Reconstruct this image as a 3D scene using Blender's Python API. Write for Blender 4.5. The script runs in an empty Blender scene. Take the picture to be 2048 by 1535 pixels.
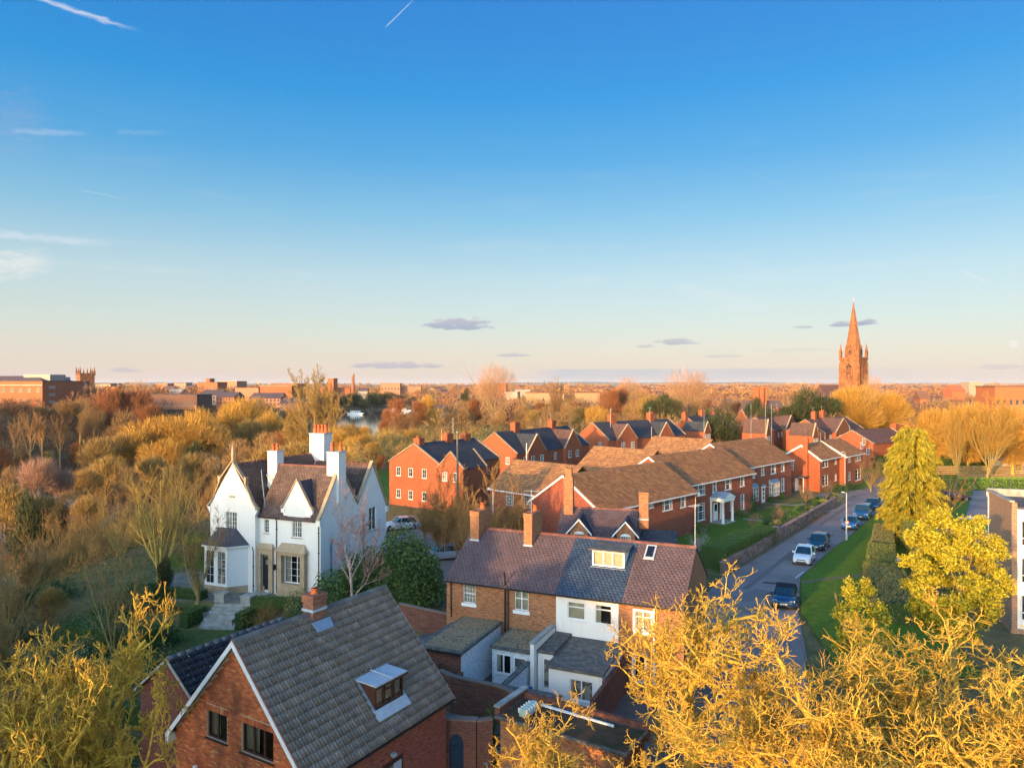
import bpy, math, random
import numpy as np
from mathutils import Vector, Matrix
R = math.radians
sc = bpy.context.scene
COL = sc.collection
# ---------------------------------------------------------------- camera
CAMH, FPX, CX, CY = 17.5, 1450.0, 1024.0, 768.0
cam_d = bpy.data.cameras.new('camera'); cam = bpy.data.objects.new('camera', cam_d); COL.objects.link(cam)
cam.location = (0, 0, CAMH); cam.rotation_euler = (R(90), 0, 0)
cam_d.sensor_width = 36.0; cam_d.lens = 36.0*FPX/2048.0
cam_d.clip_start = 0.3; cam_d.clip_end = 60000
sc.camera = cam
# ---------------------------------------------------------------- sun and sky
SUN_EL = 8.0
SUN_DIR = Vector((-0.60, -0.80, 0)).normalized()          # horizontal direction towards the sun
sun_d = bpy.data.lights.new('sun', 'SUN'); sun = bpy.data.objects.new('sun', sun_d); COL.objects.link(sun)
sd = Vector((SUN_DIR.x*math.cos(R(SUN_EL)), SUN_DIR.y*math.cos(R(SUN_EL)), math.sin(R(SUN_EL))))
sun.rotation_euler = sd.to_track_quat('Z', 'Y').to_euler()
sun_d.energy = 3.2; sun_d.angle = R(0.6); sun_d.color = (1.0, 0.56, 0.20)
world = bpy.data.worlds.new('World'); sc.world = world; world.use_nodes = True
def build_world():
    nt = world.node_tree; N = nt.nodes; L = nt.links
    for n in list(N): N.remove(n)
    out = N.new('ShaderNodeOutputWorld'); bg = N.new('ShaderNodeBackground')
    L.new(bg.outputs[0], out.inputs[0])
    sky = N.new('ShaderNodeTexSky'); sky.sky_type = 'NISHITA'; sky.sun_disc = False
    sky.sun_elevation = R(SUN_EL); sky.sun_rotation = math.atan2(SUN_DIR.x, SUN_DIR.y)
    sky.altitude = 50; sky.air_density = 1.0; sky.dust_density = 1.0; sky.ozone_density = 3.0
    tc = N.new('ShaderNodeTexCoord')
    sep = N.new('ShaderNodeSeparateXYZ'); L.new(tc.outputs['Generated'], sep.inputs[0])
    def M(op, a, b=None, c=None):
        m = N.new('ShaderNodeMath'); m.operation = op
        for i, v in enumerate((a, b, c)):
            if v is None: continue
            if isinstance(v, (int, float)): m.inputs[i].default_value = v
            else: L.new(v, m.inputs[i])
        return m.outputs[0]
    def smooth_(v, a, b):
        m = N.new('ShaderNodeMapRange'); m.interpolation_type = 'SMOOTHSTEP'; L.new(v, m.inputs[0]); m.inputs[1].default_value = a; m.inputs[2].default_value = b; return m.outputs[0]
    def mixc(f, a, b, mode='MIX'):
        m = N.new('ShaderNodeMix'); m.data_type = 'RGBA'; m.blend_type = mode
        for s, v in ((m.inputs[0], f), (m.inputs[6], a), (m.inputs[7], b)):
            if isinstance(v, (int, float)): s.default_value = v
            elif isinstance(v, tuple): s.default_value = (*v, 1)
            else: L.new(v, s)
        return m.outputs[2]
    z = sep.outputs[2]
    # the colour the evening sky has at each height, the same all the way round
    cr = N.new('ShaderNodeValToRGB'); L.new(M('DIVIDE', z, 0.5), cr.inputs[0])
    stops = SKY_STOPS
    e = cr.color_ramp.elements
    while len(e) < len(stops): e.new(0.5)
    for el, (p, c) in zip(e, stops): el.position = p; el.color = (*c, 1)
    grad = cr.outputs[0]
    # sky model plus the evening grading by height; the model also gives the glow round the low sun
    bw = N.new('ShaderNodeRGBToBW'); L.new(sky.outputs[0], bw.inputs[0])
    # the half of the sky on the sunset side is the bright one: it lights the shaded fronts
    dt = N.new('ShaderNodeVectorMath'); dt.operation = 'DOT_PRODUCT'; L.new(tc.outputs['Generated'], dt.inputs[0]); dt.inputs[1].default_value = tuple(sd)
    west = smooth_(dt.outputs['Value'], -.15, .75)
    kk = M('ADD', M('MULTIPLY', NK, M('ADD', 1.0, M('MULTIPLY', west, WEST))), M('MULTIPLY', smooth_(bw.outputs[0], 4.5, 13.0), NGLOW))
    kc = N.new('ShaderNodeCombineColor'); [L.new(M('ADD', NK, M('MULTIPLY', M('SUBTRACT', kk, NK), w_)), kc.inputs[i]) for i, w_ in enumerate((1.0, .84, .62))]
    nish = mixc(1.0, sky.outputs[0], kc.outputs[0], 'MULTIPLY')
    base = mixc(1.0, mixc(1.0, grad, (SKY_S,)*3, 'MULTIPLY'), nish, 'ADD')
    az = M('ARCTAN2', sep.outputs[0], sep.outputs[1])      # radians right of straight ahead
    el = M('ARCSINE', z)
    cmb = N.new('ShaderNodeCombineXYZ'); L.new(az, cmb.inputs[0]); L.new(el, cmb.inputs[1])
    def noise(scale, sx, sy, det=5, off=0.0):
        mp = N.new('ShaderNodeMapping'); mp.inputs['Scale'].default_value = (sx, sy, 1); mp.inputs['Location'].default_value = (off, off*.7, 0)
        L.new(cmb.outputs[0], mp.inputs[0])
        n = N.new('ShaderNodeTexNoise'); n.inputs['Scale'].default_value = scale; n.inputs['Detail'].default_value = det
        L.new(mp.outputs[0], n.inputs[0]); return n.outputs[0]
    def smooth(v, a, b):
        m = N.new('ShaderNodeMapRange'); m.interpolation_type = 'SMOOTHSTEP'
        L.new(v, m.inputs[0]); m.inputs[1].default_value = a; m.inputs[2].default_value = b
        return m.outputs[0]
    col = base
    n_fine = noise(60, 1, 3, 6)
    n_mid = noise(14, 1, 4, 5, 3.1)
    # small flat grey clouds: azimuth, elevation, half width, half height (radians)
    def ang(px, py):
        a = math.atan2(px-CX, FPX); return a, math.atan2(CY-py, math.hypot(FPX, px-CX))
    clouds = [(918, 647, 75, 13, .8), (790, 730, 110, 7, .65), (1355, 683, 45, 7, .6), (1290, 692, 22, 4, .4), (1695, 648, 48, 5, .8),
              (1735, 644, 25, 6, .8), (1605, 654, 22, 3, .5), (1025, 710, 50, 3.5, .55), (247, 740, 42, 4, .5), (1440, 712, 60, 3, .3), (1990, 733, 60, 5, .3), (1590, 700, 80, 4, .15)]
    for px, py, w, h, st in clouds:
        a, ee = ang(px, py)
        dx = M('DIVIDE', M('SUBTRACT', az, a), w/FPX*1.0*(math.cos(a)**2)); dy0 = M('SUBTRACT', el, ee - h/FPX*.5)
        up = M('DIVIDE', M('MAXIMUM', dy0, 0.0), h/FPX*1.6); dn = M('DIVIDE', M('MINIMUM', dy0, 0.0), h/FPX*.55)
        d2 = M('ADD', M('MULTIPLY', dx, dx), M('ADD', M('MULTIPLY', up, up), M('MULTIPLY', dn, dn)))
        f = M('SUBTRACT', M('ADD', 1.0, M('MULTIPLY', M('SUBTRACT', n_fine, .5), 2.6)), d2)
        f = M('MULTIPLY', smooth(f, 0.0, 0.75), st)
        ccol = mixc(smooth(dy0, -h/FPX*.5, h/FPX*1.2), tuple(v*SKY_S for v in (.33, .40, .58)), tuple(v*SKY_S for v in (.50, .47, .58)))
        col = mixc(f, col, ccol)
    # grey-blue bank low on the horizon, right of the middle
    lo = M('MULTIPLY', smooth(el, .0225, .018), M('MULTIPLY', smooth(az, 0.0, .08), smooth(az, .62, .25)))
    lo = M('MULTIPLY', lo, M('ADD', .45, M('MULTIPLY', n_mid, .7)))
    col = mixc(M('MULTIPLY', lo, .62), col, tuple(v*SKY_S for v in (.42, .54, .70)))
    # streaky high haze all the way round
    st = M('MULTIPLY', smooth(noise(5, 1.2, 9, 7, 8.3), .52, .75), M('MULTIPLY', smooth(el, .02, .10), smooth(el, .40, .12)))
    col = mixc(M('MULTIPLY', st, .08), col, tuple(v*SKY_S for v in (1, .93, .85)))
    # contrails and wisps: straight strokes between two points
    def stroke(p0, p1, w, st, rough=1.0, colr=(.9, .9, .95)):
        a0, e0 = ang(*p0); a1, e1 = ang(*p1)
        L_ = math.hypot(a1-a0, e1-e0); ux, uy = (a1-a0)/L_, (e1-e0)/L_
        X = M('SUBTRACT', az, a0); Y = M('SUBTRACT', el, e0)
        t = M('ADD', M('MULTIPLY', X, ux), M('MULTIPLY', Y, uy)); s = M('ADD', M('MULTIPLY', X, -uy), M('MULTIPLY', Y, ux))
        s = M('ADD', s, M('MULTIPLY', M('SUBTRACT', n_fine, .5), w/FPX*2.2*rough))
        f = M('SUBTRACT', 1.0, M('ABSOLUTE', M('DIVIDE', s, w/FPX)))
        f = M('MULTIPLY', M('MAXIMUM', f, 0.0), M('MULTIPLY', smooth(t, -.002, L_*.12), smooth(t, L_, L_*.6)))
        f = M('MULTIPLY', f, M('ADD', .35, M('MULTIPLY', n_mid, 1.1)))
        return M('MULTIPLY', f, st), tuple(v*SKY_S for v in colr)
    for a in (((60, -8), (290, 66), 5, .6, 1.0), ((770, 56), (835, -8), 1.5, .6, .3), ((20, 262), (190, 268), 6, .25), ((230, 264), (350, 266), 6, .1),
              ((-60, 462), (250, 492), 9, .4), ((-60, 532), (120, 524), 26, .55, 1.2, (1, .93, .88)), ((-80, 250), (120, 235), 60, .16, 1.2, (.55, .45, .62)),
              ((1920, 540), (1985, 570), 4, .3), ((1440, 320), (1610, 388), 2, .05, .4), ((1350, 575), (1560, 615), 14, .2, 1.3), ((160, 380), (270, 402), 2, .22, .4)):
        f, c = stroke(*a); col = mixc(f, col, c)
    # pale rising moon
    a, ee = ang(2027, 688)
    d = M('SQRT', M('ADD', M('POWER', M('SUBTRACT', az, a), 2.0), M('POWER', M('SUBTRACT', el, ee), 2.0)))
    col = mixc(M('MULTIPLY', smooth(d, .0049, .0042), M('ADD', .1, M('MULTIPLY', n_fine, .5))), col, tuple(v*SKY_S for v in (1, .97, .93)))
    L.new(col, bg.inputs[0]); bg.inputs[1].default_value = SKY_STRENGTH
SKY_STRENGTH = 0.1
EXPO = 1.1
SKY_S = 10.0/2**EXPO        # radiance of white in the photograph at that strength
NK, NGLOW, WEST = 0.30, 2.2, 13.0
def lin(r, g, b): return tuple((v/255/12.92 if v/255 <= .04045 else ((v/255+.055)/1.055)**2.4) for v in (r, g, b))
_T = [(0.0, (230, 221, 218)), (.04, (234, 226, 213)), (.10, (226, 226, 215)), (.16, (214, 226, 220)), (.28, (192, 218, 226)), (.43, (142, 197, 226)), (.58, (94, 172, 225)), (.73, (40, 156, 224)), (.84, (10, 145, 220)), (.95, (0, 137, 217))]
_NC = [(.20, .27, .22), (.21, .29, .24), (.19, .27, .25), (.17, .25, .26), (.13, .21, .26), (.10, .18, .25), (.08, .15, .235), (.062, .13, .22), (.057, .12, .21), (.052, .115, .205)]
SKY_STOPS = [(p, tuple(max(0.0, v-n*NK/.43) for v, n in zip(lin(*c), nc))) for (p, c), nc in zip(_T, _NC)]
build_world()
HAZE = 0.000045
sc.view_settings.view_transform = 'Standard'; sc.view_settings.look = 'None'
sc.view_settings.exposure = EXPO; sc.view_settings.gamma = 1.0; sc.view_settings.use_curve_mapping = False
sc.cycles.max_bounces = 6; sc.cycles.diffuse_bounces = 3; sc.cycles.glossy_bounces = 3; sc.cycles.transparent_max_bounces = 12
sc.cycles.use_denoising = True
# ---------------------------------------------------------------- measuring helpers
def ray(px, py): return Vector(((px-CX)/FPX, 1.0, (CY-py)/FPX))
def P(px, py, z=0.0):                      # point seen at this pixel, at height z
    r = ray(px, py); t = (z-CAMH)/r.z; return Vector((r.x*t, t, z))
def A(px, Y, py=None):                     # point at this pixel column and distance
    r = ray(px, py if py is not None else CY); return Vector((r.x*Y, Y, CAMH + r.z*Y if py is not None else 0))
class Frame:                               # local frame: x along the front, y into the building
    def __init__(s, O, ux):
        s.O = Vector((O[0], O[1], O[2] if len(O) > 2 else 0)); s.u = Vector((ux[0], ux[1], 0)).normalized(); s.v = Vector((-s.u.y, s.u.x, 0))
        s.rot = math.atan2(s.u.y, s.u.x)
    def hit(s, px, py, axis, c):           # local point where the sight line meets the local plane axis=c
        r = ray(px, py); n = {'x': s.u, 'y': s.v}[axis]
        o = Vector((0, 0, CAMH)) - s.O
        t = (c - o.dot(n))/r.dot(n); p = o + r*t
        return p.dot(s.u), p.dot(s.v), p.z
    def front(s, px, py, c=0.0): x, y, z = s.hit(px, py, 'y', c); return x, z
    def side(s, px, py, c=0.0): x, y, z = s.hit(px, py, 'x', c); return y, z
    def loc(s, w): d = Vector(w)-s.O; return Vector((d.dot(s.u), d.dot(s.v), d.z))
    def world(s, x, y, z=0): return s.O + s.u*x + s.v*y + Vector((0, 0, z))
# ---------------------------------------------------------------- mesh helpers
def newmesh(name, V, F, smooth=False):
    me = bpy.data.meshes.new(name); me.from_pydata([tuple(v) for v in V], [], F); me.update()
    if smooth: me.polygons.foreach_set('use_smooth', [True]*len(me.polygons))
    return me
def npmesh(name, V, Q, smooth=False):
    V = np.asarray(V, np.float32).reshape(-1, 3); Q = np.asarray(Q, np.int32); k = Q.shape[1]
    me = bpy.data.meshes.new(name); me.vertices.add(len(V)); me.vertices.foreach_set('co', V.ravel())
    me.loops.add(Q.size); me.loops.foreach_set('vertex_index', Q.ravel())
    me.polygons.add(len(Q)); me.polygons.foreach_set('loop_start', np.arange(0, Q.size, k, dtype=np.int32))
    me.polygons.foreach_set('loop_total', np.full(len(Q), k, np.int32))
    if smooth: me.polygons.foreach_set('use_smooth', np.ones(len(Q), bool))
    me.update(); return me
def link(name, me, mat=None, parent=None, kind=None, label=None, loc=None, rot=None):
    o = bpy.data.objects.new(name, me); COL.objects.link(o)
    if mat is not None and me is not None and not me.materials: me.materials.append(mat)
    if parent is not None: o.parent = parent
    if kind: o['kind'] = kind
    if label: o['label'] = label
    if loc is not None: o.location = loc
    if rot is not None: o.rotation_euler = rot
    return o
def thing(name, label, cat, loc=(0, 0, 0), rz=0.0, group=None):
    o = link(name, None, loc=loc, rot=(0, 0, rz)); o['label'] = label; o['category'] = cat
    if group: o['group'] = group
    return o
def tag(o, label, cat, group=None):
    o['label'] = label; o['category'] = cat
    if group: o['group'] = group
    return o
def kids(o): return [c for c in bpy.data.objects if c.parent == o]
def copy_tree(o, children, loc, rz, label, scale=None, group=None):
    c = o.copy(); COL.objects.link(c); c.location = loc; c.rotation_euler = (0, 0, rz); c['label'] = label
    if scale: c.scale = scale
    if group: c['group'] = group
    for ch in children:
        k = ch.copy(); COL.objects.link(k); k.parent = c
        for g in SUBS.get(ch.name, ()):
            d = g.copy(); COL.objects.link(d); d.parent = k
    return c
SUBS = {}
class MB:
    def __init__(s): s.V = []; s.F = []
    def poly(s, pts):
        n = len(s.V); s.V += [tuple(p) for p in pts]; s.F.append(tuple(range(n, n+len(pts)))); return s
    def box(s, x0, x1, y0, y1, z0, z1):
        n = len(s.V); s.V += [(x, y, z) for z in (z0, z1) for y in (y0, y1) for x in (x0, x1)]
        s.F += [tuple(n+i for i in f) for f in ((0, 2, 3, 1), (4, 5, 7, 6), (0, 1, 5, 4), (2, 6, 7, 3), (0, 4, 6, 2), (1, 3, 7, 5))]; return s
    def hexa(s, p):                        # 8 points, bottom ring then top ring
        n = len(s.V); s.V += [tuple(q) for q in p]
        s.F += [tuple(n+i for i in f) for f in ((3, 2, 1, 0), (4, 5, 6, 7), (0, 1, 5, 4), (1, 2, 6, 5), (2, 3, 7, 6), (3, 0, 4, 7))]; return s
    def bar(s, a, b, w, h, up=(0, 0, 1)):  # box beam from a to b
        a = Vector(a); b = Vector(b); d = (b-a).normalized(); u = Vector(up)
        if abs(d.dot(u)) > .98: u = Vector((1, 0, 0))
        x = d.cross(u).normalized(); y = x.cross(d).normalized()
        q = [x*(-w/2)+y*(-h/2), x*(w/2)+y*(-h/2), x*(w/2)+y*(h/2), x*(-w/2)+y*(h/2)]
        return s.hexa([a+v for v in q]+[b+v for v in q])
    def tube(s, pts, rs, n=8, cap=True):
        base = len(s.V); K = len(pts)
        for i, p in enumerate(pts):
            p = Vector(p); d = (Vector(pts[min(i+1, K-1)])-Vector(pts[max(i-1, 0)])).normalized()
            u = Vector((0, 0, 1)) if abs(d.z) < .9 else Vector((1, 0, 0))
            x = d.cross(u).normalized(); y = x.cross(d); r = rs[i] if hasattr(rs, '__len__') else rs
            for k in range(n):
                a = 2*math.pi*k/n; s.V.append(tuple(p + x*math.cos(a)*r + y*math.sin(a)*r))
        for i in range(K-1):
            for k in range(n):
                s.F.append((base+i*n+k, base+i*n+(k+1) % n, base+(i+1)*n+(k+1) % n, base+(i+1)*n+k))
        if cap: s.F.append(tuple(base+k for k in range(n))[::-1]); s.F.append(tuple(base+(K-1)*n+k for k in range(n)))
        return s
    def prism(s, poly, axis, c0, c1):      # 2-D outline extruded along an axis ('x': outline is (y,z); 'y': (x,z); 'z': (x,y))
        f = {'x': lambda a, b, c: (c, a, b), 'y': lambda a, b, c: (a, c, b), 'z': lambda a, b, c: (a, b, c)}[axis]
        n = len(s.V); m = len(poly)
        s.V += [f(a, b, c0) for a, b in poly] + [f(a, b, c1) for a, b in poly]
        s.F += [tuple(n+i for i in range(m)), tuple(n+m+i for i in reversed(range(m)))]
        s.F += [(n+i, n+(i+1) % m, n+m+(i+1) % m, n+m+i) for i in range(m)]; return s
    def o(s, name, mat, parent=None, smooth=False, **k):
        return link(name, newmesh(name, s.V, s.F, smooth), mat, parent, **k)
# ---------------------------------------------------------------- materials
MATS = {}
def mat(name, build):
    if name in MATS: return MATS[name]
    m = bpy.data.materials.new(name); m.use_nodes = True; nt = m.node_tree
    for n in list(nt.nodes): nt.nodes.remove(n)
    out = nt.nodes.new('ShaderNodeOutputMaterial'); b = nt.nodes.new('ShaderNodeBsdfPrincipled'); nt.links.new(b.outputs[0], out.inputs[0])
    b.inputs['Specular IOR Level'].default_value = 0.3
    build(NB(nt, b)); MATS[name] = m; return m
class NB:
    def __init__(s, nt, b): s.nt = nt; s.b = b; s.N = nt.nodes; s.L = nt.links
    def set(s, sock, v):
        if isinstance(v, (int, float)): sock.default_value = v
        elif isinstance(v, tuple): sock.default_value = (*v, 1) if len(sock.default_value) == 4 and len(v) == 3 else v
        else: s.L.new(v, sock)
    def col(s, v): s.set(s.b.inputs['Base Color'], v)
    def rough(s, v): s.set(s.b.inputs['Roughness'], v)
    def m(s, op, a, b=0.0):
        n = s.N.new('ShaderNodeMath'); n.operation = op; s.set(n.inputs[0], a); s.set(n.inputs[1], b); return n.outputs[0]
    def mix(s, f, a, b, mode='MIX'):
        n = s.N.new('ShaderNodeMix'); n.data_type = 'RGBA'; n.blend_type = mode; s.set(n.inputs[0], f); s.set(n.inputs[6], a); s.set(n.inputs[7], b); return n.outputs[2]
    def obj(s): return s.N.new('ShaderNodeTexCoord').outputs['Object']
    def pos(s): return s.N.new('ShaderNodeNewGeometry').outputs['Position']
    def scale(s, v, sx, sy, sz):
        n = s.N.new('ShaderNodeMapping'); n.inputs['Scale'].default_value = (sx, sy, sz); s.L.new(v, n.inputs[0]); return n.outputs[0]
    def noise(s, scale, det=4, vec=None, rough=.55):
        n = s.N.new('ShaderNodeTexNoise'); n.inputs['Scale'].default_value = scale; n.inputs['Detail'].default_value = det; n.inputs['Roughness'].default_value = rough
        s.L.new(vec if vec is not None else s.pos(), n.inputs[0]); return n.outputs[0]
    def step(s, v, a, b):
        n = s.N.new('ShaderNodeMapRange'); n.interpolation_type = 'SMOOTHSTEP'; s.set(n.inputs[0], v); n.inputs[1].default_value = a; n.inputs[2].default_value = b; return n.outputs[0]
    def rnd(s):                            # one random number per loose piece and per object
        g = s.N.new('ShaderNodeNewGeometry').outputs['Random Per Island']; o = s.N.new('ShaderNodeObjectInfo').outputs['Random']
        return s.m('FRACT', s.m('ADD', s.m('MULTIPLY', g, 7.31), s.m('MULTIPLY', o, 3.77)))
    def ramp(s, v, stops, const=False):
        n = s.N.new('ShaderNodeValToRGB'); e = n.color_ramp.elements
        if const: n.color_ramp.interpolation = 'CONSTANT'
        while len(e) < len(stops): e.new(.5)
        for el, (p, c) in zip(e, stops): el.position = p; el.color = (*c, 1)
        s.set(n.inputs[0], v); return n.outputs[0]
    def bump(s, h, st=.5, dist=.02):
        n = s.N.new('ShaderNodeBump'); n.inputs['Strength'].default_value = st; n.inputs['Distance'].default_value = dist
        s.L.new(h, n.inputs['Height']); s.L.new(n.outputs[0], s.b.inputs['Normal'])
def plain(name, c, rough=.7, metal=0.0, var=.12, spec=.3, nscale=3):
    def f(b):
        n = b.noise(nscale, 4); b.col(b.mix(n, tuple(v*(1-var) for v in c), tuple(min(1, v*(1+var)) for v in c)))
        b.rough(rough); b.b.inputs['Metallic'].default_value = metal; b.b.inputs['Specular IOR Level'].default_value = spec
    return mat(name, f)
def brickmat(name, c1, c2, mortar, bw=.225, bh=.075, stain=.5):
    def f(b):
        sp = b.N.new('ShaderNodeSeparateXYZ'); b.L.new(b.obj(), sp.inputs[0])
        c = b.N.new('ShaderNodeCombineXYZ'); b.set(c.inputs[0], b.m('ADD', sp.outputs[0], sp.outputs[1])); b.set(c.inputs[1], sp.outputs[2])
        t = b.N.new('ShaderNodeTexBrick'); b.L.new(c.outputs[0], t.inputs[0])
        t.inputs['Color1'].default_value = (*c1, 1); t.inputs['Color2'].default_value = (*c2, 1); t.inputs['Mortar'].default_value = (*mortar, 1)
        t.inputs['Scale'].default_value = 1.0; t.inputs['Brick Width'].default_value = bw; t.inputs['Row Height'].default_value = bh
        t.inputs['Mortar Size'].default_value = .009; t.inputs['Bias'].default_value = -.1
        n = b.noise(.45, 6, rough=.65); n2 = b.noise(14, 3)
        n3 = b.noise(3.2, 3, b.scale(c.outputs[0], 1, 4.2, 1), .7)
        c0 = b.mix(b.m('MULTIPLY', b.step(n3, .50, .62), .55), t.outputs[0], tuple(v*.42 for v in c2)); c0 = b.mix(b.m('MULTIPLY', b.step(n3, .47, .36), .5), c0, tuple(min(1, v*1.5) for v in c1))
        c0 = b.mix(b.m('MULTIPLY', b.step(n, .45, .75), stain), c0, tuple(v*.55 for v in c1))
        c0 = b.mix(b.m('MULTIPLY', b.step(n2, .55, .8), .35), c0, tuple(min(1, v*1.35) for v in c2))
        b.col(c0); b.rough(.88)
        b.bump(b.m('SUBTRACT', 1.0, t.outputs['Fac']), .5, .01)
    return mat(name, f)
def tilemat(name, cols, lichen=(.45, .42, .30), lich=.25, rough=.75, moss=None):
    def f(b):
        k = len(cols); c = b.ramp(b.rnd(), [(i/k, cc) for i, cc in enumerate(cols)], True)
        n = b.noise(1.1, 5); c = b.mix(b.step(n, .4, .75), c, tuple(v*.72 for v in cols[0]))
        sp = b.noise(9, 2); c = b.mix(b.m('MULTIPLY', b.step(sp, .66, .74), lich*2.4), c, lichen)
        if moss: c = b.mix(b.m('MULTIPLY', b.step(b.noise(2.2, 6), .5, .68), .8), c, moss)
        b.col(c); b.rough(rough); b.bump(b.noise(40, 3), .25, .006)
    return mat(name, f)
BR_ORANGE = brickmat('brick_cottage', (.46, .17, .060), (.22, .08, .04), (.40, .29, .19))
BR_RED = brickmat('brick_red', (.36, .080, .042), (.24, .052, .032), (.28, .16, .11))
BR_COUNCIL = brickmat('brick_orange_red', (.40, .095, .036), (.30, .066, .028), (.33, .15, .085))
BR_OLD = brickmat('brick_old_garden', (.21, .075, .045), (.14, .05, .04), (.16, .12, .09), stain=.6)
BR_BUFF = brickmat('brick_buff', (.40, .23, .13), (.33, .18, .11), (.36, .27, .2))
BR_DARK = brickmat('brick_dark', (.20, .055, .035), (.15, .04, .03), (.17, .10, .08))
BR_MORTAR = plain('mortar', (.62, .42, .28), .9)
def _fgb(b):
    c = b.ramp(b.rnd(), [(0, (.62, .155, .045)), (.25, (.56, .125, .042)), (.5, (.68, .19, .06)), (.75, (.44, .10, .04)), (.93, (.72, .30, .11))], True)
    b.col(b.mix(b.step(b.noise(1.2, 4), .45, .75), c, (.24, .06, .03))); b.rough(.85); b.bump(b.noise(60, 3), .3, .004)
FG_BRICK = mat('brick_single', _fgb)
RENDER = mat('white_render', lambda b: (b.col(b.mix(b.m('MULTIPLY', b.step(b.noise(3.5, 4, b.scale(b.pos(), 1, 1, .12)), .52, .8), .22), b.mix(b.m('MULTIPLY', b.step(b.noise(.7, 5), .5, .8), .25), b.mix(b.noise(5, 3), (.79, .765, .72), (.85, .825, .78)), (.56, .53, .46)), (.46, .44, .38))), b.rough(.8), b.bump(b.noise(25, 4), .15, .01)))
PBRICK = brickmat('painted_brick', (.80, .81, .82), (.74, .76, .78), (.70, .72, .74), stain=.12)
WHITE = plain('white_paint', (.82, .82, .80), .5, var=.04)
CREAM = plain('cream_paint', (.72, .62, .42), .6)
BLACKP = plain('black_paint', (.02, .02, .022), .45)
BROWNW = plain('brown_wood', (.075, .03, .018), .6)
STONE = mat('sandstone', lambda b: (b.col(b.mix(b.step(b.noise(1.6, 6), .35, .7), (.48, .36, .23), (.36, .26, .16))), b.rough(.85), b.bump(b.noise(20, 4), .3, .01)))
GREYSTONE = mat('grey_stone', lambda b: (b.col(b.mix(b.step(b.noise(2.3, 6), .35, .7), (.40, .38, .34), (.27, .25, .21))), b.rough(.85), b.bump(b.noise(20, 4), .3, .01)))
REDSTONE = mat('red_sandstone', lambda b: (b.col(b.mix(b.step(b.noise(.8, 6), .35, .7), b.mix(b.rnd(), (.33, .15, .06), (.26, .11, .05)), (.16, .07, .035))), b.rough(.9)))
def _ws(b):
    c = b.ramp(b.rnd(), [(0, (.34, .20, .15)), (.2, (.26, .16, .13)), (.4, (.40, .24, .17)), (.6, (.30, .21, .17)), (.8, (.20, .14, .12))], True)
    b.col(b.mix(b.step(b.noise(2, 5), .5, .75), c, (.10, .10, .06))); b.rough(.9); b.bump(b.noise(30, 4), .4, .01)
WALLSTONE = mat('wall_stone', _ws)
FG_TILE = tilemat('concrete_tile_grey', [(.24, .195, .165), (.205, .168, .145), (.275, .225, .19), (.22, .185, .165), (.18, .148, .13)], (.40, .40, .32), .34, moss=(.20, .165, .115))
ANNEX_TILE = tilemat('concrete_tile_dark', [(.045, .045, .055), (.06, .058, .062), (.038, .04, .05)], (.42, .42, .40), .5)
BROWN_TILE = tilemat('brown_concrete_tile', [(.31, .16, .075), (.26, .13, .068), (.36, .19, .085), (.20, .105, .06)], (.66, .50, .26), .40)
PURPLE = tilemat('welsh_slate_purple', [(.100, .068, .080), (.090, .063, .078), (.112, .076, .086), (.096, .070, .088), (.084, .060, .072)], (.28, .22, .20), .12, .55)
BLUESL = tilemat('welsh_slate_blue', [(.026, .052, .105), (.023, .046, .092), (.031, .060, .118), (.021, .041, .085)], (.2, .22, .28), .04, .5)
VILLASL = tilemat('villa_slate', [(.118, .078, .072), (.100, .070, .070), (.138, .088, .076), (.110, .078, .076), (.16, .11, .095)], (.38, .27, .20), .22, .6)
DARKSL = tilemat('dark_slate', [(.040, .050, .072), (.032, .042, .062), (.048, .058, .082), (.052, .050, .066)], (.2, .18, .17), .08, .55)
BROWNSL = tilemat('brown_slate', [(.12, .068, .062), (.10, .060, .058), (.14, .078, .066)], (.3, .2, .16), .1, .6)
TERRA = plain('terracotta', (.50, .13, .045), .75)
TERRA2 = plain('terracotta_pale', (.40, .15, .08), .8)
RIDGET = tilemat('ridge_tile', [(.22, .085, .06), (.18, .07, .055), (.26, .11, .075)], (.4, .3, .22), .15)
RIDGEG = tilemat('ridge_tile_grey', [(.16, .14, .125), (.13, .115, .11), (.19, .17, .15)], (.42, .42, .38), .4)
LEAD = plain('lead', (.26, .34, .42), .45, .2, .25, nscale=6)
LEADP = plain('lead_pale', (.42, .47, .52), .5, 0, .2, nscale=6)
FELT = mat('roof_felt', lambda b: (b.col(b.mix(b.step(b.noise(3, 6, rough=.7), .4, .65), (.085, .085, .080), (.19, .16, .13))), b.rough(.9)))
GRAVEL = mat('gravel_roof', lambda b: (b.col(b.mix(b.step(b.noise(9, 5, rough=.75), .42, .58), b.mix(b.step(b.noise(1.3, 4), .4, .6), (.22, .13, .06), (.10, .075, .03)), (.38, .26, .16))), b.rough(.95), b.bump(b.noise(12, 5), .8, .05)))
GLASS = mat('window_glass', lambda b: (b.col(b.mix(b.step(b.rnd(), .55, .60), b.mix(b.step(b.noise(.9, 2), .35, .65), (.012, .016, .022), (.05, .06, .07)), b.mix(b.step(b.noise(2.5, 2), .45, .55), (.30, .27, .21), (.10, .10, .09)))), b.rough(.06), b.b.inputs['Specular IOR Level'].__setattr__('default_value', .6)))
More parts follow.
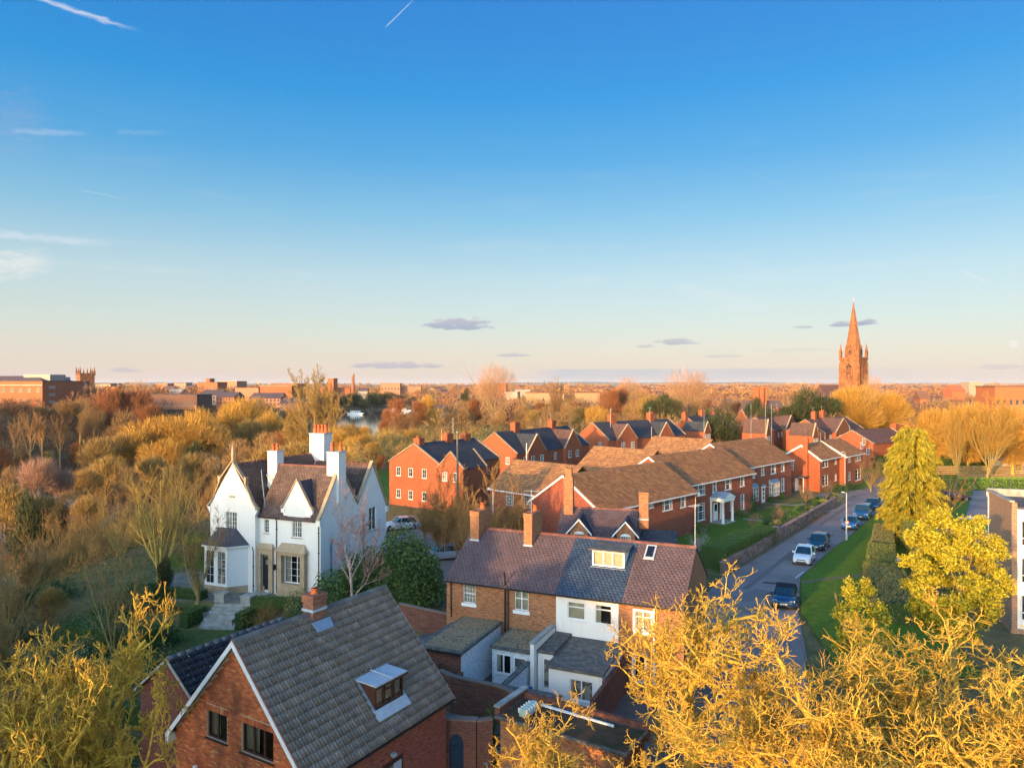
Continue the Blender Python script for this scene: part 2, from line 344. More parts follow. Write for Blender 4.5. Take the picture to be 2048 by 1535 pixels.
def _cg(b):
    tr = b.N.new('ShaderNodeBsdfTransparent'); gl = b.N.new('ShaderNodeBsdfGlossy'); gl.inputs['Roughness'].default_value = .04
    tr.inputs[0].default_value = (.82, .86, .86, 1)
    fr = b.N.new('ShaderNodeFresnel'); fr.inputs[0].default_value = 1.6; mx = b.N.new('ShaderNodeMixShader')
    b.L.new(b.m('ADD', fr.outputs[0], .06), mx.inputs[0]); b.L.new(tr.outputs[0], mx.inputs[1]); b.L.new(gl.outputs[0], mx.inputs[2])
    o = [n for n in b.N if n.type == 'OUTPUT_MATERIAL'][0]; b.L.new(mx.outputs[0], o.inputs[0])
CLEAR = mat('clear_glass', _cg)
CURTAIN = mat('curtain', lambda b: (b.col(b.mix(b.noise(30, 2, b.scale(b.obj(), 1, 1, .05)), (.50, .46, .36), (.74, .70, .58))), b.rough(.9)))
ROOM = plain('dark_room', (.035, .03, .03), .9)
ASPH = mat('asphalt', lambda b: (b.col(b.mix(b.step(b.noise(.22, 6), .35, .7), b.mix(b.noise(30, 3), (.25, .20, .185), (.32, .26, .235)), (.19, .155, .145))), b.rough(.85), b.bump(b.noise(60, 3), .3, .01)))
PAVE = mat('paving', lambda b: (b.col(b.mix(b.step(b.noise(.8, 5), .4, .65), (.24, .215, .17), (.15, .14, .11))), b.rough(.9)))
PATH = plain('path_concrete', (.30, .28, .26), .9, var=.2)
def grassmat(name, a, c, d=(.14, .12, .03), dry=.5):
    return mat(name, lambda b: (b.col(b.mix(b.m('MULTIPLY', b.step(b.noise(.35, 6), .5, .7), dry), b.mix(b.step(b.noise(2.6, 6, rough=.7), .36, .64), a, c), d)), b.rough(.95), b.bump(b.noise(22, 5, rough=.75), .9, .10)))
GRASS = grassmat('lawn_grass', (.065, .135, .006), (.115, .20, .012))
GRASS2 = grassmat('verge_grass', (.070, .145, .006), (.125, .22, .010), (.12, .10, .03), .2)
TURF = grassmat('bright_turf', (.10, .30, .03), (.13, .36, .035), dry=0)
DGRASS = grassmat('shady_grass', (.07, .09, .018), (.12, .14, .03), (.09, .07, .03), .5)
EARTH = mat('scrub_ground', lambda b: (b.col(b.mix(b.step(b.noise(.05, 6), .4, .6), b.mix(b.step(b.noise(.8, 6, rough=.7), .35, .65), (.15, .115, .05), (.26, .18, .085)), b.mix(b.step(b.noise(.6, 6, rough=.7), .4, .6), (.11, .12, .034), (.21, .18, .065)))), b.rough(.95), b.bump(b.noise(3, 6, rough=.7), 1, .3)))
def bark(name, a, c, nscale=6): return mat(name, lambda b: (b.col(b.mix(b.step(b.noise(nscale, 5), .35, .65), a, c)), b.rough(.9)))
BARK_GOLD = bark('bark_lichen_gold', (.76, .49, .060), (.43, .265, .045))
TWIG_RED = bark('twig_orange', (.50, .26, .050), (.66, .44, .06), 3)
BARK_BRN = bark('bark_brown', (.26, .17, .08), (.16, .105, .055))
BARK_OLIVE = bark('bark_olive', (.34, .26, .085), (.22, .16, .06))
TWIG_BRN = bark('twig_brown', (.27, .155, .065), (.36, .22, .08), 2)
TWIG_OLV = bark('twig_olive', (.38, .25, .070), (.27, .17, .055), 2)
TWIG_GLD = bark('twig_gold', (.54, .31, .050), (.42, .23, .05), 2)
TWIG_PNK = bark('twig_pink', (.36, .20, .14), (.44, .27, .18), 2)
TWIG_RUS = bark('twig_russet', (.24, .085, .035), (.31, .125, .045), 2)
BIRCH = mat('birch_bark', lambda b: (b.col(b.mix(b.step(b.noise(5, 4, b.scale(b.obj(), 1, 1, 4)), .55, .7), (.62, .50, .44), (.22, .14, .11))), b.rough(.8)))
def leafmat(name, cols, tr=.25):
    def f(b):
        k = len(cols); c = b.ramp(b.rnd(), [(i/max(1, k-1), cc) for i, cc in enumerate(cols)]); b.col(c); b.rough(.6); b.b.inputs['Specular IOR Level'].default_value = .25
    return mat(name, f)
LEAF_YG = leafmat('leaf_yellow_green', [(.50, .40, .02), (.30, .29, .02), (.60, .45, .025), (.10, .13, .02)])
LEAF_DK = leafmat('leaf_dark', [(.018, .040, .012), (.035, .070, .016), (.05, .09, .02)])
LEAF_LAUR = leafmat('leaf_laurel', [(.035, .07, .02), (.07, .13, .028), (.13, .19, .045), (.045, .09, .024)])
LEAF_CON = leafmat('leaf_conifer', [(.34, .28, .020), (.20, .19, .018), (.46, .35, .025), (.12, .13, .016)])
LEAF_HEDGE = leafmat('leaf_hedge', [(.14, .18, .035), (.20, .22, .045), (.10, .13, .03), (.24, .21, .06)])
LEAF_HBR = leafmat('leaf_hedge_brown', [(.22, .20, .07), (.16, .17, .045), (.29, .23, .09), (.13, .15, .04)])
LEAF_HGR = leafmat('leaf_hedge_green', [(.09, .15, .025), (.14, .20, .035), (.06, .11, .022)])
LEAF_LIME = leafmat('leaf_lime', [(.14, .26, .02), (.20, .33, .03), (.10, .2, .02)])
LEAF_YEL = leafmat('leaf_yellow', [(.55, .50, .03), (.38, .40, .03), (.62, .55, .05)])
LEAF_IVY = leafmat('leaf_ivy', [(.05, .09, .02), (.09, .14, .028), (.035, .06, .016)])
LEAF_FGR = leafmat('leaf_far_green', [(.05, .065, .02), (.08, .09, .03)])

COPE = plain('brick_coping', (.20, .145, .115), .9, var=.3)
GREYSL = tilemat('grey_slate', [(.095, .085, .095), (.08, .074, .085), (.11, .098, .105)], (.25, .22, .2), .1, .6)
# ---------------------------------------------------------------- building kit
class Wall:                                # an upright wall from p0 to p1 (seen from outside: left to right), local coordinates
    def __init__(s, parent, p0, p1):
        s.parent = parent; s.p0 = Vector((p0[0], p0[1])); d = Vector((p1[0]-p0[0], p1[1]-p0[1])); s.L = d.length; s.e = d/s.L; s.n = Vector((s.e.y, -s.e.x))
    def pt(s, a, z, d=0.0): q = s.p0 + s.e*a + s.n*d; return (q.x, q.y, z)
    def box(s, mb, a0, a1, z0, z1, d0, d1):
        return mb.hexa([s.pt(a0, z0, d1), s.pt(a1, z0, d1), s.pt(a1, z0, d0), s.pt(a0, z0, d0), s.pt(a0, z1, d1), s.pt(a1, z1, d1), s.pt(a1, z1, d0), s.pt(a0, z1, d0)])
    def build(s, m, z0, top, openings=(), reveal=.12, name='wall', thick=0.0):
        mb = MB(); top = sorted(top)
        def T(a):
            for (a0, h0), (a1, h1) in zip(top, top[1:]):
                if a0 <= a <= a1 + 1e-6: return h0 + (h1-h0)*(0 if a1 == a0 else (a-a0)/(a1-a0))
            return top[-1][1]
        br = sorted(set([0, s.L] + [round(a, 4) for a, _ in top] + [round(v, 4) for o in openings for v in o[:2]])); br = [b for b in br if -1e-6 <= b <= s.L+1e-6]
        for a, b in zip(br, br[1:]):
            if b-a < 1e-4: continue
            m_ = (a+b)/2; ops = sorted((o[2], o[3]) for o in openings if o[0]-1e-4 <= m_ <= o[1]+1e-4); z = z0
            for za, zb in ops:
                if za > z: mb.poly([s.pt(a, z), s.pt(b, z), s.pt(b, za), s.pt(a, za)])
                z = zb
            mb.poly([s.pt(a, z), s.pt(b, z), s.pt(b, T(b-1e-5)), s.pt(a, T(a+1e-5))])
        for o in openings:
            a, b, c, d = o[:4]; r = -reveal
            mb.poly([s.pt(a, c), s.pt(a, c, r), s.pt(a, d, r), s.pt(a, d)]).poly([s.pt(b, c), s.pt(b, d), s.pt(b, d, r), s.pt(b, c, r)])
            mb.poly([s.pt(a, d), s.pt(a, d, r), s.pt(b, d, r), s.pt(b, d)]).poly([s.pt(a, c), s.pt(b, c), s.pt(b, c, r), s.pt(a, c, r)])
        return mb.o(name, m, s.parent)
def window(W, a0, a1, z0, z1, cols=2, rows=3, f=WHITE, fw=.055, bar=.022, mull=(), trans=(), each=False, sill=None, curtain=0, head=None, glass=None, deep=.07, surround=None, sill_h=.07, room=True):
    w, h = a1-a0, z1-z0
    mb = MB(); d0, d1 = -deep-.05, -deep
    W.box(mb, a0, a0+fw, z0, z1, d0, d1); W.box(mb, a1-fw, a1, z0, z1, d0, d1); W.box(mb, a0+fw, a1-fw, z0, z0+fw, d0, d1); W.box(mb, a0+fw, a1-fw, z1-fw, z1, d0, d1)
    gx0, gx1, gz0, gz1 = a0+fw, a1-fw, z0+fw, z1-fw
    xs = sorted([gx0] + [a0+w*m for m in mull] + [gx1])
    for m in mull: W.box(mb, a0+w*m-fw*.6, a0+w*m+fw*.6, gz0, gz1, d0, d1+.005)
    zs = sorted([gz0] + [z0+h*t for t in trans] + [gz1])
    for t in trans: W.box(mb, gx0, gx1, z0+h*t-fw*.6, z0+h*t+fw*.6, d0, d1+.003)
    cellx = []
    for xa, xb in zip(xs, xs[1:]):
        n = max(1, round(cols/(len(xs)-1)))
        for i in range(n):
            cellx.append((xa+(xb-xa)*i/n, xa+(xb-xa)*(i+1)/n))
            if i: W.box(mb, xa+(xb-xa)*i/n-bar/2, xa+(xb-xa)*i/n+bar/2, gz0, gz1, d0, d1-.01)
    cellz = []
    for za, zb in zip(zs, zs[1:]):
        n = max(1, round(rows/(len(zs)-1)))
        for i in range(n):
            cellz.append((za+(zb-za)*i/n, za+(zb-za)*(i+1)/n))
            if i: W.box(mb, gx0, gx1, za+(zb-za)*i/n-bar/2, za+(zb-za)*i/n+bar/2, d0, d1-.013)
    fr = mb.o('window', f, W.parent)
    g = glass or (CLEAR if room else GLASS); dg = -deep-.03
    if each:
        for xa, xb in cellx:
            for za, zb in cellz: MB().poly([W.pt(xa, za, dg), W.pt(xb, za, dg), W.pt(xb, zb, dg), W.pt(xa, zb, dg)]).o('pane', g, fr)
    else:
        MB().poly([W.pt(gx0, gz0, dg), W.pt(gx1, gz0, dg), W.pt(gx1, gz1, dg), W.pt(gx0, gz1, dg)]).o('pane', g, fr)
    if room and glass is None:
        rm = MB(); dd = -deep-.6
        rm.poly([W.pt(a0, z0, dd), W.pt(a1, z0, dd), W.pt(a1, z1, dd), W.pt(a0, z1, dd)])
        for q in ((a0, a0, z0, z1), (a1, a1, z0, z1)): rm.poly([W.pt(q[0], z0, dd), W.pt(q[0], z0, d0), W.pt(q[0], z1, d0), W.pt(q[0], z1, dd)])
        for zz in (z0, z1): rm.poly([W.pt(a0, zz, dd), W.pt(a1, zz, dd), W.pt(a1, zz, d0), W.pt(a0, zz, d0)])
        rm.o('room_behind', ROOM, fr)
        if curtain:
            n = 14; cu = MB()
            spans = {1: [(a0, a0+w*.22), (a1-w*.22, a1)], 2: [(a0, a1)], 3: [(a0, a0+w*.42)], 4: [(a0, a0+w*.3), (a1-w*.14, a1)]}[curtain]
            for ca, cb in spans:
                k = max(4, int((cb-ca)/.05))
                for i in range(k):
                    f0, f1 = (.03 if i % 2 else 0), (0 if i % 2 else .03)
                    xa, xb = ca+(cb-ca)*i/k, ca+(cb-ca)*(i+1)/k
                    cu.poly([W.pt(xa, z0+.02, -deep-.15-f0), W.pt(xb, z0+.02, -deep-.15-f1), W.pt(xb, z1, -deep-.15-f1), W.pt(xa, z1, -deep-.15-f0)])
            cu.o('curtain', CURTAIN, fr)
    if sill: W.box(MB(), a0-.08, a1+.08, z0-sill_h, z0-.002, -.04, .07).o('sill', sill, fr) if False else (lambda m: m.o('sill', sill, fr))(W.box(MB(), a0-.08, a1+.08, z0-sill_h, z0-.002, -deep, .07))
    if head: (lambda m: m.o('lintel', head, fr))(W.box(MB(), a0-.1, a1+.1, z1+.002, z1+.2, -.02, .012))
    if surround:
        m = MB(); t = .12
        W.box(m, a0-t, a0-.001, z0-.05, z1+t, -.02, .03); W.box(m, a1+.001, a1+t, z0-.05, z1+t, -.02, .03); W.box(m, a0-.001, a1+.001, z1+.001, z1+t, -.02, .028)
        m.o('surround', surround, fr)
    return fr
def door(W, a0, a1, z0, z1, m=WHITE, deep=.08, glazed=True, fan=0.0):
    mb = MB(); fw = .05
    W.box(mb, a0, a0+fw, z0, z1, -deep-.05, -deep+.01); W.box(mb, a1-fw, a1, z0, z1, -deep-.05, -deep+.01); W.box(mb, a0+fw, a1-fw, z1-fw, z1, -deep-.05, -deep+.01)
    zt = z1-fw-fan
    W.box(mb, a0+fw, a1-fw, z0, zt, -deep-.05, -deep)
    h = zt-z0; w = a1-a0
    for x in (.28, .72):
        for zc in (.25, .62): W.box(mb, a0+w*x-w*.14, a0+w*x+w*.14, z0+h*zc-h*.12, z0+h*zc+h*.12, -deep, -deep+.014)
    d = mb.o('door', m, W.parent)
    if glazed: MB_poly(W, a0+w*.3, a1-w*.3, z0+h*.78, z0+h*.94, -deep+.004).o('pane', GLASS, d)
    if fan: MB_poly(W, a0+fw, a1-fw, zt, z1-fw, -deep-.01).o('fanlight', GLASS, d)
    W.box(MB(), a1-.16, a1-.12, z0+1.0, z0+1.12, -deep, -deep+.06).o('handle', LEADP, d)
    return d
def MB_poly(W, a0, a1, z0, z1, d): return MB().poly([W.pt(a0, z0, d), W.pt(a1, z0, d), W.pt(a1, z1, d), W.pt(a0, z1, d)])
def tile_arrays(O, e, s, L, S, tw, th, thick, clip=None, rolls=False, seed=1, stagger=True, over=.03):
    """positions of tiles on a roof plane: returns list of (origin, key); geometry made by tile_geo"""
    rng = np.random.default_rng(seed)
    nr = max(1, int(round(S/th))); th = S/nr; nc = max(1, int(round(L/tw))); tw = L/nc
    I, J = np.meshgrid(np.arange(-1 if stagger else 0, nc), np.arange(nr)); I = I.ravel(); J = J.ravel()
    a0 = I*tw + (J % 2)*tw*.5*(1 if stagger else 0); a1 = np.minimum(a0+tw, L); a0 = np.maximum(a0, 0); ok = a1-a0 > tw*.1
    a0, a1, J = a0[ok], a1[ok], J[ok]
    b0 = J*th - over; b1 = b0+th+over
    if clip is not None:
        c = np.array([clip((x+y)/2, z) for x, y, z in zip(a0, a1, (b0+b1)/2)], bool); a0, a1, b0, b1 = a0[c], a1[c], b0[c], b1[c]
    return a0, a1, b0, b1, rng
def tile_mesh(name, O, e, s, L, S, tw, th, thick=.02, clip=None, rolls=False, seed=1, stagger=True, sel=None, over=.03):
    O = np.array(O, float); e = np.array(e, float); s = np.array(s, float); n = np.cross(e, s); n /= np.linalg.norm(n)
    if n[2] < 0: n = -n
    a0, a1, b0, b1, rng = tile_arrays(O, e, s, L, S, tw, th, thick, clip, rolls, seed, stagger, over)
    if sel is not None: k = sel(a0, a1, b0, b1); a0, a1, b0, b1 = a0[k], a1[k], b0[k], b1[k]
    N = len(a0)
    if N == 0: return None
    g = np.minimum(.004+tw*.012, .01)
    lift = rng.uniform(.0, .35, N)*thick
    def pt(a, b, h): return O[None] + a[:, None]*e + b[:, None]*s + h[:, None]*n
    hl = lift + thick*1.5; hu = lift*.5 + thick*.25
    if rolls:
        fr = np.array([0, .06, .12, .42, .50, .58, .90, .96]); fh = np.array([.020, .026, 0, 0, .030, 0, 0, .018])
        # outline of a double-roll tile across its width
        K = len(fr); V = np.zeros((N, 2*K+2, 3)); w = (a1-a0-g)
        for k in range(K):
            V[:, k] = pt(a0+w*fr[k]/.96, b0, hl+fh[k]); V[:, K+k] = pt(a0+w*fr[k]/.96, b1, hu+fh[k])
        V[:, 2*K] = pt(a0, b0, hl-thick*1.4); V[:, 2*K+1] = pt(a0+w, b0, hl-thick*1.4)
        Q = [(k, k+1, K+k+1, K+k) for k in range(K-1)] + [(2*K, 2*K+1, K-1, 0)]
        tri_front = [(2*K, 2*K+1, k+1, k) for k in range(K-1)]
        Q = np.array([(k, k+1, K+k+1, K+k) for k in range(K-1)] + [(2*K, 2*K+1, k+1, k) for k in range(K-1)])
        base = (np.arange(N)*(2*K+2))[:, None, None]
        return npmesh(name, V.reshape(-1, 3), (Q[None]+base).reshape(-1, 4))
    V = np.stack([pt(a0+g, b0, hl), pt(a1-g, b0, hl), pt(a1-g, b1, hu), pt(a0+g, b1, hu), pt(a0+g, b0, hl-thick*1.3), pt(a1-g, b0, hl-thick*1.3), pt(a1-g, b1, hu-thick*.6), pt(a0+g, b1, hu-thick*.6)], 1)
    Q = np.array([(0, 1, 2, 3), (4, 5, 1, 0), (5, 6, 2, 1), (7, 4, 0, 3)])
    base = (np.arange(N)*8)[:, None, None]
    return npmesh(name, V.reshape(-1, 3), (Q[None]+base).reshape(-1, 4))
def tiles(parent, m, O, e, s, L, S, tw, th, thick=.02, name='tiling', **k):
    me = tile_mesh(name, O, e, s, L, S, tw, th, thick, **k)
    if me is None: return
    return link(name, me, m, parent, kind='stuff')
def ridge_tiles(parent, m, a, b, n, w=.24, h=.10, pitch=.6, each=True):
    a = Vector(a); b = Vector(b); d = (b-a)/n; e = d.normalized(); sd = e.cross(Vector((0, 0, 1))).normalized()
    prof = [(-w/2, -h), (-w*.3, -h*.15), (0, .04), (w*.3, -h*.15), (w/2, -h)]
    L = d.length*.985
    me = MB()
    for i in range(2):
        for x, z in prof: me.V.append(tuple(e*(L*i) + sd*x + Vector((0, 0, z))))
    for i in range(2):
        for x, z in prof: me.V.append(tuple(e*(L*i) + sd*x*.9 + Vector((0, 0, z-.03))))
    for k in range(4): me.F.append((k, k+1, 5+k+1, 5+k))
    for k in range(4): me.F.append((10+k, k, k+1, 10+k+1)[::-1]); me.F.append((15+k, 5+k, 5+k+1, 15+k+1))
    mesh = newmesh('ridge_tile', me.V, me.F)
    if each:
        for i in range(n): link('ridge_tile', mesh, m, parent, loc=a+d*i+Vector((0, 0, random.uniform(0, .008))))
    else:
        V = np.array(me.V); Fq = np.array(me.F); off = len(V)
        VV = np.concatenate([V+np.array(a+d*i) for i in range(n)]); QQ = np.concatenate([Fq+off*i for i in range(n)])
        link('ridge', npmesh('ridge', VV, QQ), m, parent)
def chimney(parent, x0, x1, y0, y1, z0, z1, m, pots=(), potm=TERRA, pot_h=.5, pot_r=.13, cap=None, capm=None, corbel=True, flash=None, label=None):
    mb = MB(); mb.box(x0, x1, y0, y1, z0, z1-(.3 if corbel else 0))
    if corbel:
        mb.box(x0-.04, x1+.04, y0-.04, y1+.04, z1-.3, z1-.16); mb.box(x0-.015, x1+.015, y0-.015, y1+.015, z1-.16, z1-.08); mb.box(x0-.05, x1+.05, y0-.05, y1+.05, z1-.08, z1)
    ch = mb.o('chimney', m, parent)
    if capm: MB().box(x0-.07, x1+.07, y0-.07, y1+.07, z1+.001, z1+.07).o('cap', capm, ch)
    for px, py in pots:
        r = pot_r; zb = z1+(.06 if capm else -.02)
        MB().tube([(px, py, zb), (px, py, zb+pot_h*.12), (px, py, zb+pot_h*.15), (px, py, zb+pot_h*.86), (px, py, zb+pot_h*.88), (px, py, zb+pot_h), (px, py, zb+pot_h), (px, py, zb+pot_h*.8)], [r*1.2, r*1.2, r, r*.85, r*1.05, r*1.05, r*.7, r*.68], 12).o('chimney_pot', potm, ch, True)
    return ch
def gutter(parent, W, a0, a1, z, m=WHITE, d=.14, h=.13, name='gutter'):
    mb = MB(); W.box(mb, a0, a1, z-h, z, d-.12, d); return mb.o(name, m, parent)
def downpipe(parent, W, a, z0, z1, m=BLACKP, d=.07, r=.038):
    mb = MB(); mb.tube([W.pt(a, z1, d+.1), W.pt(a, z1-.12, d+.1), W.pt(a, z1-.35, d), W.pt(a, z0, d)], r, 6)
    for z in np.arange(z0+.5, z1-.6, 1.6): W.box(mb, a-.06, a+.06, z, z+.05, d-.07, d+.045)
    return mb.o('downpipe', m, parent)
def aerial(parent, x, y, z, h=1.6, rz=0.3, name='aerial', mast=.018):
    mb = MB(); mb.tube([(x, y, z), (x, y, z+h)], mast, 5)
    c, s = math.cos(rz), math.sin(rz); mb.bar((x-.5*c, y-.5*s, z+h-.1), (x+.6*c, y+.6*s, z+h-.1), .02, .02)
    for k in range(7): t = -.45+k*.16; l = .28-.02*k; mb.bar((x+t*c+s*l, y+t*s-c*l, z+h-.1), (x+t*c-s*l, y+t*s+c*l, z+h-.1), .012, .012)
    return mb.o(name, LEADP, parent)
class House:
    """gabled building in its own frame; ridge along local x ('x') or y ('y')"""
    def __init__(s, name, label, cat, F, x0, x1, y0, y1, ze, zr, wall, axis='x', z0=0.0, openings=None, yr=None, group=None, root=None, reveal=.12, skip=(), par=None):
        s.F = F
        s.root = root or thing(name, label, cat, tuple(F.O), F.rot, group)
        s.x0, s.x1, s.y0, s.y1, s.ze, s.zr, s.axis, s.z0 = x0, x1, y0, y1, ze, zr, axis, z0
        s.yr = yr if yr is not None else ((y0+y1)/2 if axis == 'x' else (x0+x1)/2)
        r = s.root
        s.W = {'front': Wall(r, (x0, y0), (x1, y0)), 'right': Wall(r, (x1, y0), (x1, y1)), 'back': Wall(r, (x1, y1), (x0, y1)), 'left': Wall(r, (x0, y1), (x0, y0))}
        op = openings or {}
        for k, W in s.W.items():
            if k in skip: continue
            gab = (k in ('left', 'right')) == (axis == 'x')
            if gab:
                if axis == 'x': c = (s.yr-y0) if k == 'right' else (y1-s.yr)
                else: c = (s.yr-x0) if k == 'front' else (x1-s.yr)
                top = [(0, ze), (c, zr), (W.L, ze)]
                if par and k in par: top = [(0, ze+par[k]), (c, zr+par[k]), (W.L, ze+par[k])]
            else: top = [(0, ze), (W.L, ze)]
            wm = wall[k] if isinstance(wall, dict) else wall
            W.build(wm, z0, top, op.get(k, ()), reveal)
    def roof(s, m, tw=.3, th=.3, oh=.25, vo=.12, thick=.10, tthick=.02, rolls=False, under=None, tile=True, seed=1, sides=(0, 1), clip=None, ridge=None, ridge_each=False, stagger=True, rn=None):
        """roof slabs and tile courses on both slopes"""
        ax = s.axis
        if ax == 'x': c0, c1, lo, hi, mid = s.x0-vo, s.x1+vo, s.y0, s.y1, s.yr
        else: c0, c1, lo, hi, mid = s.y0-vo, s.y1+vo, s.x0, s.x1, s.yr
        def g(a, b, z): return (a, b, z) if ax == 'x' else (b, a, z)
        rf = MB(); s.slopes = []
        for k, (edge, sg) in enumerate(((lo, -1), (hi, 1))):
            run = abs(mid-edge); rise = s.zr-s.ze; sl = rise/run; ee = edge+sg*oh; zz = s.ze-oh*sl
            q = [g(c0, ee, zz), g(c1, ee, zz), g(c1, mid, s.zr), g(c0, mid, s.zr)]
            rf.hexa([tuple(v) for v in q] + [(v[0], v[1], v[2]+thick) for v in q])
            S = math.hypot(run+oh, rise+oh*sl); ev = Vector(g(1, 0, 0)); sv = (Vector(g(0, mid, s.zr))-Vector(g(0, ee, zz))).normalized()
            s.slopes.append((Vector(g(c0, ee, zz+thick)), ev, sv, c1-c0, S))
        r = rf.o('roof', under or m, s.root); s.rf = r
        if tile:
            for k in sides:
                O, ev, sv, L, S = s.slopes[k]; cl = None
                if clip is not None and k in clip: cl = clip[k]
                tiles(r, m, O, ev, sv, L, S, tw, th, tthick, rolls=rolls, seed=seed+k, clip=cl, stagger=stagger)
        if ridge:
            n = rn or max(2, int((c1-c0)/.45)); zt = s.zr+thick+.035
            ridge_tiles(r, ridge, g(c0, mid, zt), g(c1, mid, zt), n, each=ridge_each)
        s.c0, s.c1, s.thick, s.vo, s.oh = c0, c1, thick, vo, oh
        return r
    def barge(s, ends=(0,), m=WHITE, w=.20, t=.05, name='bargeboard', box_end=False):
        ax = s.axis
        def g(a, b, z): return Vector((a, b, z) if ax == 'x' else (b, a, z))
        lo, hi = (s.y0, s.y1) if ax == 'x' else (s.x0, s.x1)
        for en in ends:
            c = (s.c0-t-.002) if en == 0 else (s.c1+.002)
            for edge, sg in ((lo, -1), (hi, 1)):
                sl = (s.zr-s.ze)/abs(s.yr-edge); ee = edge+sg*s.oh; zz = s.ze-s.oh*sl; T = s.thick+.01
                p = [g(c, ee, zz+T-w), g(c+t, ee, zz+T-w), g(c+t, s.yr, s.zr+T-w), g(c, s.yr, s.zr+T-w)]
                q = [v+Vector((0, 0, w)) for v in p]
                mb = MB(); mb.hexa(p+q)
                if box_end: a = g(c-.02, ee-.02*sg, zz-w*.6); b_ = g(c+t+.25, ee-sg*.22, zz+T*.4); mb.box(min(a.x, b_.x), max(a.x, b_.x), min(a.y, b_.y), max(a.y, b_.y), a.z-.08, b_.z)
                mb.o(name, m, s.root)
    def coping(s, ends=(0, 1), m=STONE, w=.30, h=.14, up=.10, name='coping'):
        ax = s.axis
        def g(a, b, z): return Vector((a, b, z) if ax == 'x' else (b, a, z))
        lo, hi = (s.y0, s.y1) if ax == 'x' else (s.x0, s.x1)
        e0, e1 = (s.x0, s.x1) if ax == 'x' else (s.y0, s.y1)
        for en in ends:
            c = (e0-w*.25) if en == 0 else (e1-w*.75)
            for edge, sg in ((lo, -1), (hi, 1)):
                sl = (s.zr-s.ze)/abs(s.yr-edge); ee = edge+sg*.2; zz = s.ze-.2*sl+up
                p = [g(c, ee, zz), g(c+w, ee, zz), g(c+w, s.yr, s.zr+up), g(c, s.yr, s.zr+up)]
                MB().hexa(p+[v+Vector((0, 0, h)) for v in p]).o(name, m, s.root)
# ---------------------------------------------------------------- trees
def unit(v): return v/np.maximum(np.linalg.norm(v, axis=-1, keepdims=True), 1e-9)
def spawn(rng, pts, rad, n, s0, s1, ang, angsd, Lf, K, wig, up, rr, lsd=.25, lfall=.5, minr=.003, drift=None, taper=.22):
    """children on parent polylines. pts (N,K0,3)"""
    N, K0, _ = pts.shape
    s = s0 + (s1-s0)*((np.arange(n)[None]+rng.uniform(0, 1, (N, n)))/n)
    x = s*(K0-1); i = np.minimum(x.astype(int), K0-2); f = (x-i)[..., None]; ar = np.arange(N)[:, None]
    a, b = pts[ar, i], pts[ar, i+1]; p = a*(1-f)+b*f; t = unit(b-a)
    r0 = (rad[ar, i]*(1-f[..., 0])+rad[ar, i+1]*f[..., 0])*rr
    ref = np.where(np.abs(t[..., 2:3]) < .9, np.array([0, 0, 1.]), np.array([1., 0, 0]))
    u = unit(np.cross(t, ref)); w = np.cross(t, u)
    az = np.arange(n)[None]*2.39996 + rng.uniform(0, 6.28, (N, 1)) + rng.normal(0, .5, (N, n))
    an = R(ang) + rng.normal(0, R(angsd), (N, n))
    d = t*np.cos(an)[..., None] + (u*np.cos(az)[..., None]+w*np.sin(az)[..., None])*np.sin(an)[..., None]
    Lp = np.linalg.norm(pts[:, 1:]-pts[:, :-1], axis=2).sum(1)[:, None]
    L = (Lp*Lf if Lf < 5 else np.full((N, 1), Lf-5))*(1-lfall*s)*np.exp(rng.normal(0, lsd, (N, n)))
    p = p.reshape(-1, 3); d = d.reshape(-1, 3); L = L.reshape(-1); r0 = r0.reshape(-1)
    M = len(p); out = np.zeros((M, K, 3)); out[:, 0] = p; st = (L/(K-1))[:, None]
    for k in range(1, K):
        d = unit(d + rng.normal(0, wig, (M, 3)) + np.array([0, 0, up]) + (0 if drift is None else np.array(drift)))
        out[:, k] = out[:, k-1] + d*st
    tp = np.linspace(1, taper, K)[None]
    return out, np.maximum(r0[:, None]*tp, minr)
def tubes(pts, rad, m):
    N, K, _ = pts.shape
    t = np.zeros_like(pts); t[:, 1:-1] = pts[:, 2:]-pts[:, :-2]; t[:, 0] = pts[:, 1]-pts[:, 0]; t[:, -1] = pts[:, -1]-pts[:, -2]; t = unit(t)
    ref = unit(np.array([.31, .17, .93])[None, None]*np.ones_like(t)); u = np.cross(t, ref); bad = np.linalg.norm(u, axis=2) < .1
    u[bad] = np.cross(t[bad], np.array([1., 0, 0])); u = unit(u); w = np.cross(t, u)
    a = np.arange(m)*2*np.pi/m
    V = pts[:, :, None] + rad[:, :, None, None]*(u[:, :, None]*np.cos(a)[None, None, :, None] + w[:, :, None]*np.sin(a)[None, None, :, None])
    k = np.arange(K-1)[:, None]; j = np.arange(m)[None]; j2 = (j+1) % m
    q = np.stack([k*m+j, k*m+j2, (k+1)*m+j2, (k+1)*m+j], -1).reshape(-1, 4)
    Q = (q[None] + (np.arange(N)*K*m)[:, None, None]).reshape(-1, 4)
    return V.reshape(-1, 3), Q
def join(parts):
    Vs, Qs, o = [], [], 0
    for V, Q in parts: Vs.append(V); Qs.append(Q+o); o += len(V)
    return np.concatenate(Vs), np.concatenate(Qs)
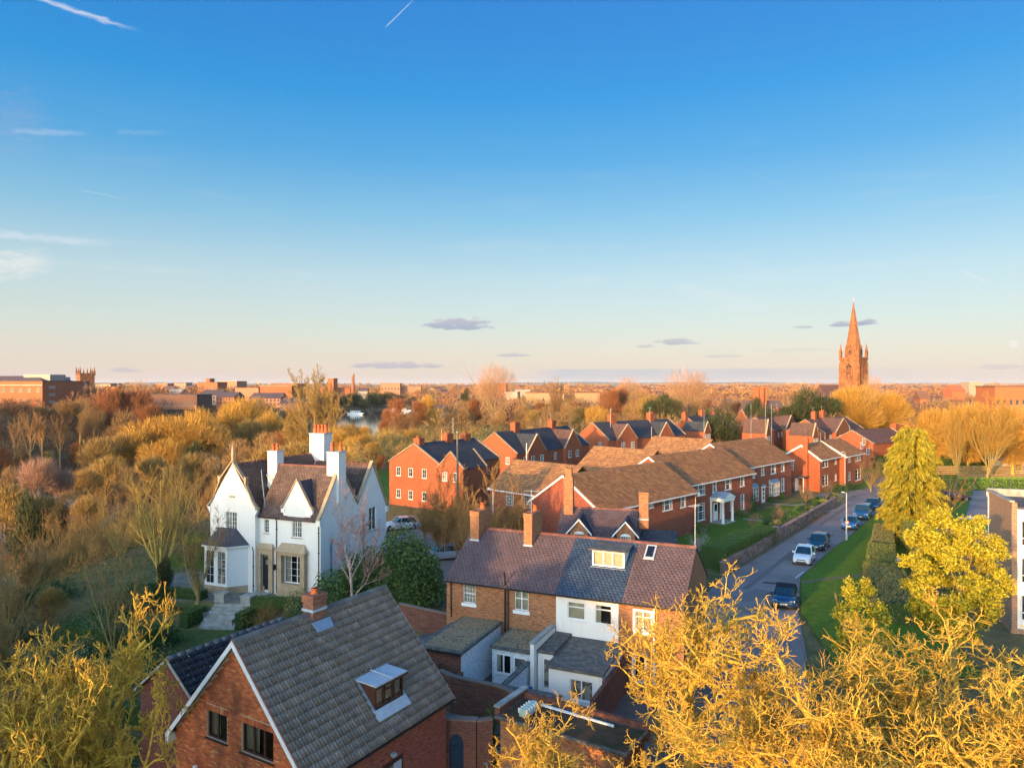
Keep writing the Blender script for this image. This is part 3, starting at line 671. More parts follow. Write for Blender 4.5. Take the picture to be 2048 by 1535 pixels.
def leaves_at(rng, P_, size, n, spread, aspect=.5, up=0.0):
    """n leaf quads round every point"""
    C = np.repeat(P_, n, 0) + rng.normal(0, spread, (len(P_)*n, 3)); M = len(C)
    d = unit(rng.normal(0, 1, (M, 3)) + np.array([0, 0, up])); u = unit(np.cross(d, rng.normal(0, 1, (M, 3)))); sz = size*rng.uniform(.6, 1.3, (M, 1))
    V = np.stack([C, C+d*sz*.5+u*sz*aspect*.5, C+d*sz, C+d*sz*.5-u*sz*aspect*.5], 1).reshape(-1, 3)
    return V, np.arange(M*4).reshape(-1, 4)
def trunk(rng, h, r, K=7, lean=.05, base=(0, 0, 0), wig=.06, taper=.5):
    p = np.zeros((1, K, 3)); d = np.array([rng.normal(0, lean), rng.normal(0, lean), 1.]); p[0, 0] = base
    for k in range(1, K): d = unit(d+rng.normal(0, wig, 3)); d[2] = abs(d[2]); p[0, k] = p[0, k-1]+d*h/(K-1)
    rad = (r*np.linspace(1.0, taper, K))[None]; rad[0, 0] *= 1.35
    return p, rad
class Proto: pass
def proto(trunk_parts, crown_parts, bark_m, crown_m, leaf=None, leaf_m=None):
    pr = Proto(); pr.parts = []
    V, Q = join([tubes(p, r, m) for p, r, m in trunk_parts]); me = npmesh('trunk', V, Q, True); me.materials.append(bark_m); pr.parts.append(('trunk', me))
    if crown_parts:
        V, Q = join([tubes(p, r, m) for p, r, m in crown_parts]); me = npmesh('crown', V, Q, False); me.materials.append(crown_m); pr.parts.append(('crown', me))
    if leaf is not None:
        me = npmesh('foliage', leaf[0], leaf[1]); me.materials.append(leaf_m); pr.parts.append(('foliage', me))
    return pr
def recolour(pr, **mm):
    q = Proto(); q.parts = []
    for n, me in pr.parts:
        if n in mm: me = me.copy(); me.materials.clear(); me.materials.append(mm[n])
        q.parts.append((n, me))
    return q
def plant(pr, name, label, cat, loc, rz=0.0, s=1.0, group=None, sz=None):
    o = thing(name, label, cat, tuple(loc), rz, group); o.scale = (s, s, sz or s)
    for n, me in pr.parts: link(n, me, None, o)
    return o
def gnarly(seed, h=3.0, r=.24, nl=7, Ll=3.6, dens=1.0, tips=True, ang=52):
    g = np.random.default_rng(seed); T, tr = trunk(g, h, r, 6, .06, wig=.08, taper=.75)
    a, ar = spawn(g, T, tr, nl, .45, 1, ang, 14, 5+Ll, 12, .26, .07, .58, lfall=.2, taper=.30)
    b, br = spawn(g, a, ar, 7, .2, 1, 48, 16, .46, 9, .36, .10, .60, lfall=.3, taper=.3)
    c, cr_ = spawn(g, b, br, 7, .15, 1, 46, 18, .44, 7, .40, .12, .58, lfall=.35, taper=.3)
    d, dr = spawn(g, c, cr_, int(6*dens), .15, 1, 44, 20, .52, 4, .38, .13, .70, lfall=.35, minr=.014)
    e, er = spawn(g, d, dr, 4, .45, 1, 38, 18, .50, 3, .3, .18, .7, minr=.007)
    return proto([(T, tr, 10), (a, ar, 8), (b, br, 6), (c, cr_, 5), (d, dr, 3)], [(e, er, 3)], BARK_GOLD, TWIG_RED)
def fan(seed, h=2.5, r=.3, nl=8, Ll=8, ang=24, n2=6, n3=6, n4=5, bm=BARK_OLIVE, cm=TWIG_OLV, a2=26, up=.10, lf2=.5, s0=.3, minr=.012, wig=.08, n5=0):
    """upright bare tree, limbs fanning"""
    g = np.random.default_rng(seed); T, tr = trunk(g, h, r, 6, .05, taper=.7)
    a, ar = spawn(g, T, tr, nl, s0, 1, ang, 9, 5+Ll, 10, wig, up, .55, lfall=.25)
    b, br = spawn(g, a, ar, n2, .25, 1, a2, 9, lf2, 6, .10, up, .5, lfall=.45)
    c, cr_ = spawn(g, b, br, n3, .2, 1, 30, 12, .45, 5, .13, up, .55, lfall=.4, minr=minr)
    d, dr = spawn(g, c, cr_, n4, .2, 1, 30, 14, .5, 3, .14, up, .7, minr=minr)
    cp = [(d, dr, 3)]
    if n5: e, er = spawn(g, d, dr, n5, .2, 1, 32, 16, .6, 3, .14, up, .8, minr=minr*.8); cp.append((e, er, 3))
    return proto([(T, tr, 9), (a, ar, 7), (b, br, 5), (c, cr_, 3)], cp, bm, cm)
def fuzzy(seed, h=14, rad=5, z0=.3, n=2600, bm=BARK_BRN, cm=TWIG_BRN, L=1.5, w=.035, nl=9, lean=.04, squash=1.0, outward=1.1, up=.5, lobes=7):
    """tree read from far off: trunk, limbs, and a cloud of fine outward twigs gathered in lobes"""
    g = np.random.default_rng(seed); T, tr = trunk(g, h*.45, .02*h, 6, lean, taper=.6)
    a, ar = spawn(g, T, tr, nl, .35, 1, 30, 10, 5+h*.5, 8, .09, .08, .5, lfall=.2)
    b, br = spawn(g, a, ar, 5, .25, 1, 30, 12, .45, 5, .12, .06, .5)
    # lobes
    zc = h*(z0+1)/2; hz = h*(1-z0)/2
    u = unit(g.normal(0, 1, (lobes, 3))); lc = u*np.array([rad*.55, rad*.55, hz*.55]) + np.array([0, 0, zc]); lr = g.uniform(.45, .65, lobes)
    k = g.integers(0, lobes, n); v = unit(g.normal(0, 1, (n, 3)))*(g.uniform(.15, 1, (n, 1))**.45)
    p = lc[k] + v*lr[k][:, None]*np.array([rad, rad, hz*squash])*.85
    d = unit(unit(p-np.array([0, 0, zc-hz*.6]))*outward + g.normal(0, .35, (n, 3)) + np.array([0, 0, up])*.5)
    q = unit(np.cross(d, g.normal(0, 1, (n, 3)))); l = L*g.uniform(.5, 1.2, (n, 1)); ww = w*g.uniform(.6, 1.3, (n, 1))
    V = np.stack([p-q*ww, p+q*ww, p+d*l+q*ww*.3, p+d*l-q*ww*.3], 1).reshape(-1, 3); Q = np.arange(n*4).reshape(-1, 4)
    pr = proto([(T, tr, 6), (a, ar, 5), (b, br, 3)], None, bm, cm)
    me = npmesh('crown', V, Q); me.materials.append(cm); pr.parts.append(('crown', me)); return pr
def leafy(seed, h=8, rad=3, z0=.2, n=9000, size=.2, bm=BARK_OLIVE, lm=LEAF_YG, lobes=26, lobe_r=.28, cone=False, aspect=.55, limbs=9, fill=.5):
    g = np.random.default_rng(seed); T, tr = trunk(g, h*.8, .022*h, 7, .04, taper=.35)
    a, ar = spawn(g, T, tr, limbs, .15, 1, 48, 12, 5+rad*1.0, 7, .14, .06, .45, lfall=.45)
    b, br = spawn(g, a, ar, 5, .3, 1, 40, 15, .45, 5, .18, .05, .5)
    zc, hz = h*(z0+1)/2, h*(1-z0)/2
    u = unit(g.normal(0, 1, (lobes, 3)))*(g.uniform(.2, 1, (lobes, 1))**.4)
    if cone:
        zz = g.uniform(0, 1, lobes); az = g.uniform(0, 6.28, lobes); rr = (1-zz)**.8*rad*.8*g.uniform(.6, 1, lobes)
        lc = np.stack([np.cos(az)*rr, np.sin(az)*rr, h*z0+zz*h*(1-z0)*.95], 1)
    else: lc = u*np.array([rad*.8, rad*.8, hz*.85])+np.array([0, 0, zc])
    k = g.integers(0, lobes, n); v = unit(g.normal(0, 1, (n, 3)))*(g.uniform(0.1, 1, (n, 1))**fill)
    p = lc[k] + v*(rad*lobe_r)*np.array([1, 1, .95])
    out = leaves_at(g, p, size, 1, size*.2, aspect, .3)
    return proto([(T, tr, 7), (a, ar, 5), (b, br, 3)], None, bm, None, out, lm)
def hedge(name, label, pts, w, h, lm, seed=1, n_per=160, size=.11, group=None, z=0.0, round_top=False, core=None, wob=.05):
    """clipped hedge along a polyline: solid core plus a skin of leaves"""
    g = np.random.default_rng(seed); mb = MB(); P3 = []
    pts = [Vector((p[0], p[1], 0)) for p in pts]; base = pts[0]
    for a, b in zip(pts, pts[1:]):
        d = b-a; L = d.length; e = d/L; nn = Vector((-e.y, e.x, 0)); a0 = a-base
        i = .34 if round_top else .05
        c = [a0-nn*(w/2-i)+Vector((0, 0, z)), a0+e*L-nn*(w/2-i)+Vector((0, 0, z)), a0+e*L+nn*(w/2-i)+Vector((0, 0, z)), a0+nn*(w/2-i)+Vector((0, 0, z))]
        mb.hexa(c+[v+Vector((0, 0, h-i)) for v in c])
        area = L*w+2*L*h+2*w*h; n = int(area*n_per)
        r = g.uniform(0, area, n); pr = np.zeros((n, 3)); nm = np.zeros((n, 3))
        t = g.uniform(0, L, n); s = g.uniform(-w/2, w/2, n); hh = g.uniform(0, h, n); side = np.where(g.random(n) < .5, 1, -1)
        top = r < L*w; sd = (~top) & (r < L*w+2*L*h); en = ~(top | sd)
        x = np.where(en, np.where(side > 0, L, 0), t); y = np.where(sd, side*w/2, s); zz = np.where(top, h, hh)
        if round_top:
            rad = w/2; f = np.abs(y)/rad; zz = np.where(top, h-rad*.5*f**2.5, zz*np.where(sd, .88, 1)); 
        bump_ = wob*np.sin(x*2.1+seed)*np.cos(y*3+x*1.3)
        pr = np.array(a0)[None] + np.outer(x, np.array(e)) + np.outer(y*(1+bump_), np.array(nn)) + np.outer(zz*(1+bump_*.5)+z, [0, 0, 1])
        P3.append(pr)
    root = thing(name, label, 'hedge', tuple(base), 0, group)
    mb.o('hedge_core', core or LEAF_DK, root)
    V, Q = leaves_at(g, np.concatenate(P3), size, 1, .025, .6, .3); me = npmesh('foliage', V, Q); link('foliage', me, lm, root)
    return root
def bush(name, label, loc, rx, ry, h, lm, seed=1, n=1400, size=.12, cat='shrub', group=None, stems=True, core=LEAF_DK):
    g = np.random.default_rng(seed); root = thing(name, label, cat, tuple(loc), g.uniform(0, 6), group)
    v = unit(g.normal(0, 1, (n, 3))); v[:, 2] = np.abs(v[:, 2])*1.0; rr = g.uniform(.70, 1.06, (n, 1))*(1+.13*np.sin(v[:, :1]*5+seed)*np.cos(v[:, 1:2]*4+seed*2)+.11*np.sin(v[:, 1:2]*9+seed)*np.cos(v[:, 2:3]*8+seed)*np.sin(v[:, :1]*7))
    p = v*rr*np.array([rx, ry, h]); p[:, 2] = np.maximum(p[:, 2], .03)
    V, Q = leaves_at(g, p, size, 1, size*.3, .6, .4); me = npmesh('foliage', V, Q); link('foliage', me, lm, root)
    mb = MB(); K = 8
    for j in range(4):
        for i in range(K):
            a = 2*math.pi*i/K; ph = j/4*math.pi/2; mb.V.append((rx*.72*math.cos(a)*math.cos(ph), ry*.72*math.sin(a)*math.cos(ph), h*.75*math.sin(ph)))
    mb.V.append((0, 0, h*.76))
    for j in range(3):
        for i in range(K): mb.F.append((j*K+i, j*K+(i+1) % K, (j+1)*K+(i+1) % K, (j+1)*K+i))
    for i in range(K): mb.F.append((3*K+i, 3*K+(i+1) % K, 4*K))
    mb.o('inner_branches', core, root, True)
    return root
def twigbush(name, label, loc, rad, h, cm, seed=1, n=26, cat='shrub', group=None, bm=BARK_BRN):
    g = np.random.default_rng(seed); S = np.zeros((n, 2, 3)); az = g.uniform(0, 6.28, n); S[:, 1] = np.stack([np.cos(az)*.3, np.sin(az)*.3, np.full(n, .8)], 1)*.4
    a, ar = spawn(g, S, np.full((n, 2), .03), 2, 0, 1, 18, 8, 5+h*.8, 5, .10, .06, .6)
    sc_ = rad/h
    b, br = spawn(g, a, ar, 7, .2, 1, 38, 14, .45, 4, .16, .05, .55, minr=.006); c, cr_ = spawn(g, b, br, 4, .2, 1, 38, 14, .5, 3, .16, .03, .7, minr=.005)
    pr = proto([(a, ar, 4)], [(b, br, 3), (c, cr_, 3)], bm, cm); o = plant(pr, name, label, cat, loc, 0, 1, group); return o
# ---------------------------------------------------------------- ground
def sstep(a, b, x): t = np.clip((x-a)/(b-a), 0, 1); return t*t*(3-2*t)
def HT(x, y):
    x = np.asarray(x, float); y = np.asarray(y, float)
    xb = -37 + 5*sstep(90, 140, y) - 30*sstep(200, 500, y)              # top of the near river bank
    fall = sstep(0, 1, (xb-x)/26.0)
    far = sstep(0, 1, ((xb-100)-x)/55.0)
    end = 1-sstep(640, 760, y)
    z = -8.8*fall*end*(1-far) + 5.5*far*end*sstep(80, 200, y) + 0.0
    z = z - 1.25*(1-sstep(56.8, 57.8, y))*sstep(-13, -16, x)*(1-fall)
    z = z - 0.9*(1-sstep(56, 57.5, y))*(1-sstep(-16.5, -13, x))*sstep(-1.5, -6, x)*0
    z = z + 3.0*sstep(700, 3000, np.hypot(x, y))
    return z
def gz(x, y): return float(HT(x, y))
def axis_pts(segs):
    out = []
    for a, b, st in segs: out += list(np.arange(a, b, st))
    return np.array(out + [segs[-1][1]])
gx = axis_pts([(-14000, -2000, 1500), (-2000, -400, 200), (-400, -140, 20), (-140, -10, 2.0), (-10, 150, 8), (150, 400, 50), (400, 2000, 400), (2000, 14000, 2000)])
gy = axis_pts([(-600, -60, 60), (-60, 40, 5), (40, 140, 1.0), (140, 300, 6), (300, 1000, 30), (1000, 4000, 500), (4000, 16000, 3000)])
GX, GY = np.meshgrid(gx, gy); GZ = HT(GX, GY) - .004
V = np.stack([GX, GY, GZ], -1).reshape(-1, 3); nx, ny = len(gx), len(gy)
ii, jj = np.meshgrid(np.arange(nx-1), np.arange(ny-1)); b0 = (jj*nx+ii).ravel()
link('ground', npmesh('ground', V, np.stack([b0, b0+1, b0+nx+1, b0+nx], -1), True), EARTH, kind='structure')
WATER = mat('river_water', lambda b: (b.col((.05, .055, .05)), b.rough(.08), b.b.inputs['Specular IOR Level'].__setattr__('default_value', .8), b.bump(b.noise(1.2, 3, b.scale(b.pos(), 1, .4, 1)), .12, .05)))
link('river', newmesh('river', [(-420, -20, -6.6), (-36, -20, -6.6), (-38, 200, -6.6), (-66, 520, -6.6), (-66, 760, -6.6), (-420, 760, -6.6)], [(0, 1, 2, 3, 4, 5)]), WATER, kind='structure')
def sheet(name, pts, z, m, kind='structure'):
    return link(name, newmesh(name, [(p[0], p[1], z) for p in pts], [tuple(range(len(pts)))]), m, kind=kind)
# road: left and right edges measured on the ground
RL = [(-4, 8), (2.2, 26), (8.0, 38), (13.0, 50), (16.6, 61.2), (19.7, 66.9), (29.4, 80), (48.1, 106.2), (60, 123), (78, 148)]
RR = [(3.5, 6), (9.5, 24), (14.8, 36), (18.6, 46), (21.8, 55.5), (25.8, 65.3), (32.7, 75.3), (37.7, 82.0), (50, 99.3), (66, 121), (84, 146)]
sheet('road', RL + RR[::-1], .004, ASPH)
def strip(name, pts, w, z0, z1, m, side=1, kind='structure'):
    mb = MB(); P_ = [Vector((p[0], p[1], 0)) for p in pts]
    for a, b in zip(P_, P_[1:]):
        e = (b-a).normalized(); n = Vector((-e.y, e.x, 0))*side*w
        mb.hexa([a+Vector((0, 0, z0)), b+Vector((0, 0, z0)), b+n+Vector((0, 0, z0)), a+n+Vector((0, 0, z0)), a+Vector((0, 0, z1)), b+Vector((0, 0, z1)), b+n+Vector((0, 0, z1)), a+n+Vector((0, 0, z1))])
    return mb.o(name, m, kind=kind)
strip('kerb', RR[3:], .12, -.05, .07, plain('kerb_stone', (.20, .18, .17), .9, var=.3), -1)
# verge, lawns
VR = [(19.5, 43), (20.5, 47), (22.0, 55.2), (26.0, 65.2), (32.9, 75.2), (37.9, 81.9), (50.2, 99.2), (66, 121.2), (75, 118), (60, 96), (47, 84), (36, 66), (31, 52), (28, 43)]
sheet('verge', VR, .10, GRASS2)
def pathpts(pts, w):
    P_ = [Vector((p[0], p[1], 0)) for p in pts]; L_, R_ = [], []
    for i, p in enumerate(P_):
        d = (P_[min(i+1, len(P_)-1)]-P_[max(i-1, 0)]).normalized(); n = Vector((-d.y, d.x, 0))*w/2; L_.append(p+n); R_.append(p-n)
    return L_+R_[::-1]
sheet('verge_path', pathpts([P(1603, 1167), P(1640, 1161), P(1700, 1155), P(1735, 1150)], .55), .106, plain('worn_earth', (.15, .125, .07), .95))
# road marks
MARK = plain('road_mark', (.62, .62, .60), .8, var=.25)
q = [P(1589, 1156, .01), P(1592, 1156, .01), P(1608, 1143, .01), P(1605, 1143, .01)]
link('road_mark', newmesh('road_mark', q, [(0, 1, 2, 3)]), MARK, kind='structure')
TARPATCH = plain('tar_patch', (.05, .05, .055), .9)
sheet('manhole_patch', [P(1528, 1163), P(1560, 1166), P(1556, 1169), P(1524, 1166)], .008, TARPATCH)
for k_, (pa_, pb_, w_) in enumerate(((P(1490, 1178), P(1600, 1092), .5), (P(1575, 1120), P(1600, 1101), 1.3), (P(1480, 1200), P(1530, 1180), 1.6), (P(1640, 1050), P(1700, 1010), .45))):
    sheet('tarmac_repair', pathpts([pa_, pb_], w_), .0085+.001*k_, plain('tar_patch_%s' % 'abcd'[k_], [(.17, .14, .135), (.15, .125, .12), (.21, .18, .17), (.16, .135, .13)][k_], .9, var=.25))
for px, py in ((1604, 1094), (1662, 1070), (1540, 1188)):
    q_ = P(px, py); sheet('drain_cover', [(q_.x-.3, q_.y-.25), (q_.x+.3, q_.y-.25), (q_.x+.3, q_.y+.25), (q_.x-.3, q_.y+.25)], .016, plain('cast_iron', (.04, .04, .042), .6))
LEAFLIT = plain('gutter_leaves', (.20, .13, .07), .95, var=.4)
strip('road_edge_dirt', [(a+.05, b) for a, b in RL[5:9]], .35, .004, .014, LEAFLIT, -1)
# front gardens of the terrace row (between facade and stone wall)
D2 = Vector((.694, .720, 0)).normalized(); N2 = Vector((.720, -.694, 0)).normalized()
def TS(t, s, z=0): return D2*t + N2*s + Vector((0, 0, z))
sheet('front_lawn', [TS(64, -43.7), TS(63, -34.5), (18.9, 66.9), (28.9, 80.3), (46.2, 104.5), TS(112, -43.5), TS(95, -45.2)], .004+.01, GRASS)
sheet('driveway', [TS(112.5, -45), TS(112.5, -42.4), TS(119, -39), (48.1, 106.4), (53, 113), TS(127, -39.5), TS(126, -44)], .022, ASPH)
sheet('far_lawn', [TS(119.5, -45), TS(121, -41), (53.5, 113.5), (66, 131), (60, 138), TS(136, -44.5)], .018, GRASS)
sheet('garden_path', pathpts([TS(88.6, -43.6), TS(88.8, -41.6), TS(90.5, -39.5), TS(97, -38.9)], 1.0), .026, PATH)
sheet('garden_path', pathpts([TS(102.5, -46), TS(103.5, -43.4), TS(108, -41.5), TS(113, -40.5)], .9), .028, PATH)
sheet('garden_path', pathpts([TS(90.5, -39.6), TS(97, -39), TS(104, -37.5)], .9), .031, PATH)
# villa grounds
sheet('stone_terrace', [(-27.5, 58.5), (-24.2, 58.3), (-20.9, 57.9), (-14.2, 57.9), (-14.2, 60), (-15.5, 62), (-25.0, 66.5), (-30, 68), (-33, 64.5)], .012, PAVE)
sheet('villa_lawn', [(-35, 70), (-29, 68.5), (-26.5, 67), (-24.5, 80), (-34, 88)], .010, GRASS)
sheet('villa_yard', [(-14, 57.5), (-2, 57), (3, 66), (0, 88), (-12, 92), (-15, 70)], .008, plain('yard_gravel', (.26, .20, .16), .95))
sheet('river_lawn', [(-34, 112), (-18.5, 108), (-12, 140), (-30, 150)], .01, GRASS)
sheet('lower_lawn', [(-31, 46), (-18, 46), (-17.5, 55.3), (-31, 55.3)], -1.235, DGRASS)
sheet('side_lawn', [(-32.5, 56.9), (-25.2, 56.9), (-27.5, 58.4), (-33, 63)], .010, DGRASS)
# yards behind the cottages and by the near house
BRPAVE = brickmat('brick_paving', (.24, .09, .05), (.19, .075, .045), (.12, .08, .06), .2, .1)
YARD = plain('yard_concrete', (.12, .11, .10), .95, var=.3)
sheet('yard', [(-9, 24), (2.5, 18), (12, 40), (12, 44), (-5.5, 52), (-9, 46)], .006, YARD)
sheet('brick_path', [P(250, 1345, -1.2), P(300, 1312, -1.2), P(400, 1303, -1.2), P(420, 1330, -1.2)], -1.20, BRPAVE)
# right: car park, turf, lawns beyond
sheet('car_park', [(52, 74), (110, 74), (118, 119), (72, 119), (58, 100)], .016, ASPH)
sheet('turf_court', [P(1880, 1068), P(2100, 1068), P(2100, 1038), P(1880, 1038)], .04, TURF)
sheet('tarmac_path', [P(1850, 1100), P(2100, 1095), P(2100, 1069), P(1850, 1069)], .036, plain('blue_tarmac', (.10, .11, .14), .8))
sheet('white_kerb', [P(1900, 1038), P(2100, 1039), P(2100, 1035.5), P(1900, 1034.5)], .05, WHITE)
sheet('park_lawn', [(70, 126), (200, 126), (220, 230), (70, 215)], .012, GRASS)
sheet('park_lawn', [(65, 118.5), (72, 119.5), (130, 119.5), (130, 127), (66, 127)], .008, GRASS2)
# hills on the horizon
g = np.random.default_rng(5)
hx = np.linspace(-9000, 13000, 120); hz = 0.42*(60 + 34*np.sin(hx/1500)+22*np.sin(hx/610+1)+14*np.sin(hx/260+2) + 45*np.exp(-((hx-1500)/1400)**2) + 60*np.exp(-((hx-5800)/2100)**2))
HV = []
for k, (yy, f) in enumerate(((12500, 0), (13200, .8), (14000, 1.0), (15500, .6))):
    HV += [(x, yy, max(-2, z*f)) for x, z in zip(hx, hz)]
n_ = len(hx); HQ = [(r*n_+i, r*n_+i+1, (r+1)*n_+i+1, (r+1)*n_+i) for r in range(3) for i in range(n_-1)]
link('hills', npmesh('hills', HV, HQ, True), plain('far_hill_woods', (.06, .075, .05), .95, nscale=.002), kind='structure')
# ---------------------------------------------------------------- near brick house (steep tiled roof)
FH = Frame((-10.35, 27.0, 0), (.857, -.515)); FH.O.z = 0
h = House('brick_house', 'steep-roofed red brick house in the foreground with a lead-topped dormer', 'house', FH, -3.7, 3.7, .15, 8.25, 3.80, 7.86, BR_RED, 'y', z0=-1.2, skip=('front',))
WF = h.W['front']
def fr_open(Fr, W, x0, x1, pyt, pyb, c, mid=None):
    xa, _ = Fr.front(x0, 800, c); xb, _ = Fr.front(x1, 800, c); xm = (x0+x1)/2
    return (xa-W.p0.x, xb-W.p0.x, Fr.front(x0, pyb, c)[1], Fr.front(x0, pyt, c)[1])
w1 = fr_open(FH, WF, 414, 454, 1418, 1472, .15); w2 = fr_open(FH, WF, 483.5, 547, 1443, 1502, .15)
slope = (7.86-3.80)/3.7
front = WF.build(BR_MORTAR, -1.2, [(0, 3.80), (3.7, 7.86), (7.4, 3.80)], [w1, w2], .11)
# single bricks, stretcher bond, on the gable
BM = MB().box(0, .215, -.012, 0, 0, .065); bme = newmesh('brick', BM.V, BM.F); bme.materials.append(FG_BRICK)
BS = MB().box(0, .065, -.016, 0, 0, .215); bse = newmesh('brick_upright', BS.V, BS.F); bse.materials.append(FG_BRICK)
cells = []
for r in range(150):
    z = -.2+r*.075
    for c in range(-1, 34):
        x = c*.225 + (r % 2)*.1125
        xa, xb = max(x, .0), min(x+.215, 7.4)
        if xb-xa < .05: continue
        top = lambda a: 3.80+slope*min(a, 7.4-a)
        if z+.065 > min(top(xa), top(xb))-.02: continue
        bad = False
        for o in (w1, w2):
            if xb > o[0] and xa < o[1] and z+.065 > o[2] and z < o[3]+.225: bad = True
        if bad:
            for o in (w1, w2):
                if z+.065 > o[2] and z < o[3]+.225:
                    if xa < o[0] < xb: xb = o[0]-.008; bad = xb-xa < .05
                    elif xa < o[1] < xb: xa = o[1]+.008; bad = xb-xa < .05
            if bad: continue
        cells.append((xa, xb, z))
cells.sort(key=lambda c: abs(c[2]-5.3)+abs((c[0]-4.2))*.5)
for xa, xb, z in cells[:290]:
    o = link('brick', bme, None, front, loc=(WF.p0.x+xa, .15, z)); o.scale = ((xb-xa)/.215, random.uniform(.6, 1.1), 1)
mb = MB()
for xa, xb, z in cells[290:]: d = random.uniform(.006, .013); mb.box(WF.p0.x+xa, WF.p0.x+xb, .15-d, .15, z, z+.065)
mb.o('brickwork', FG_BRICK, front, kind='stuff')
for o in (w1, w2):
    n = int((o[1]-o[0]+.1)/.075)
    for i in range(n): link('brick', bse, None, front, loc=(WF.p0.x+o[0]-.03+i*.075, .15, o[3]+.008))
window(WF, *w1, cols=2, rows=1, f=BROWNW, mull=(.5,), fw=.07, curtain=3, each=True, sill=BROWNW, sill_h=.05)
window(WF, *w2, cols=3, rows=1, f=BROWNW, mull=(.34, .68), fw=.07, curtain=3, each=True, sill=BROWNW, sill_h=.05)
# roof: tiles one by one on the slope that shows
oh, vo, th_ = .30, .22, .10
c0, c1 = .15-vo, 8.25+vo
r_ = h.roof(ANNEX_TILE, oh=oh, vo=vo, thick=th_, tile=False, under=plain('roof_underlay', (.06, .055, .05), .9))
O, ev, sv, L, S = h.slopes[1]
# biggest (nearest) tiles as parts, the others joined
TW, TH = .30, .345
one = tile_mesh('tile', (0, 0, 0), ev, sv, .30, .345, .30, .345, .034, rolls=True, stagger=False, seed=3); one.materials.append(FG_TILE)
nr, nc = int(round(S/TH)), int(round(L/TW)); dw, dh = L/nc, S/nr
dorm = (3.55, 5.45, 1.42, 3.9)
def tclip(a, b): return True
cand = [(i, j) for j in range(nr) for i in range(nc)]
cand = [c for c in cand if tclip((c[0]+.5)*dw, (c[1]+.5)*dh)]
cand.sort(key=lambda c: c[0]*dw*.9 + abs(c[1]-nr*.6)*dh*.5)
pick = set(cand[:290])
for i, j in pick:
    o = link('tile', one, None, r_, loc=O+ev*(i*dw)+sv*(j*dh)); o.scale = (1, dw/.30, 1)
mk = lambda a0, a1, b0, b1: np.array([((int(round(x/dw)), int(round((y+.03)/dh))) not in pick) for x, y in zip(a0, b0)], bool)
me = tile_mesh('tiling', O, ev, sv, L, S, TW, TH, .034, clip=lambda a, b: tclip(a, b), rolls=True, stagger=False, sel=mk, seed=3); link('tiling', me, FG_TILE, r_, kind='stuff')
O2, ev2, sv2, L2, S2 = h.slopes[0]; tiles(r_, FG_TILE, O2, ev2, sv2, L2, S2, .30, .345, .034, stagger=False)
zt = 7.86+th_+.05
ridge_tiles(r_, RIDGEG, (0, c0, zt), (0, c1, zt), 22, w=.30, h=.10)
h.barge((0,), WHITE, w=.24, t=.05, box_end=True)
h.barge((1,), WHITE, w=.20, t=.04)
MBv = MB(); 
for edge, sg in ((-3.7, -1), (3.7, 1)):
    ee = edge+sg*oh; zz = 3.80-oh*slope+th_+.012
    MBv.hexa([(ee, c0-.03, zz), (ee, c0+.06, zz), (0, c0+.06, 7.86+th_+.012), (0, c0-.03, 7.86+th_+.012), (ee, c0-.03, zz+.035), (ee, c0+.06, zz+.035), (0, c0+.06, 7.86+th_+.047), (0, c0-.03, 7.86+th_+.047)])
MBv.o('verge_trim', TERRA2, h.root)
gutter(h.root, h.W['right'], -.1, 8.3, 3.55, BLACKP, d=.36, h=.09)
# side wall door and lamp
WR = h.W['right']
def side_open(Fr, x0, x1, pyt, pyb, c, y0):
    ya, _ = Fr.side(x0, 800, c); yb, _ = Fr.side(x1, 800, c); return ya-y0, yb-y0
sd0, sd1 = side_open(FH, 765, 804, 1500, 1535, 3.7, .15)
for W_ in (WR,):
    f = MB(); W_.box(f, sd0, sd1, .2, 2.45, 0.002, .05); o = f.o('door', BROWNW, h.root)
    MB_poly(W_, sd0+.12, sd0+.55, 1.2, 2.25, .054).o('pane', GLASS, o); W_.box(MB(), sd1-.6, sd1-.1, 1.3, 2.3, .05, .056).o('pane', LEADP, o)
    W_.box(MB(), (sd0+sd1)/2-.1, (sd0+sd1)/2+.1, 2.62, 2.74, .0, .16).o('wall_lamp', LEADP, h.root)
WF.box(MB(), *(lambda a: (a-.07, a+.07))(FH.front(393, 1520, .15)[0]+3.7), 2.45, 2.6, .012, .12).o('wall_lamp', WHITE, h.root)
# dormer on the right slope: x outward, y along
def RP(px, py): # point on roof plane
    r = ray(px, py); n = FH.u*slope + Vector((0, 0, 1)); p0 = FH.O + Vector((0, 0, 7.86+th_)); t = (p0-Vector((0, 0, CAMH))).dot(n)/r.dot(n); return FH.loc(Vector((0, 0, CAMH))+r*t)
da, db = RP(716, 1393), RP(790, 1353); dy0, dy1 = 3.62, 5.38
dc = RP(763.5, 1446)
yA, yB = dc.y, dc.y+1.72; xb = min(dc.x, 3.2); zb = 7.86+th_-slope*xb
H_D = 1.0; zt = zb+H_D; xt = (7.86+th_-zt)/slope
dm = link('dormer', None, parent=h.root)
for y_ in (yA, yB): MB().poly([(xb, y_, zb-.3), (xb, y_, zt), (xt, y_, zt)]).o('dormer_cheek', BROWNW, dm)
WD = Wall(dm, (xb, yA), (xb, yB))
dp = MB(); WD.box(dp, 0, .07, zb, zt, -.03, .02); WD.box(dp, 1.65, 1.72, zb, zt, -.03, .02); WD.box(dp, .07, 1.65, zb, zb+.07, -.03, .02); WD.box(dp, .07, 1.65, zt-.07, zt, -.03, .02); WD.box(dp, .55, .62, zb+.07, zt-.07, -.03, .02); WD.box(dp, 1.12, 1.19, zb+.07, zt-.07, -.03, .02); WD.box(dp, .62, 1.12, zb+.62, zb+.67, -.03, .02)
dp.o('window_frame', BROWNW, dm)
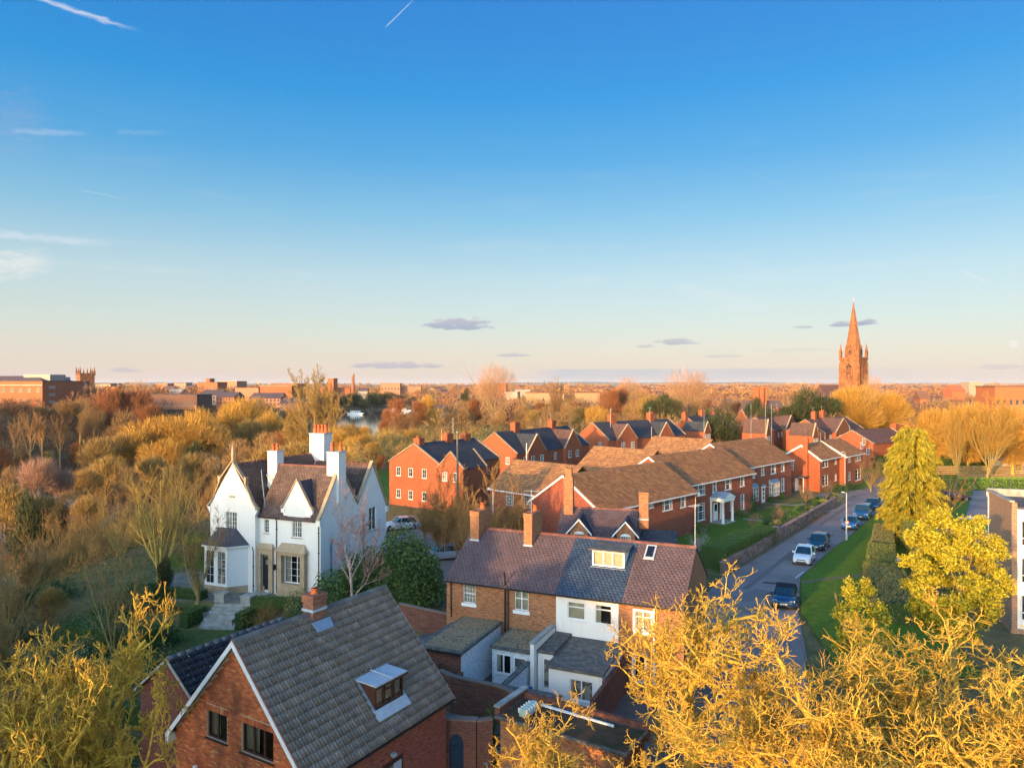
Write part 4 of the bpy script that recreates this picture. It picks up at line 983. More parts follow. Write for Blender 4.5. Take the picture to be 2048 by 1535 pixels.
for a, b, c, d in ((.07, .55, zb+.07, zt-.07), (.62, 1.12, zb+.07, zb+.62), (.62, 1.12, zb+.67, zt-.07), (1.19, 1.65, zb+.07, zt-.07)): MB_poly(WD, a, b, c, d, -.01).o('pane', CLEAR, dm)
for a, b in ((.07, .55), (.62, 1.12), (1.19, 1.65)): MB_poly(WD, a, b, zb, zt, -.12).o('curtain', CURTAIN, dm)
lr = MB(); lr.hexa([(xb+.15, yA-.1, zt), (xb+.15, yB+.1, zt), (xt-.12, yB+.1, zt+.06), (xt-.12, yA-.1, zt+.06), (xb+.15, yA-.1, zt+.06), (xb+.15, yB+.1, zt+.06), (xt-.12, yB+.1, zt+.12), (xt-.12, yA-.1, zt+.12)])
lr.o('lead_roof', LEADP, dm); MB().bar((xb+.2, (yA+yB)/2, zt+.09), (xt-.3, (yA+yB)/2, zt+.19), .035, .035).o('lead_roll', LEADP, dm)
WD.box(MB(), -.14, 1.86, zt-.09, zt, .02, .17).o('fascia', BROWNW, dm)
ap = MB()
def slp(x, y, d=.04): return (x+d*slope/math.hypot(1, slope), y, 7.86+th_-slope*x+d/math.hypot(1, slope))
ap.hexa([slp(xb, yA-.12), slp(xb+.30, yA-.12), slp(xb+.30, yB+.12), slp(xb, yB+.12), slp(xb, yA-.12, .08), slp(xb+.30, yA-.12, .08), slp(xb+.30, yB+.12, .08), slp(xb, yB+.12, .08)])
ap.o('lead_apron', LEADP, dm)
sd_ = MB()
for y in (yA-.12, yB+.02): sd_.hexa([slp(xt-.1, y), slp(xb, y), slp(xb, y+.1), slp(xt-.1, y+.1), slp(xt-.1, y, .07), slp(xb, y, .07), slp(xb, y+.1, .07), slp(xt-.1, y+.1, .07)])
sd_.o('side_flashing', LEAD, dm)
# chimney astride the ridge
yc = FH.hit(629, 1215, 'x', 0)[1]
ch = chimney(h.root, -.30, .30, yc-.36, yc+.36, 7.4, 8.72, brickmat('brick_chimney', (.30, .11, .06), (.20, .07, .05), (.25, .2, .15)), [(0, yc)], TERRA, .24, .15)
MB().box(-.34, .34, yc-.40, yc+.40, 8.05, 8.15).o('flashing', LEADP, ch)
fl = MB(); fl.hexa([slp(.31, yc-.5, .05), slp(.62, yc-.45, .05), slp(.62, yc+.45, .05), slp(.31, yc+.5, .05), slp(.31, yc-.5, .09), slp(.62, yc-.45, .09), slp(.62, yc+.45, .09), slp(.31, yc+.5, .09)]); fl.o('lead_apron', LEAD, ch)
# annex behind, lower dark roof
ax_ = House('', '', '', FH, -8.1, -3.9, 1.4, 7.5, 4.0, 5.62, BR_DARK, 'y', z0=-1.2, root=h.root)
ax_.roof(ANNEX_TILE, .30, .33, oh=.22, vo=.15, rolls=True, stagger=False, ridge=RIDGEG, seed=9)
ax_.barge((0,), GREYSTONE, w=.14, t=.04)
# ---------------------------------------------------------------- white villa
FV = Frame((-15.5, 58.7, 0), (.925, -.381))
villa = thing('white_villa', 'large white rendered villa with three steep gables and clay chimney pots', 'house', tuple(FV.O), FV.rot)
def vopen(W, x0, x1, pyt, pyb, c):
    a, _ = FV.front(x0, 900, c); b, _ = FV.front(x1, 900, c); xm = (x0+x1)/2
    return (a-W.p0.x, b-W.p0.x, FV.front(xm, pyb, c)[1], FV.front(xm, pyt, c)[1])
PR = .45
# left cross wing (gable to the front)
vW = Wall(villa, (-11.2, -PR), (-6.3, -PR))
ow1 = vopen(vW, 462, 484, 1024, 1062, -PR); ow1 = (1.75, 2.95, ow1[2], ow1[3])
hl = House('', '', '', FV, -11.2, -6.3, -PR, 10.5, 7.0, 10.6, RENDER, 'y', openings={'front': [ow1]}, root=villa, par={'front': .15, 'back': .15})
window(hl.W['front'], *ow1, cols=4, rows=4, mull=(.5,), each=True, sill=STONE, curtain=1)
hm = House('', '', '', FV, -6.3, 0, 0, 5.2, 6.5, 10.4, RENDER, 'x', openings={}, root=villa, skip=('front', 'left', 'right'))
hr = House('', '', '', FV, -6.3, 0, 5.2, 9.8, 6.2, 10.2, RENDER, 'x', openings={}, root=villa, skip=('front', 'left', 'right'))
WM = Wall(villa, (-6.3, 0), (0, 0))
o_s = vopen(WM, 528, 537.5, 1038, 1066, 0); o_b = vopen(WM, 584, 603.5, 1034, 1075, 0)
o_d = vopen(WM, 524.5, 540, 1103, 1174, 0); o_bw = vopen(WM, 569, 606, 1110, 1166, 0)
xg0, xg1, xga = -3.75+6.3, -1.0+6.3, -2.35+6.3
WM.build(RENDER, 0, [(0, 6.5), (xg0, 6.5), (xg0+.001, 7.35), (xga, 9.55), (xg1, 7.35), (xg1+.001, 6.5), (6.3, 6.5)], [o_s, o_b, (o_d[0], o_d[1], .25, o_d[3]), o_bw], .14)
window(WM, *o_s, cols=2, rows=4, each=True, sill=STONE)
window(WM, *o_b, cols=4, rows=4, mull=(.5,), each=True, sill=STONE, curtain=1)
window(WM, *o_bw, cols=3, rows=4, mull=(.335, .665), each=True, curtain=1)
door(WM, o_d[0], o_d[1], .25, o_d[3], BLACKP, fan=.45)
# side wall with the two gables, and the back
WS = Wall(villa, (0, 0), (0, 9.8))
ya = FV.side(738, 1035, 0)[0]; yb = FV.side(752, 1035, 0)[0]
os_ = (ya, yb, 4.3, 6.35)
WS.build(RENDER, 0, [(0, 6.6), (2.6, 10.5), (5.2, 6.9), (7.5, 10.3), (9.8, 6.3)], [os_], .12)
window(WS, *os_, cols=2, rows=3, mull=(.5,), sill=STONE, curtain=2, f=WHITE)
hl.roof(VILLASL, .28, .22, oh=.1, vo=.0, ridge=RIDGET, seed=31, thick=.08)
zm = lambda a, b: True
hm.roof(VILLASL, .28, .22, oh=.16, vo=.0, ridge=RIDGET, ridge_each=True, seed=41, thick=.08, rn=12, clip={0: lambda a, b: not (abs(a-(6.3-2.35)) < .95-b*.30 and b < 2.6) and not (a < .1)})
hr.roof(VILLASL, .28, .22, oh=.05, vo=.0, ridge=RIDGET, seed=51, thick=.08)
# small front gable roof running back into the main slope
sgm = MB(); 
for sg in (-1, 1):
    e0 = -2.35+sg*1.42
    p = [(e0, .12, 7.15), (e0, .62, 7.15), (-2.35, 2.15, 9.42), (-2.35, .12, 9.42)]
    sgm.hexa(p+[(a, b, c+.08) for a, b, c in p])
sgm.o('dormer_roof', DARKSL, villa)
dc_ = MB()
for sg in (-1, 1): dc_.poly([(-2.35+sg*1.38, 0, 6.4), (-2.35+sg*1.38, 0, 7.3), (-2.35+sg*1.38, .6, 7.3), (-2.35+sg*1.38, .1, 6.4)])
dc_.o('dormer_cheek', RENDER, villa)
# stone copings with kneelers
def coping_line(pts, y0, y1, m=STONE, name='coping', h=.14):
    for (xa, za), (xb, zb) in zip(pts, pts[1:]):
        MB().hexa([(xa, y0, za), (xb, y0, zb), (xb, y1, zb), (xa, y1, za), (xa, y0, za+h), (xb, y0, zb+h), (xb, y1, zb+h), (xa, y1, za+h)]).o(name, m, villa)
def coping_side(pts, x0, x1, m=STONE, h=.14):
    for (ya, za), (yb, zb) in zip(pts, pts[1:]):
        MB().hexa([(x0, ya, za), (x1, ya, za), (x1, yb, zb), (x0, yb, zb), (x0, ya, za+h), (x1, ya, za+h), (x1, yb, zb+h), (x0, yb, zb+h)]).o('coping', m, villa)
k = 7.15
coping_line([(-11.55, k-.18), (-11.3, k-.02), (-10.95, k+.35), (-10.10, k+2.0)], -PR-.09, -PR+.22); coping_line([(-10.22, k+2.0), (-10.02, k+2.25), (-8.75, k+3.75)], -PR-.11, -PR+.24)
coping_line([(-5.95, k-.18), (-6.2, k-.02), (-6.55, k+.35), (-7.40, k+2.0)], -PR-.09, -PR+.22); coping_line([(-7.28, k+2.0), (-7.48, k+2.25), (-8.75, k+3.75)], -PR-.11, -PR+.24)
for x in (-10.28, -7.42): MB().box(x, x+.2, -PR-.1, -PR+.24, k+1.95, k+2.5).o('kneeler', STONE, villa)
for x0_, x1_ in ((-11.52, -11.15), (-6.35, -5.98)): MB().prism([(x0_ if x0_ < -9 else x1_, k-.2), (x1_ if x0_ < -9 else x0_, k-.75), (x1_ if x0_ < -9 else x0_, k-.2)], 'y', -PR-.06, -PR+.2).o('kneeler', RENDER, villa)
MB().tube([(-8.75, -PR+.05, k+3.8), (-8.75, -PR+.05, k+4.15), (-8.75, -PR+.05, k+4.3), (-8.75, -PR+.05, k+5.3)], [.14, .11, .16, .03], 8).o('finial', STONE, villa)
coping_line([(-4.0, 7.22), (-3.72, 7.42), (-2.35, 9.62)], -.09, .20); coping_line([(-.74, 7.22), (-1.0, 7.42), (-2.35, 9.62)], -.09, .20)
for x0_, x1_, a in ((-3.95, -3.6, 1), (-1.1, -.78, -1)): MB().box(x0_, x1_, -.06, .2, 6.85, 7.2).o('kneeler', RENDER, villa)
coping_side([(-.28, 6.45), (.0, 6.75), (2.6, 10.62)], -.24, .09); coping_side([(5.2, 7.05), (2.6, 10.62)], -.24, .09)
coping_side([(5.2, 7.05), (7.5, 10.45)], -.24, .09); coping_side([(10.15, 6.0), (9.8, 6.4), (7.5, 10.45)], -.24, .09)
MB().box(-.3, .12, -.25, .02, 6.0, 6.5).o('kneeler', RENDER, villa); MB().box(-.3, .12, 9.7, 10.05, 5.6, 6.1).o('kneeler', RENDER, villa)
# chimneys
WC = RENDER
c = chimney(villa, -7.3, -6.3, 2.2, 3.1, 8.3, 11.6, WC, [(-7.05, 2.65), (-6.6, 2.65)], TERRA, .62, .15, capm=LEADP, corbel=False)
MB().box(-7.36, -6.24, 2.14, 3.16, 9.45, 9.62).o('flashing', LEADP, c)
chimney(villa, -.95, .22, 2.1, 3.15, 7.5, 11.75, WC, [(-.7, 2.5), (-.05, 2.8)], TERRA, .75, .16, capm=LEADP, corbel=False)
chimney(villa, -8.9, -7.2, 10.0, 11.3, 7.5, 12.6, WC, [(-8.7+.42*i, 10.65) for i in range(4)], TERRA, .85, .17, capm=LEADP, corbel=False)
# porch surround and stone bays
a, b = o_d[0]-6.3, o_d[1]-6.3
pm = MB(); pm.box(a-.42, a-.001, -.22, -.002, 0, 3.25); pm.box(b+.001, b+.42, -.22, -.002, 0, 3.25); pm.box(a-.42, b+.42, -.22, -.002, 3.251, 3.75); pm.o('stone_porch', STONE, villa)
MB().hexa([(a-.55, -.38, 3.76), (b+.55, -.38, 3.76), (b+.55, -.002, 3.76), (a-.55, -.002, 3.76), (a-.35, -.12, 4.15), (b+.35, -.12, 4.15), (b+.35, -.002, 4.15), (a-.35, -.002, 4.15)]).o('porch_hood', STONE, villa)
MB().box(a-.3, b+.3, -1.0, -.23, .0, .14).o('doorstep', GREYSTONE, villa)
for x in (a-.62, b+.50): MB().box(x, x+.13, -.2, -.03, 2.05, 2.5).o('wall_lantern', BLACKP, villa)
a, b = o_bw[0]-6.3, o_bw[1]-6.3; zb_, zt_ = o_bw[2], o_bw[3]
bm = MB(); bm.box(a-.45, a-.001, -.42, -.002, 0, zt_+.3); bm.box(b+.001, b+.45, -.42, -.002, 0, zt_+.3); bm.box(a-.001, b+.001, -.42, -.002, 0, zb_-.001); bm.box(a-.001, b+.001, -.42, -.002, zt_+.001, zt_+.3); bm.o('stone_bay', STONE, villa)
MB().hexa([(a-.6, -.58, zt_+.31), (b+.6, -.58, zt_+.31), (b+.6, -.002, zt_+.31), (a-.6, -.002, zt_+.31), (a-.2, -.1, zt_+.95), (b+.2, -.1, zt_+.95), (b+.2, -.002, zt_+.95), (a-.2, -.002, zt_+.95)]).o('stone_bay_roof', STONE, villa)
# hexagonal bay window on the left gable
bx0, bx1, by = -11.35, -7.05, -PR; dp_ = 1.25
pts = [(bx0, by), (bx0+.75, by-dp_), (bx1-1.1, by-dp_), (bx1, by)]
bay = MB(); 
for (xa, ya_), (xb_, yb_) in zip(pts, pts[1:]):
    bay.poly([(xa, ya_, 0), (xb_, yb_, 0), (xb_, yb_, .62), (xa, ya_, .62)])
bayo = bay.o('bay', STONE, villa)
for i, ((xa, ya_), (xb_, yb_)) in enumerate(zip(pts, pts[1:])):
    Wb = Wall(bayo, (xa, ya_), (xb_, yb_)); L_ = Wb.L
    op = [(.16, L_*.5-.18, .8, 3.55), (L_*.5+.18, L_-.16, .8, 3.55)] if i == 1 else [(.2, L_-.2, .8, 3.55)]
    if i == 2: op = []
    Wb.build(WHITE, .62, [(0, 3.95), (L_, 3.95)], op, .05, name='bay_wall')
    for q_ in op:
        Wb2 = Wall(bayo, (xa, ya_), (xb_, yb_)); window(Wb2, *q_, cols=2, rows=4, deep=.02, room=False, glass=GLASS, fw=.04, bar=.025)
br_ = MB(); ap_ = [(-10.1, by+.0, 5.25), (-8.3, by, 5.25)]; e_ = [(bx0-.2, by, 3.96), (bx0+.65, by-dp_-.18, 3.96), (bx1-1.0, by-dp_-.18, 3.96), (bx1+.2, by, 3.96)]
br_.poly([e_[0], e_[1], ap_[0]]).poly([e_[1], e_[2], ap_[1], ap_[0]]).poly([e_[2], e_[3], ap_[1]]).poly(e_[::-1]); bro = br_.o('bay_roof', GREYSL, villa)
tiles(bro, GREYSL, Vector(e_[1])+Vector((0, 0, .01)), Vector((1, 0, 0)), (Vector(ap_[0])-Vector((ap_[0][0], e_[1][1], 3.96))).normalized(), bx1-1.0-bx0-.65, 1.9, .28, .22, .014, clip=lambda a, b: (a > b*.22+.05) and (a < (bx1-1.0-bx0-.65)-b*.45))
gb = MB(); 
for p_, q_ in zip(e_, e_[1:]): gb.bar((p_[0], p_[1], 3.93), (q_[0], q_[1], 3.93), .1, .1)
gb.o('gutter', WHITE, villa)
# pipes, gutters, niche
downpipe(villa, WM, o_d[1]+.72, .1, 6.45); downpipe(villa, WM, 6.15, .1, 6.4); downpipe(villa, hl.W['front'], 4.75, .1, 3.9)
downpipe(villa, WS, 1.3, .1, 4.6); downpipe(villa, WS, 6.0, 1.0, 5.9)
for a0_, a1_ in ((0, xg0-.25), (xg1+.25, 6.1)): gutter(villa, WM, a0_, a1_, 6.42, BLACKP, d=.2, h=.08)
zz0 = FV.front(483, 990, -PR)[1]; xx0 = -8.75
nm = MB(); nm.box(xx0-.13, xx0+.13, -PR-.02, -PR+.03, 8.05, 9.15); nm.o('niche', plain('grey_render', (.62, .63, .64), .8), villa); MB().box(xx0-.25, xx0+.25, -PR-.1, -PR+.02, 7.9, 8.0).o('niche_sill', STONE, villa)
MB().box(-6.3, -5.7, -.045, -.002, 0, .55).o('plinth', STONE, villa)
MB().bar((-6.05, -.0, 10.3), (-5.75, .15, 7.1), .08, .05).o('valley_lead', LEAD, villa)
# steps down from the terrace, four stone blocks
D_ST = Vector((-.10, -.995, 0))
st = thing('garden_steps', 'flight of stone steps between square stone piers in front of the villa', 'steps', (-22.3, 58.05, 0), -0.12)
for i in range(7):
    MB().box(-1.45, 1.45, -.38*(i+1), -.38*i+.05, -1.3, -.02-.172*i).o('step', GREYSTONE, st)
piers = [(433, 456, 1202), (484, 510, 1208), (396, 419, 1240), (449, 473, 1253)]
pl = ['stone pier at the top left of the villa steps', 'stone pier at the top right of the villa steps', 'stone pier at the bottom left of the villa steps', 'stone pier at the bottom right of the villa steps']
for (x0_, x1_, yb_), lb, zz in zip(piers, pl, (0, 0, -1.25, -1.25)):
    p = P((x0_+x1_)/2, yb_, zz); t = thing('stone_pier', lb, 'pier', (p.x, p.y, zz), -.3, 'piers of the garden steps'); MB().box(-.45, .45, -.4, .4, -.1, .62).o('shaft', GREYSTONE, t); MB().box(-.5, .5, -.45, .45, .621, .72).o('capstone', GREYSTONE, t)
# ---------------------------------------------------------------- cottage terrace
FT = Frame((-4.2, 46.65, 0), (.914, -.406))
cot = thing('cottage_terrace', 'row of old brick cottages with purple and blue slate roof and white rendered middle cottage', 'cottages', tuple(FT.O), FT.rot)
def topen(x0, x1, pyt, pyb, c=0):
    a, _ = FT.front(x0, 900, c); b, _ = FT.front(x1, 900, c); xm = (x0+x1)/2
    return (a, b, FT.front(xm, pyb, c)[1], FT.front(xm, pyt, c)[1])
B1, B2, LT = 7.5, 11.35, 15.1
t_w1 = topen(926, 951, 1168, 1206); t_w2 = topen(1029, 1057, 1182, 1221)
t_w3 = topen(1135, 1170, 1204, 1239); t_w4 = topen(1190, 1224, 1210, 1249); t_w5 = topen(1270, 1302, 1223, 1262); t_w6 = topen(1268, 1290, 1310, 1362)
Wt1 = Wall(cot, (0, 0), (B1, 0)); Wt2 = Wall(cot, (B1, -.012), (B2, -.012)); Wt3 = Wall(cot, (B2, 0), (LT, 0))
sh = lambda o, d: (o[0]-d, o[1]-d, o[2], o[3])
Wt1.build(BR_ORANGE, 0, [(0, 5), (B1, 5)], [t_w1, t_w2]); Wt2.build(RENDER, 0, [(0, 5), (B2-B1, 5)], [sh(t_w3, B1), sh(t_w4, B1)]); Wt3.build(BR_ORANGE, 0, [(0, 5), (LT-B2, 5)], [sh(t_w5, B2), sh(t_w6, B2)])
window(Wt1, *t_w1, cols=4, rows=5, trans=(.5,), curtain=2, sill=WHITE, sill_h=.2); window(Wt1, *t_w2, cols=2, rows=2, mull=(.5,), trans=(.6,), curtain=2, sill=WHITE, sill_h=.2, head=BR_ORANGE)
window(Wt2, *sh(t_w3, B1), cols=1, rows=2, trans=(.70,), curtain=2, sill=WHITE, fw=.06); window(Wt2, *sh(t_w4, B1), cols=1, rows=2, trans=(.74,), curtain=4, sill=WHITE, fw=.06)
window(Wt3, *sh(t_w5, B2), cols=2, rows=2, mull=(.5,), trans=(.7,), curtain=2, sill=WHITE, sill_h=.2, surround=WHITE); window(Wt3, *sh(t_w6, B2), cols=1, rows=1, sill=WHITE, surround=WHITE)
hc = House('', '', '', FT, 0, LT, 0, 7.8, 5.0, 7.5, {'front': BR_ORANGE, 'left': BR_ORANGE, 'right': BR_ORANGE, 'back': BR_ORANGE}, 'x', root=cot, skip=('front',))
hc.roof(PURPLE, oh=.22, vo=.06, thick=.09, tile=False, under=plain('slate_underlay', (.05, .045, .055), .9))
O, ev, sv, L, S = hc.slopes[0]
for a_, b_, m_, sd2 in ((0, B1+.06, PURPLE, 1), (B1+.06, B2+.3, BLUESL, 2), (B2+.3, L, PURPLE, 3)):
    tiles(hc.rf, m_, O+ev*a_, ev, sv, b_-a_, S, .26, .20, .012, seed=sd2)
O, ev, sv, L, S = hc.slopes[1]; tiles(hc.rf, PURPLE, O, ev, sv, L, S, .26, .2, .012, seed=7)
zr_ = 7.5+.09+.04
ridge_tiles(hc.rf, RIDGET, (-.06, 3.9, zr_), (LT+.06, 3.9, zr_), 36, w=.28, h=.09)
gutter(cot, Wt1, -.1, B1, 4.92, BLACKP, d=.3, h=.08); gutter(cot, Wt2, 0, B2-B1, 4.92, BLACKP, d=.3, h=.08); gutter(cot, Wt3, 0, LT-B2, 4.92, BLACKP, d=.3, h=.08)
def roofpt(Fr, zr, ze, half, px, py, th=.1):   # on the front slope of an x-ridge roof (eave at y=0)
    sl = (zr-ze)/half; n = Fr.v*(-sl) + Vector((0, 0, 1)); r = ray(px, py); p0 = Fr.O + Vector((0, 0, ze+th)); t = (p0-Vector((0, 0, CAMH))).dot(n)/r.dot(n); return Fr.loc(Vector((0, 0, CAMH))+r*t)
# chimney stacks running from mid slope to ridge
for (xa, xb_, ytop, ybase) in ((940.5, 957.5, 1022, 1080), (1047.5, 1064, 1027, 1091)):
    pa, pb = roofpt(FT, 7.5, 5, 3.9, xa, ybase), roofpt(FT, 7.5, 5, 3.9, xb_, ybase)
    w_ = FT.front(xb_, 1050, pa.y)[0]-FT.front(xa, 1050, pa.y)[0]; zt_ = FT.front((xa+xb_)/2, ytop, pa.y)[1]
    x0_ = FT.front(xa, 1050, pa.y)[0]
    c = chimney(cot, x0_, x0_+w_, pa.y, 4.6, 5.8, zt_, BR_ORANGE, [(x0_+w_*.5, 4.1)], TERRA, .42, .17, corbel=True)
    MB().box(x0_-.03, x0_+w_+.03, pa.y-.03, pa.y+.02, pa.z-.05, pa.z+.10).o('flashing', LEADP, c)
    if xa > 1000: aerial(c, x0_+.3, 3.4, zt_, 1.5, .2)
# flat dormer in the blue roof
p0_, p1_ = roofpt(FT, 7.5, 5, 3.9, 1184, 1131), roofpt(FT, 7.5, 5, 3.9, 1249, 1136)
xa, xb_, yd, zb_ = p0_.x, p1_.x, (p0_.y+p1_.y)/2, (p0_.z+p1_.z)/2; zt_ = zb_+.98; yb_ = yd+.98/.641
do = link('dormer', None, parent=cot)
for x_ in (xa, xb_): MB().poly([(x_, yd, zb_-.2), (x_, yd, zt_), (x_, yb_, zt_)]).o('dormer_cheek', WHITE, do)
Wd = Wall(do, (xa, yd), (xb_, yd)); Lw = Wd.L
Wd.build(WHITE, zb_-.1, [(0, zt_), (Lw, zt_)], [(.1, Lw-.1, zb_+.1, zt_-.12)], .03, name='dormer_front')
mm = MB(); 
for a_ in (.36, .64): Wd.box(mm, Lw*a_-.04, Lw*a_+.04, zb_+.1, zt_-.12, -.06, .0)
mm.o('window_frame', WHITE, do)
for a_, b_ in ((.1, Lw*.36-.04), (Lw*.36+.04, Lw*.64-.04), (Lw*.64+.04, Lw-.1)): MB_poly(Wd, a_, b_, zb_+.1, zt_-.12, -.04).o('pane', CLEAR, do); MB_poly(Wd, a_, b_, zb_+.1, zt_-.12, -.12).o('curtain', CURTAIN, do)
MB().hexa([(xa-.2, yd-.22, zt_), (xb_+.2, yd-.22, zt_), (xb_+.12, yb_+.15, zt_+.06), (xa-.12, yb_+.15, zt_+.06), (xa-.2, yd-.22, zt_+.07), (xb_+.2, yd-.22, zt_+.07), (xb_+.12, yb_+.15, zt_+.13), (xa-.12, yb_+.15, zt_+.13)]).o('dormer_roof', FELT, do)
MB().box(xa-.1, xb_+.1, yd-.12, yd-.03, zb_-.16, zb_-.05).o('lead_apron', LEADP, do)
# rooflight
q0, q1 = roofpt(FT, 7.5, 5, 3.9, 1287, 1117, .13), roofpt(FT, 7.5, 5, 3.9, 1303, 1097, .13)
rl = MB(); w_ = .62; 
def rp(x, y, d): return (x, y-.0, 5.0+.1+.641*y+d)
rl.hexa([rp(q0.x, q0.y, 0), rp(q0.x+w_, q0.y, 0), rp(q0.x+w_, q0.y+.95, 0), rp(q0.x, q0.y+.95, 0), rp(q0.x, q0.y, .1), rp(q0.x+w_, q0.y, .1), rp(q0.x+w_, q0.y+.95, .1), rp(q0.x, q0.y+.95, .1)]); rlo = rl.o('rooflight', LEADP, cot)
MB().poly([rp(q0.x+.09, q0.y+.09, .105), rp(q0.x+w_-.09, q0.y+.09, .105), rp(q0.x+w_-.09, q0.y+.86, .105), rp(q0.x+.09, q0.y+.86, .105)]).o('pane', GLASS, rlo)
xp = topen(1011, 1013, 1160, 1260)[0]
downpipe(cot, Wt1, .35, 2.6, 4.95); downpipe(cot, Wt1, xp, .2, 5.9, r=.055); downpipe(cot, Wt1, xp+.2, .2, 5.0)
WHp = MB(); Wt3.box(WHp, topen(1307, 1310, 1200, 1280)[0]-B2, topen(1307, 1310, 1200, 1280)[0]-B2+.09, .2, 4.9, .02, .1); WHp.o('downpipe', WHITE, cot)
aerial(cot, LT-.05, 3.9, 7.5, 2.7, 1.2, mast=.025)
# rear extensions ------------------------------------------------
def flatbox(name, x0, x1, y0, y1, z, wm, rm, edge=BLACKP, op=None, front_op=(), side_op=(), base=0.0, over=.12):
    r = MB().o(name, None, cot) if False else thing(name, '', '', (0, 0, 0)); return r
def ext(label, x0, x1, b0, b1, z, walls, roofm, edge=FELT, wins=(), rwins=(), over=.12, sl=.12):
    """flat roofed rear extension, b = distance out from the cottage wall"""
    t = link('extension', None, parent=cot)
    t['label'] = label
    e_ = MB(); e_.hexa([(x0-over, -b1-over, z-sl), (x1+over, -b1-over, z-sl), (x1+over, -b0-.02, z), (x0-over, -b0-.02, z), (x0-over, -b1-over, z-sl+.16), (x1+over, -b1-over, z-sl+.16), (x1+over, -b0-.02, z+.16), (x0-over, -b0-.02, z+.16)]); e_.o('flat_roof', edge, t)
    k = .18; s_ = MB(); zf_ = lambda yy: z-sl+.168+sl*(yy+b1+over)/(b1+over-b0-.02); s_.poly([(x0-over+k, -b1-over+k, zf_(-b1-over+k)), (x1+over-k, -b1-over+k, zf_(-b1-over+k)), (x1+over-k, -b0-.04, zf_(-b0-.04)), (x0-over+k, -b0-.04, zf_(-b0-.04))]); s_.o('roof_surface', roofm, t)
    Wf = Wall(t, (x0, -b1), (x1, -b1)); Wr = Wall(t, (x1, -b1), (x1, -b0-.02)); Wl = Wall(t, (x0, -b0-.02), (x0, -b1))
    Wf.build(walls[0], 0, [(0, z-sl), (Wf.L, z-sl)], [w[:4] for w in wins], .08); Wr.build(walls[1], 0, [(0, z-sl), (Wr.L, z)], [w[:4] for w in rwins], .08); Wl.build(walls[2], 0, [(0, z), (Wl.L, z-sl)], (), .08)
    return t, Wf, Wr
e1, f1, r1 = ext('extension with gravel roof and long white side wall', 1.35, 3.85, 0, 5.3, 2.62, (BR_OLD, PBRICK, PBRICK), GRAVEL)
gutter(e1, f1, -.1, 2.6, 2.56, BLACKP, d=.22, h=.1)
Wlw = Wall(cot, (.55, -.02), (.55, -5.0)); 
MB().box(.45, .62, -5.2, -.02, 0, 2.2).o('garden_wall', PBRICK, cot); MB().box(.40, .67, -5.25, -.02, 2.2, 2.28).o('wall_coping', FELT, cot)
w2 = [(.55, 1.15, .85, 1.95, 0), (1.3, 2.2, .15, 1.95, 0)]
e2, f2, r2 = ext('white extension with window and glazed door', 4.65, 7.1, 0, 2.95, 2.32, (PBRICK, DARKSL, PBRICK), GRAVEL, wins=w2)
window(f2, .25, 1.25, .85, 1.98, cols=2, rows=1, mull=(.5,), deep=-.06, fw=.07, curtain=0, sill=WHITE) ; door(f2, 1.33, 2.2, .1, 2.0, WHITE, deep=-.03)
MB_poly(f2, 1.45, 2.08, .85, 1.85, .045).o('pane', GLASS, f2.parent)
MB().box(7.22, 7.45, -3.4, -.02, 0, 2.95).o('party_wall', RENDER, cot); MB().box(7.17, 7.50, -3.45, -.02, 2.95, 3.05).o('wall_coping', GREYSTONE, cot)
e3, f3, r3 = ext('grey felt-roofed extension stepping round the white yard', 8.6, 11.6, 0, 4.1, 2.35, (RENDER, RENDER, RENDER), FELT, wins=[(1.2, 2.5, .6, 1.7)], sl=.25)
window(f3, 1.2, 2.5, .6, 1.7, cols=2, rows=1, mull=(.5,), room=False, glass=GLASS)
e4, f4, r4 = ext('small link roof beside the blue roofed cottage', 7.52, 8.45, 0, 3.0, 2.5, (RENDER, RENDER, RENDER), FELT, wins=[(.25, .85, .2, 2.2)], over=.05)
door(f4, .25, .85, .2, 2.2, WHITE, glazed=False); MB_poly(f4, .36, .74, .5, 2.05, -.06).o('pane', GLASS, f4.parent)
MB().box(6.85, 7.05, -6.2, -2.96, 0, 1.72).o('yard_wall', PBRICK, cot); MB().box(6.78, 7.12, -6.25, -2.97, 1.72, 1.80).o('wall_coping', FELT, cot)
MB().box(4.9, 10.2, -6.6, -6.3, 0, 1.6).o('yard_wall', BR_OLD, cot); MB().box(4.85, 10.25, -6.68, -6.22, 1.6, 1.70).o('wall_coping', FELT, cot)
MB().box(3.86, 4.0, -6.5, -5.3, 0, 1.55).o('yard_wall', BR_OLD, cot); MB().box(1.9, 3.9, -6.5, -6.3, 0, 1.9).o('yard_wall', BR_OLD, cot)
MB().box(1.6, 2.8, -6.0, -5.75, 0, 2.05).o('yard_wall', BR_OLD, cot)
MB().box(11.75, 11.95, -6.6, -.02, 0, 1.9).o('yard_wall', BR_OLD, cot)
sheet('white_yard', [FT.world(7.1, -6.25), FT.world(8.6, -6.25), FT.world(8.6, -3.0), FT.world(7.1, -3.0)], .02, plain('yard_slabs', (.25, .27, .30), .9))
bl = FT.world(7.6, -4.4); t = thing('garden_chair', 'bright blue plastic chair in the small white yard', 'chair', (bl.x, bl.y, .02), .4)
BLUEP = plain('blue_plastic', (.01, .11, .42), .4); MB().box(-.28, .28, -.25, .25, .38, .44).o('seat', BLUEP, t); MB().box(-.28, .28, .22, .28, .44, .85).o('backrest', BLUEP, t)
for x in (-.24, .20):
    for y in (-.22, .18): MB().box(x, x+.05, y, y+.05, 0, .38).o('leg', BLUEP, t)
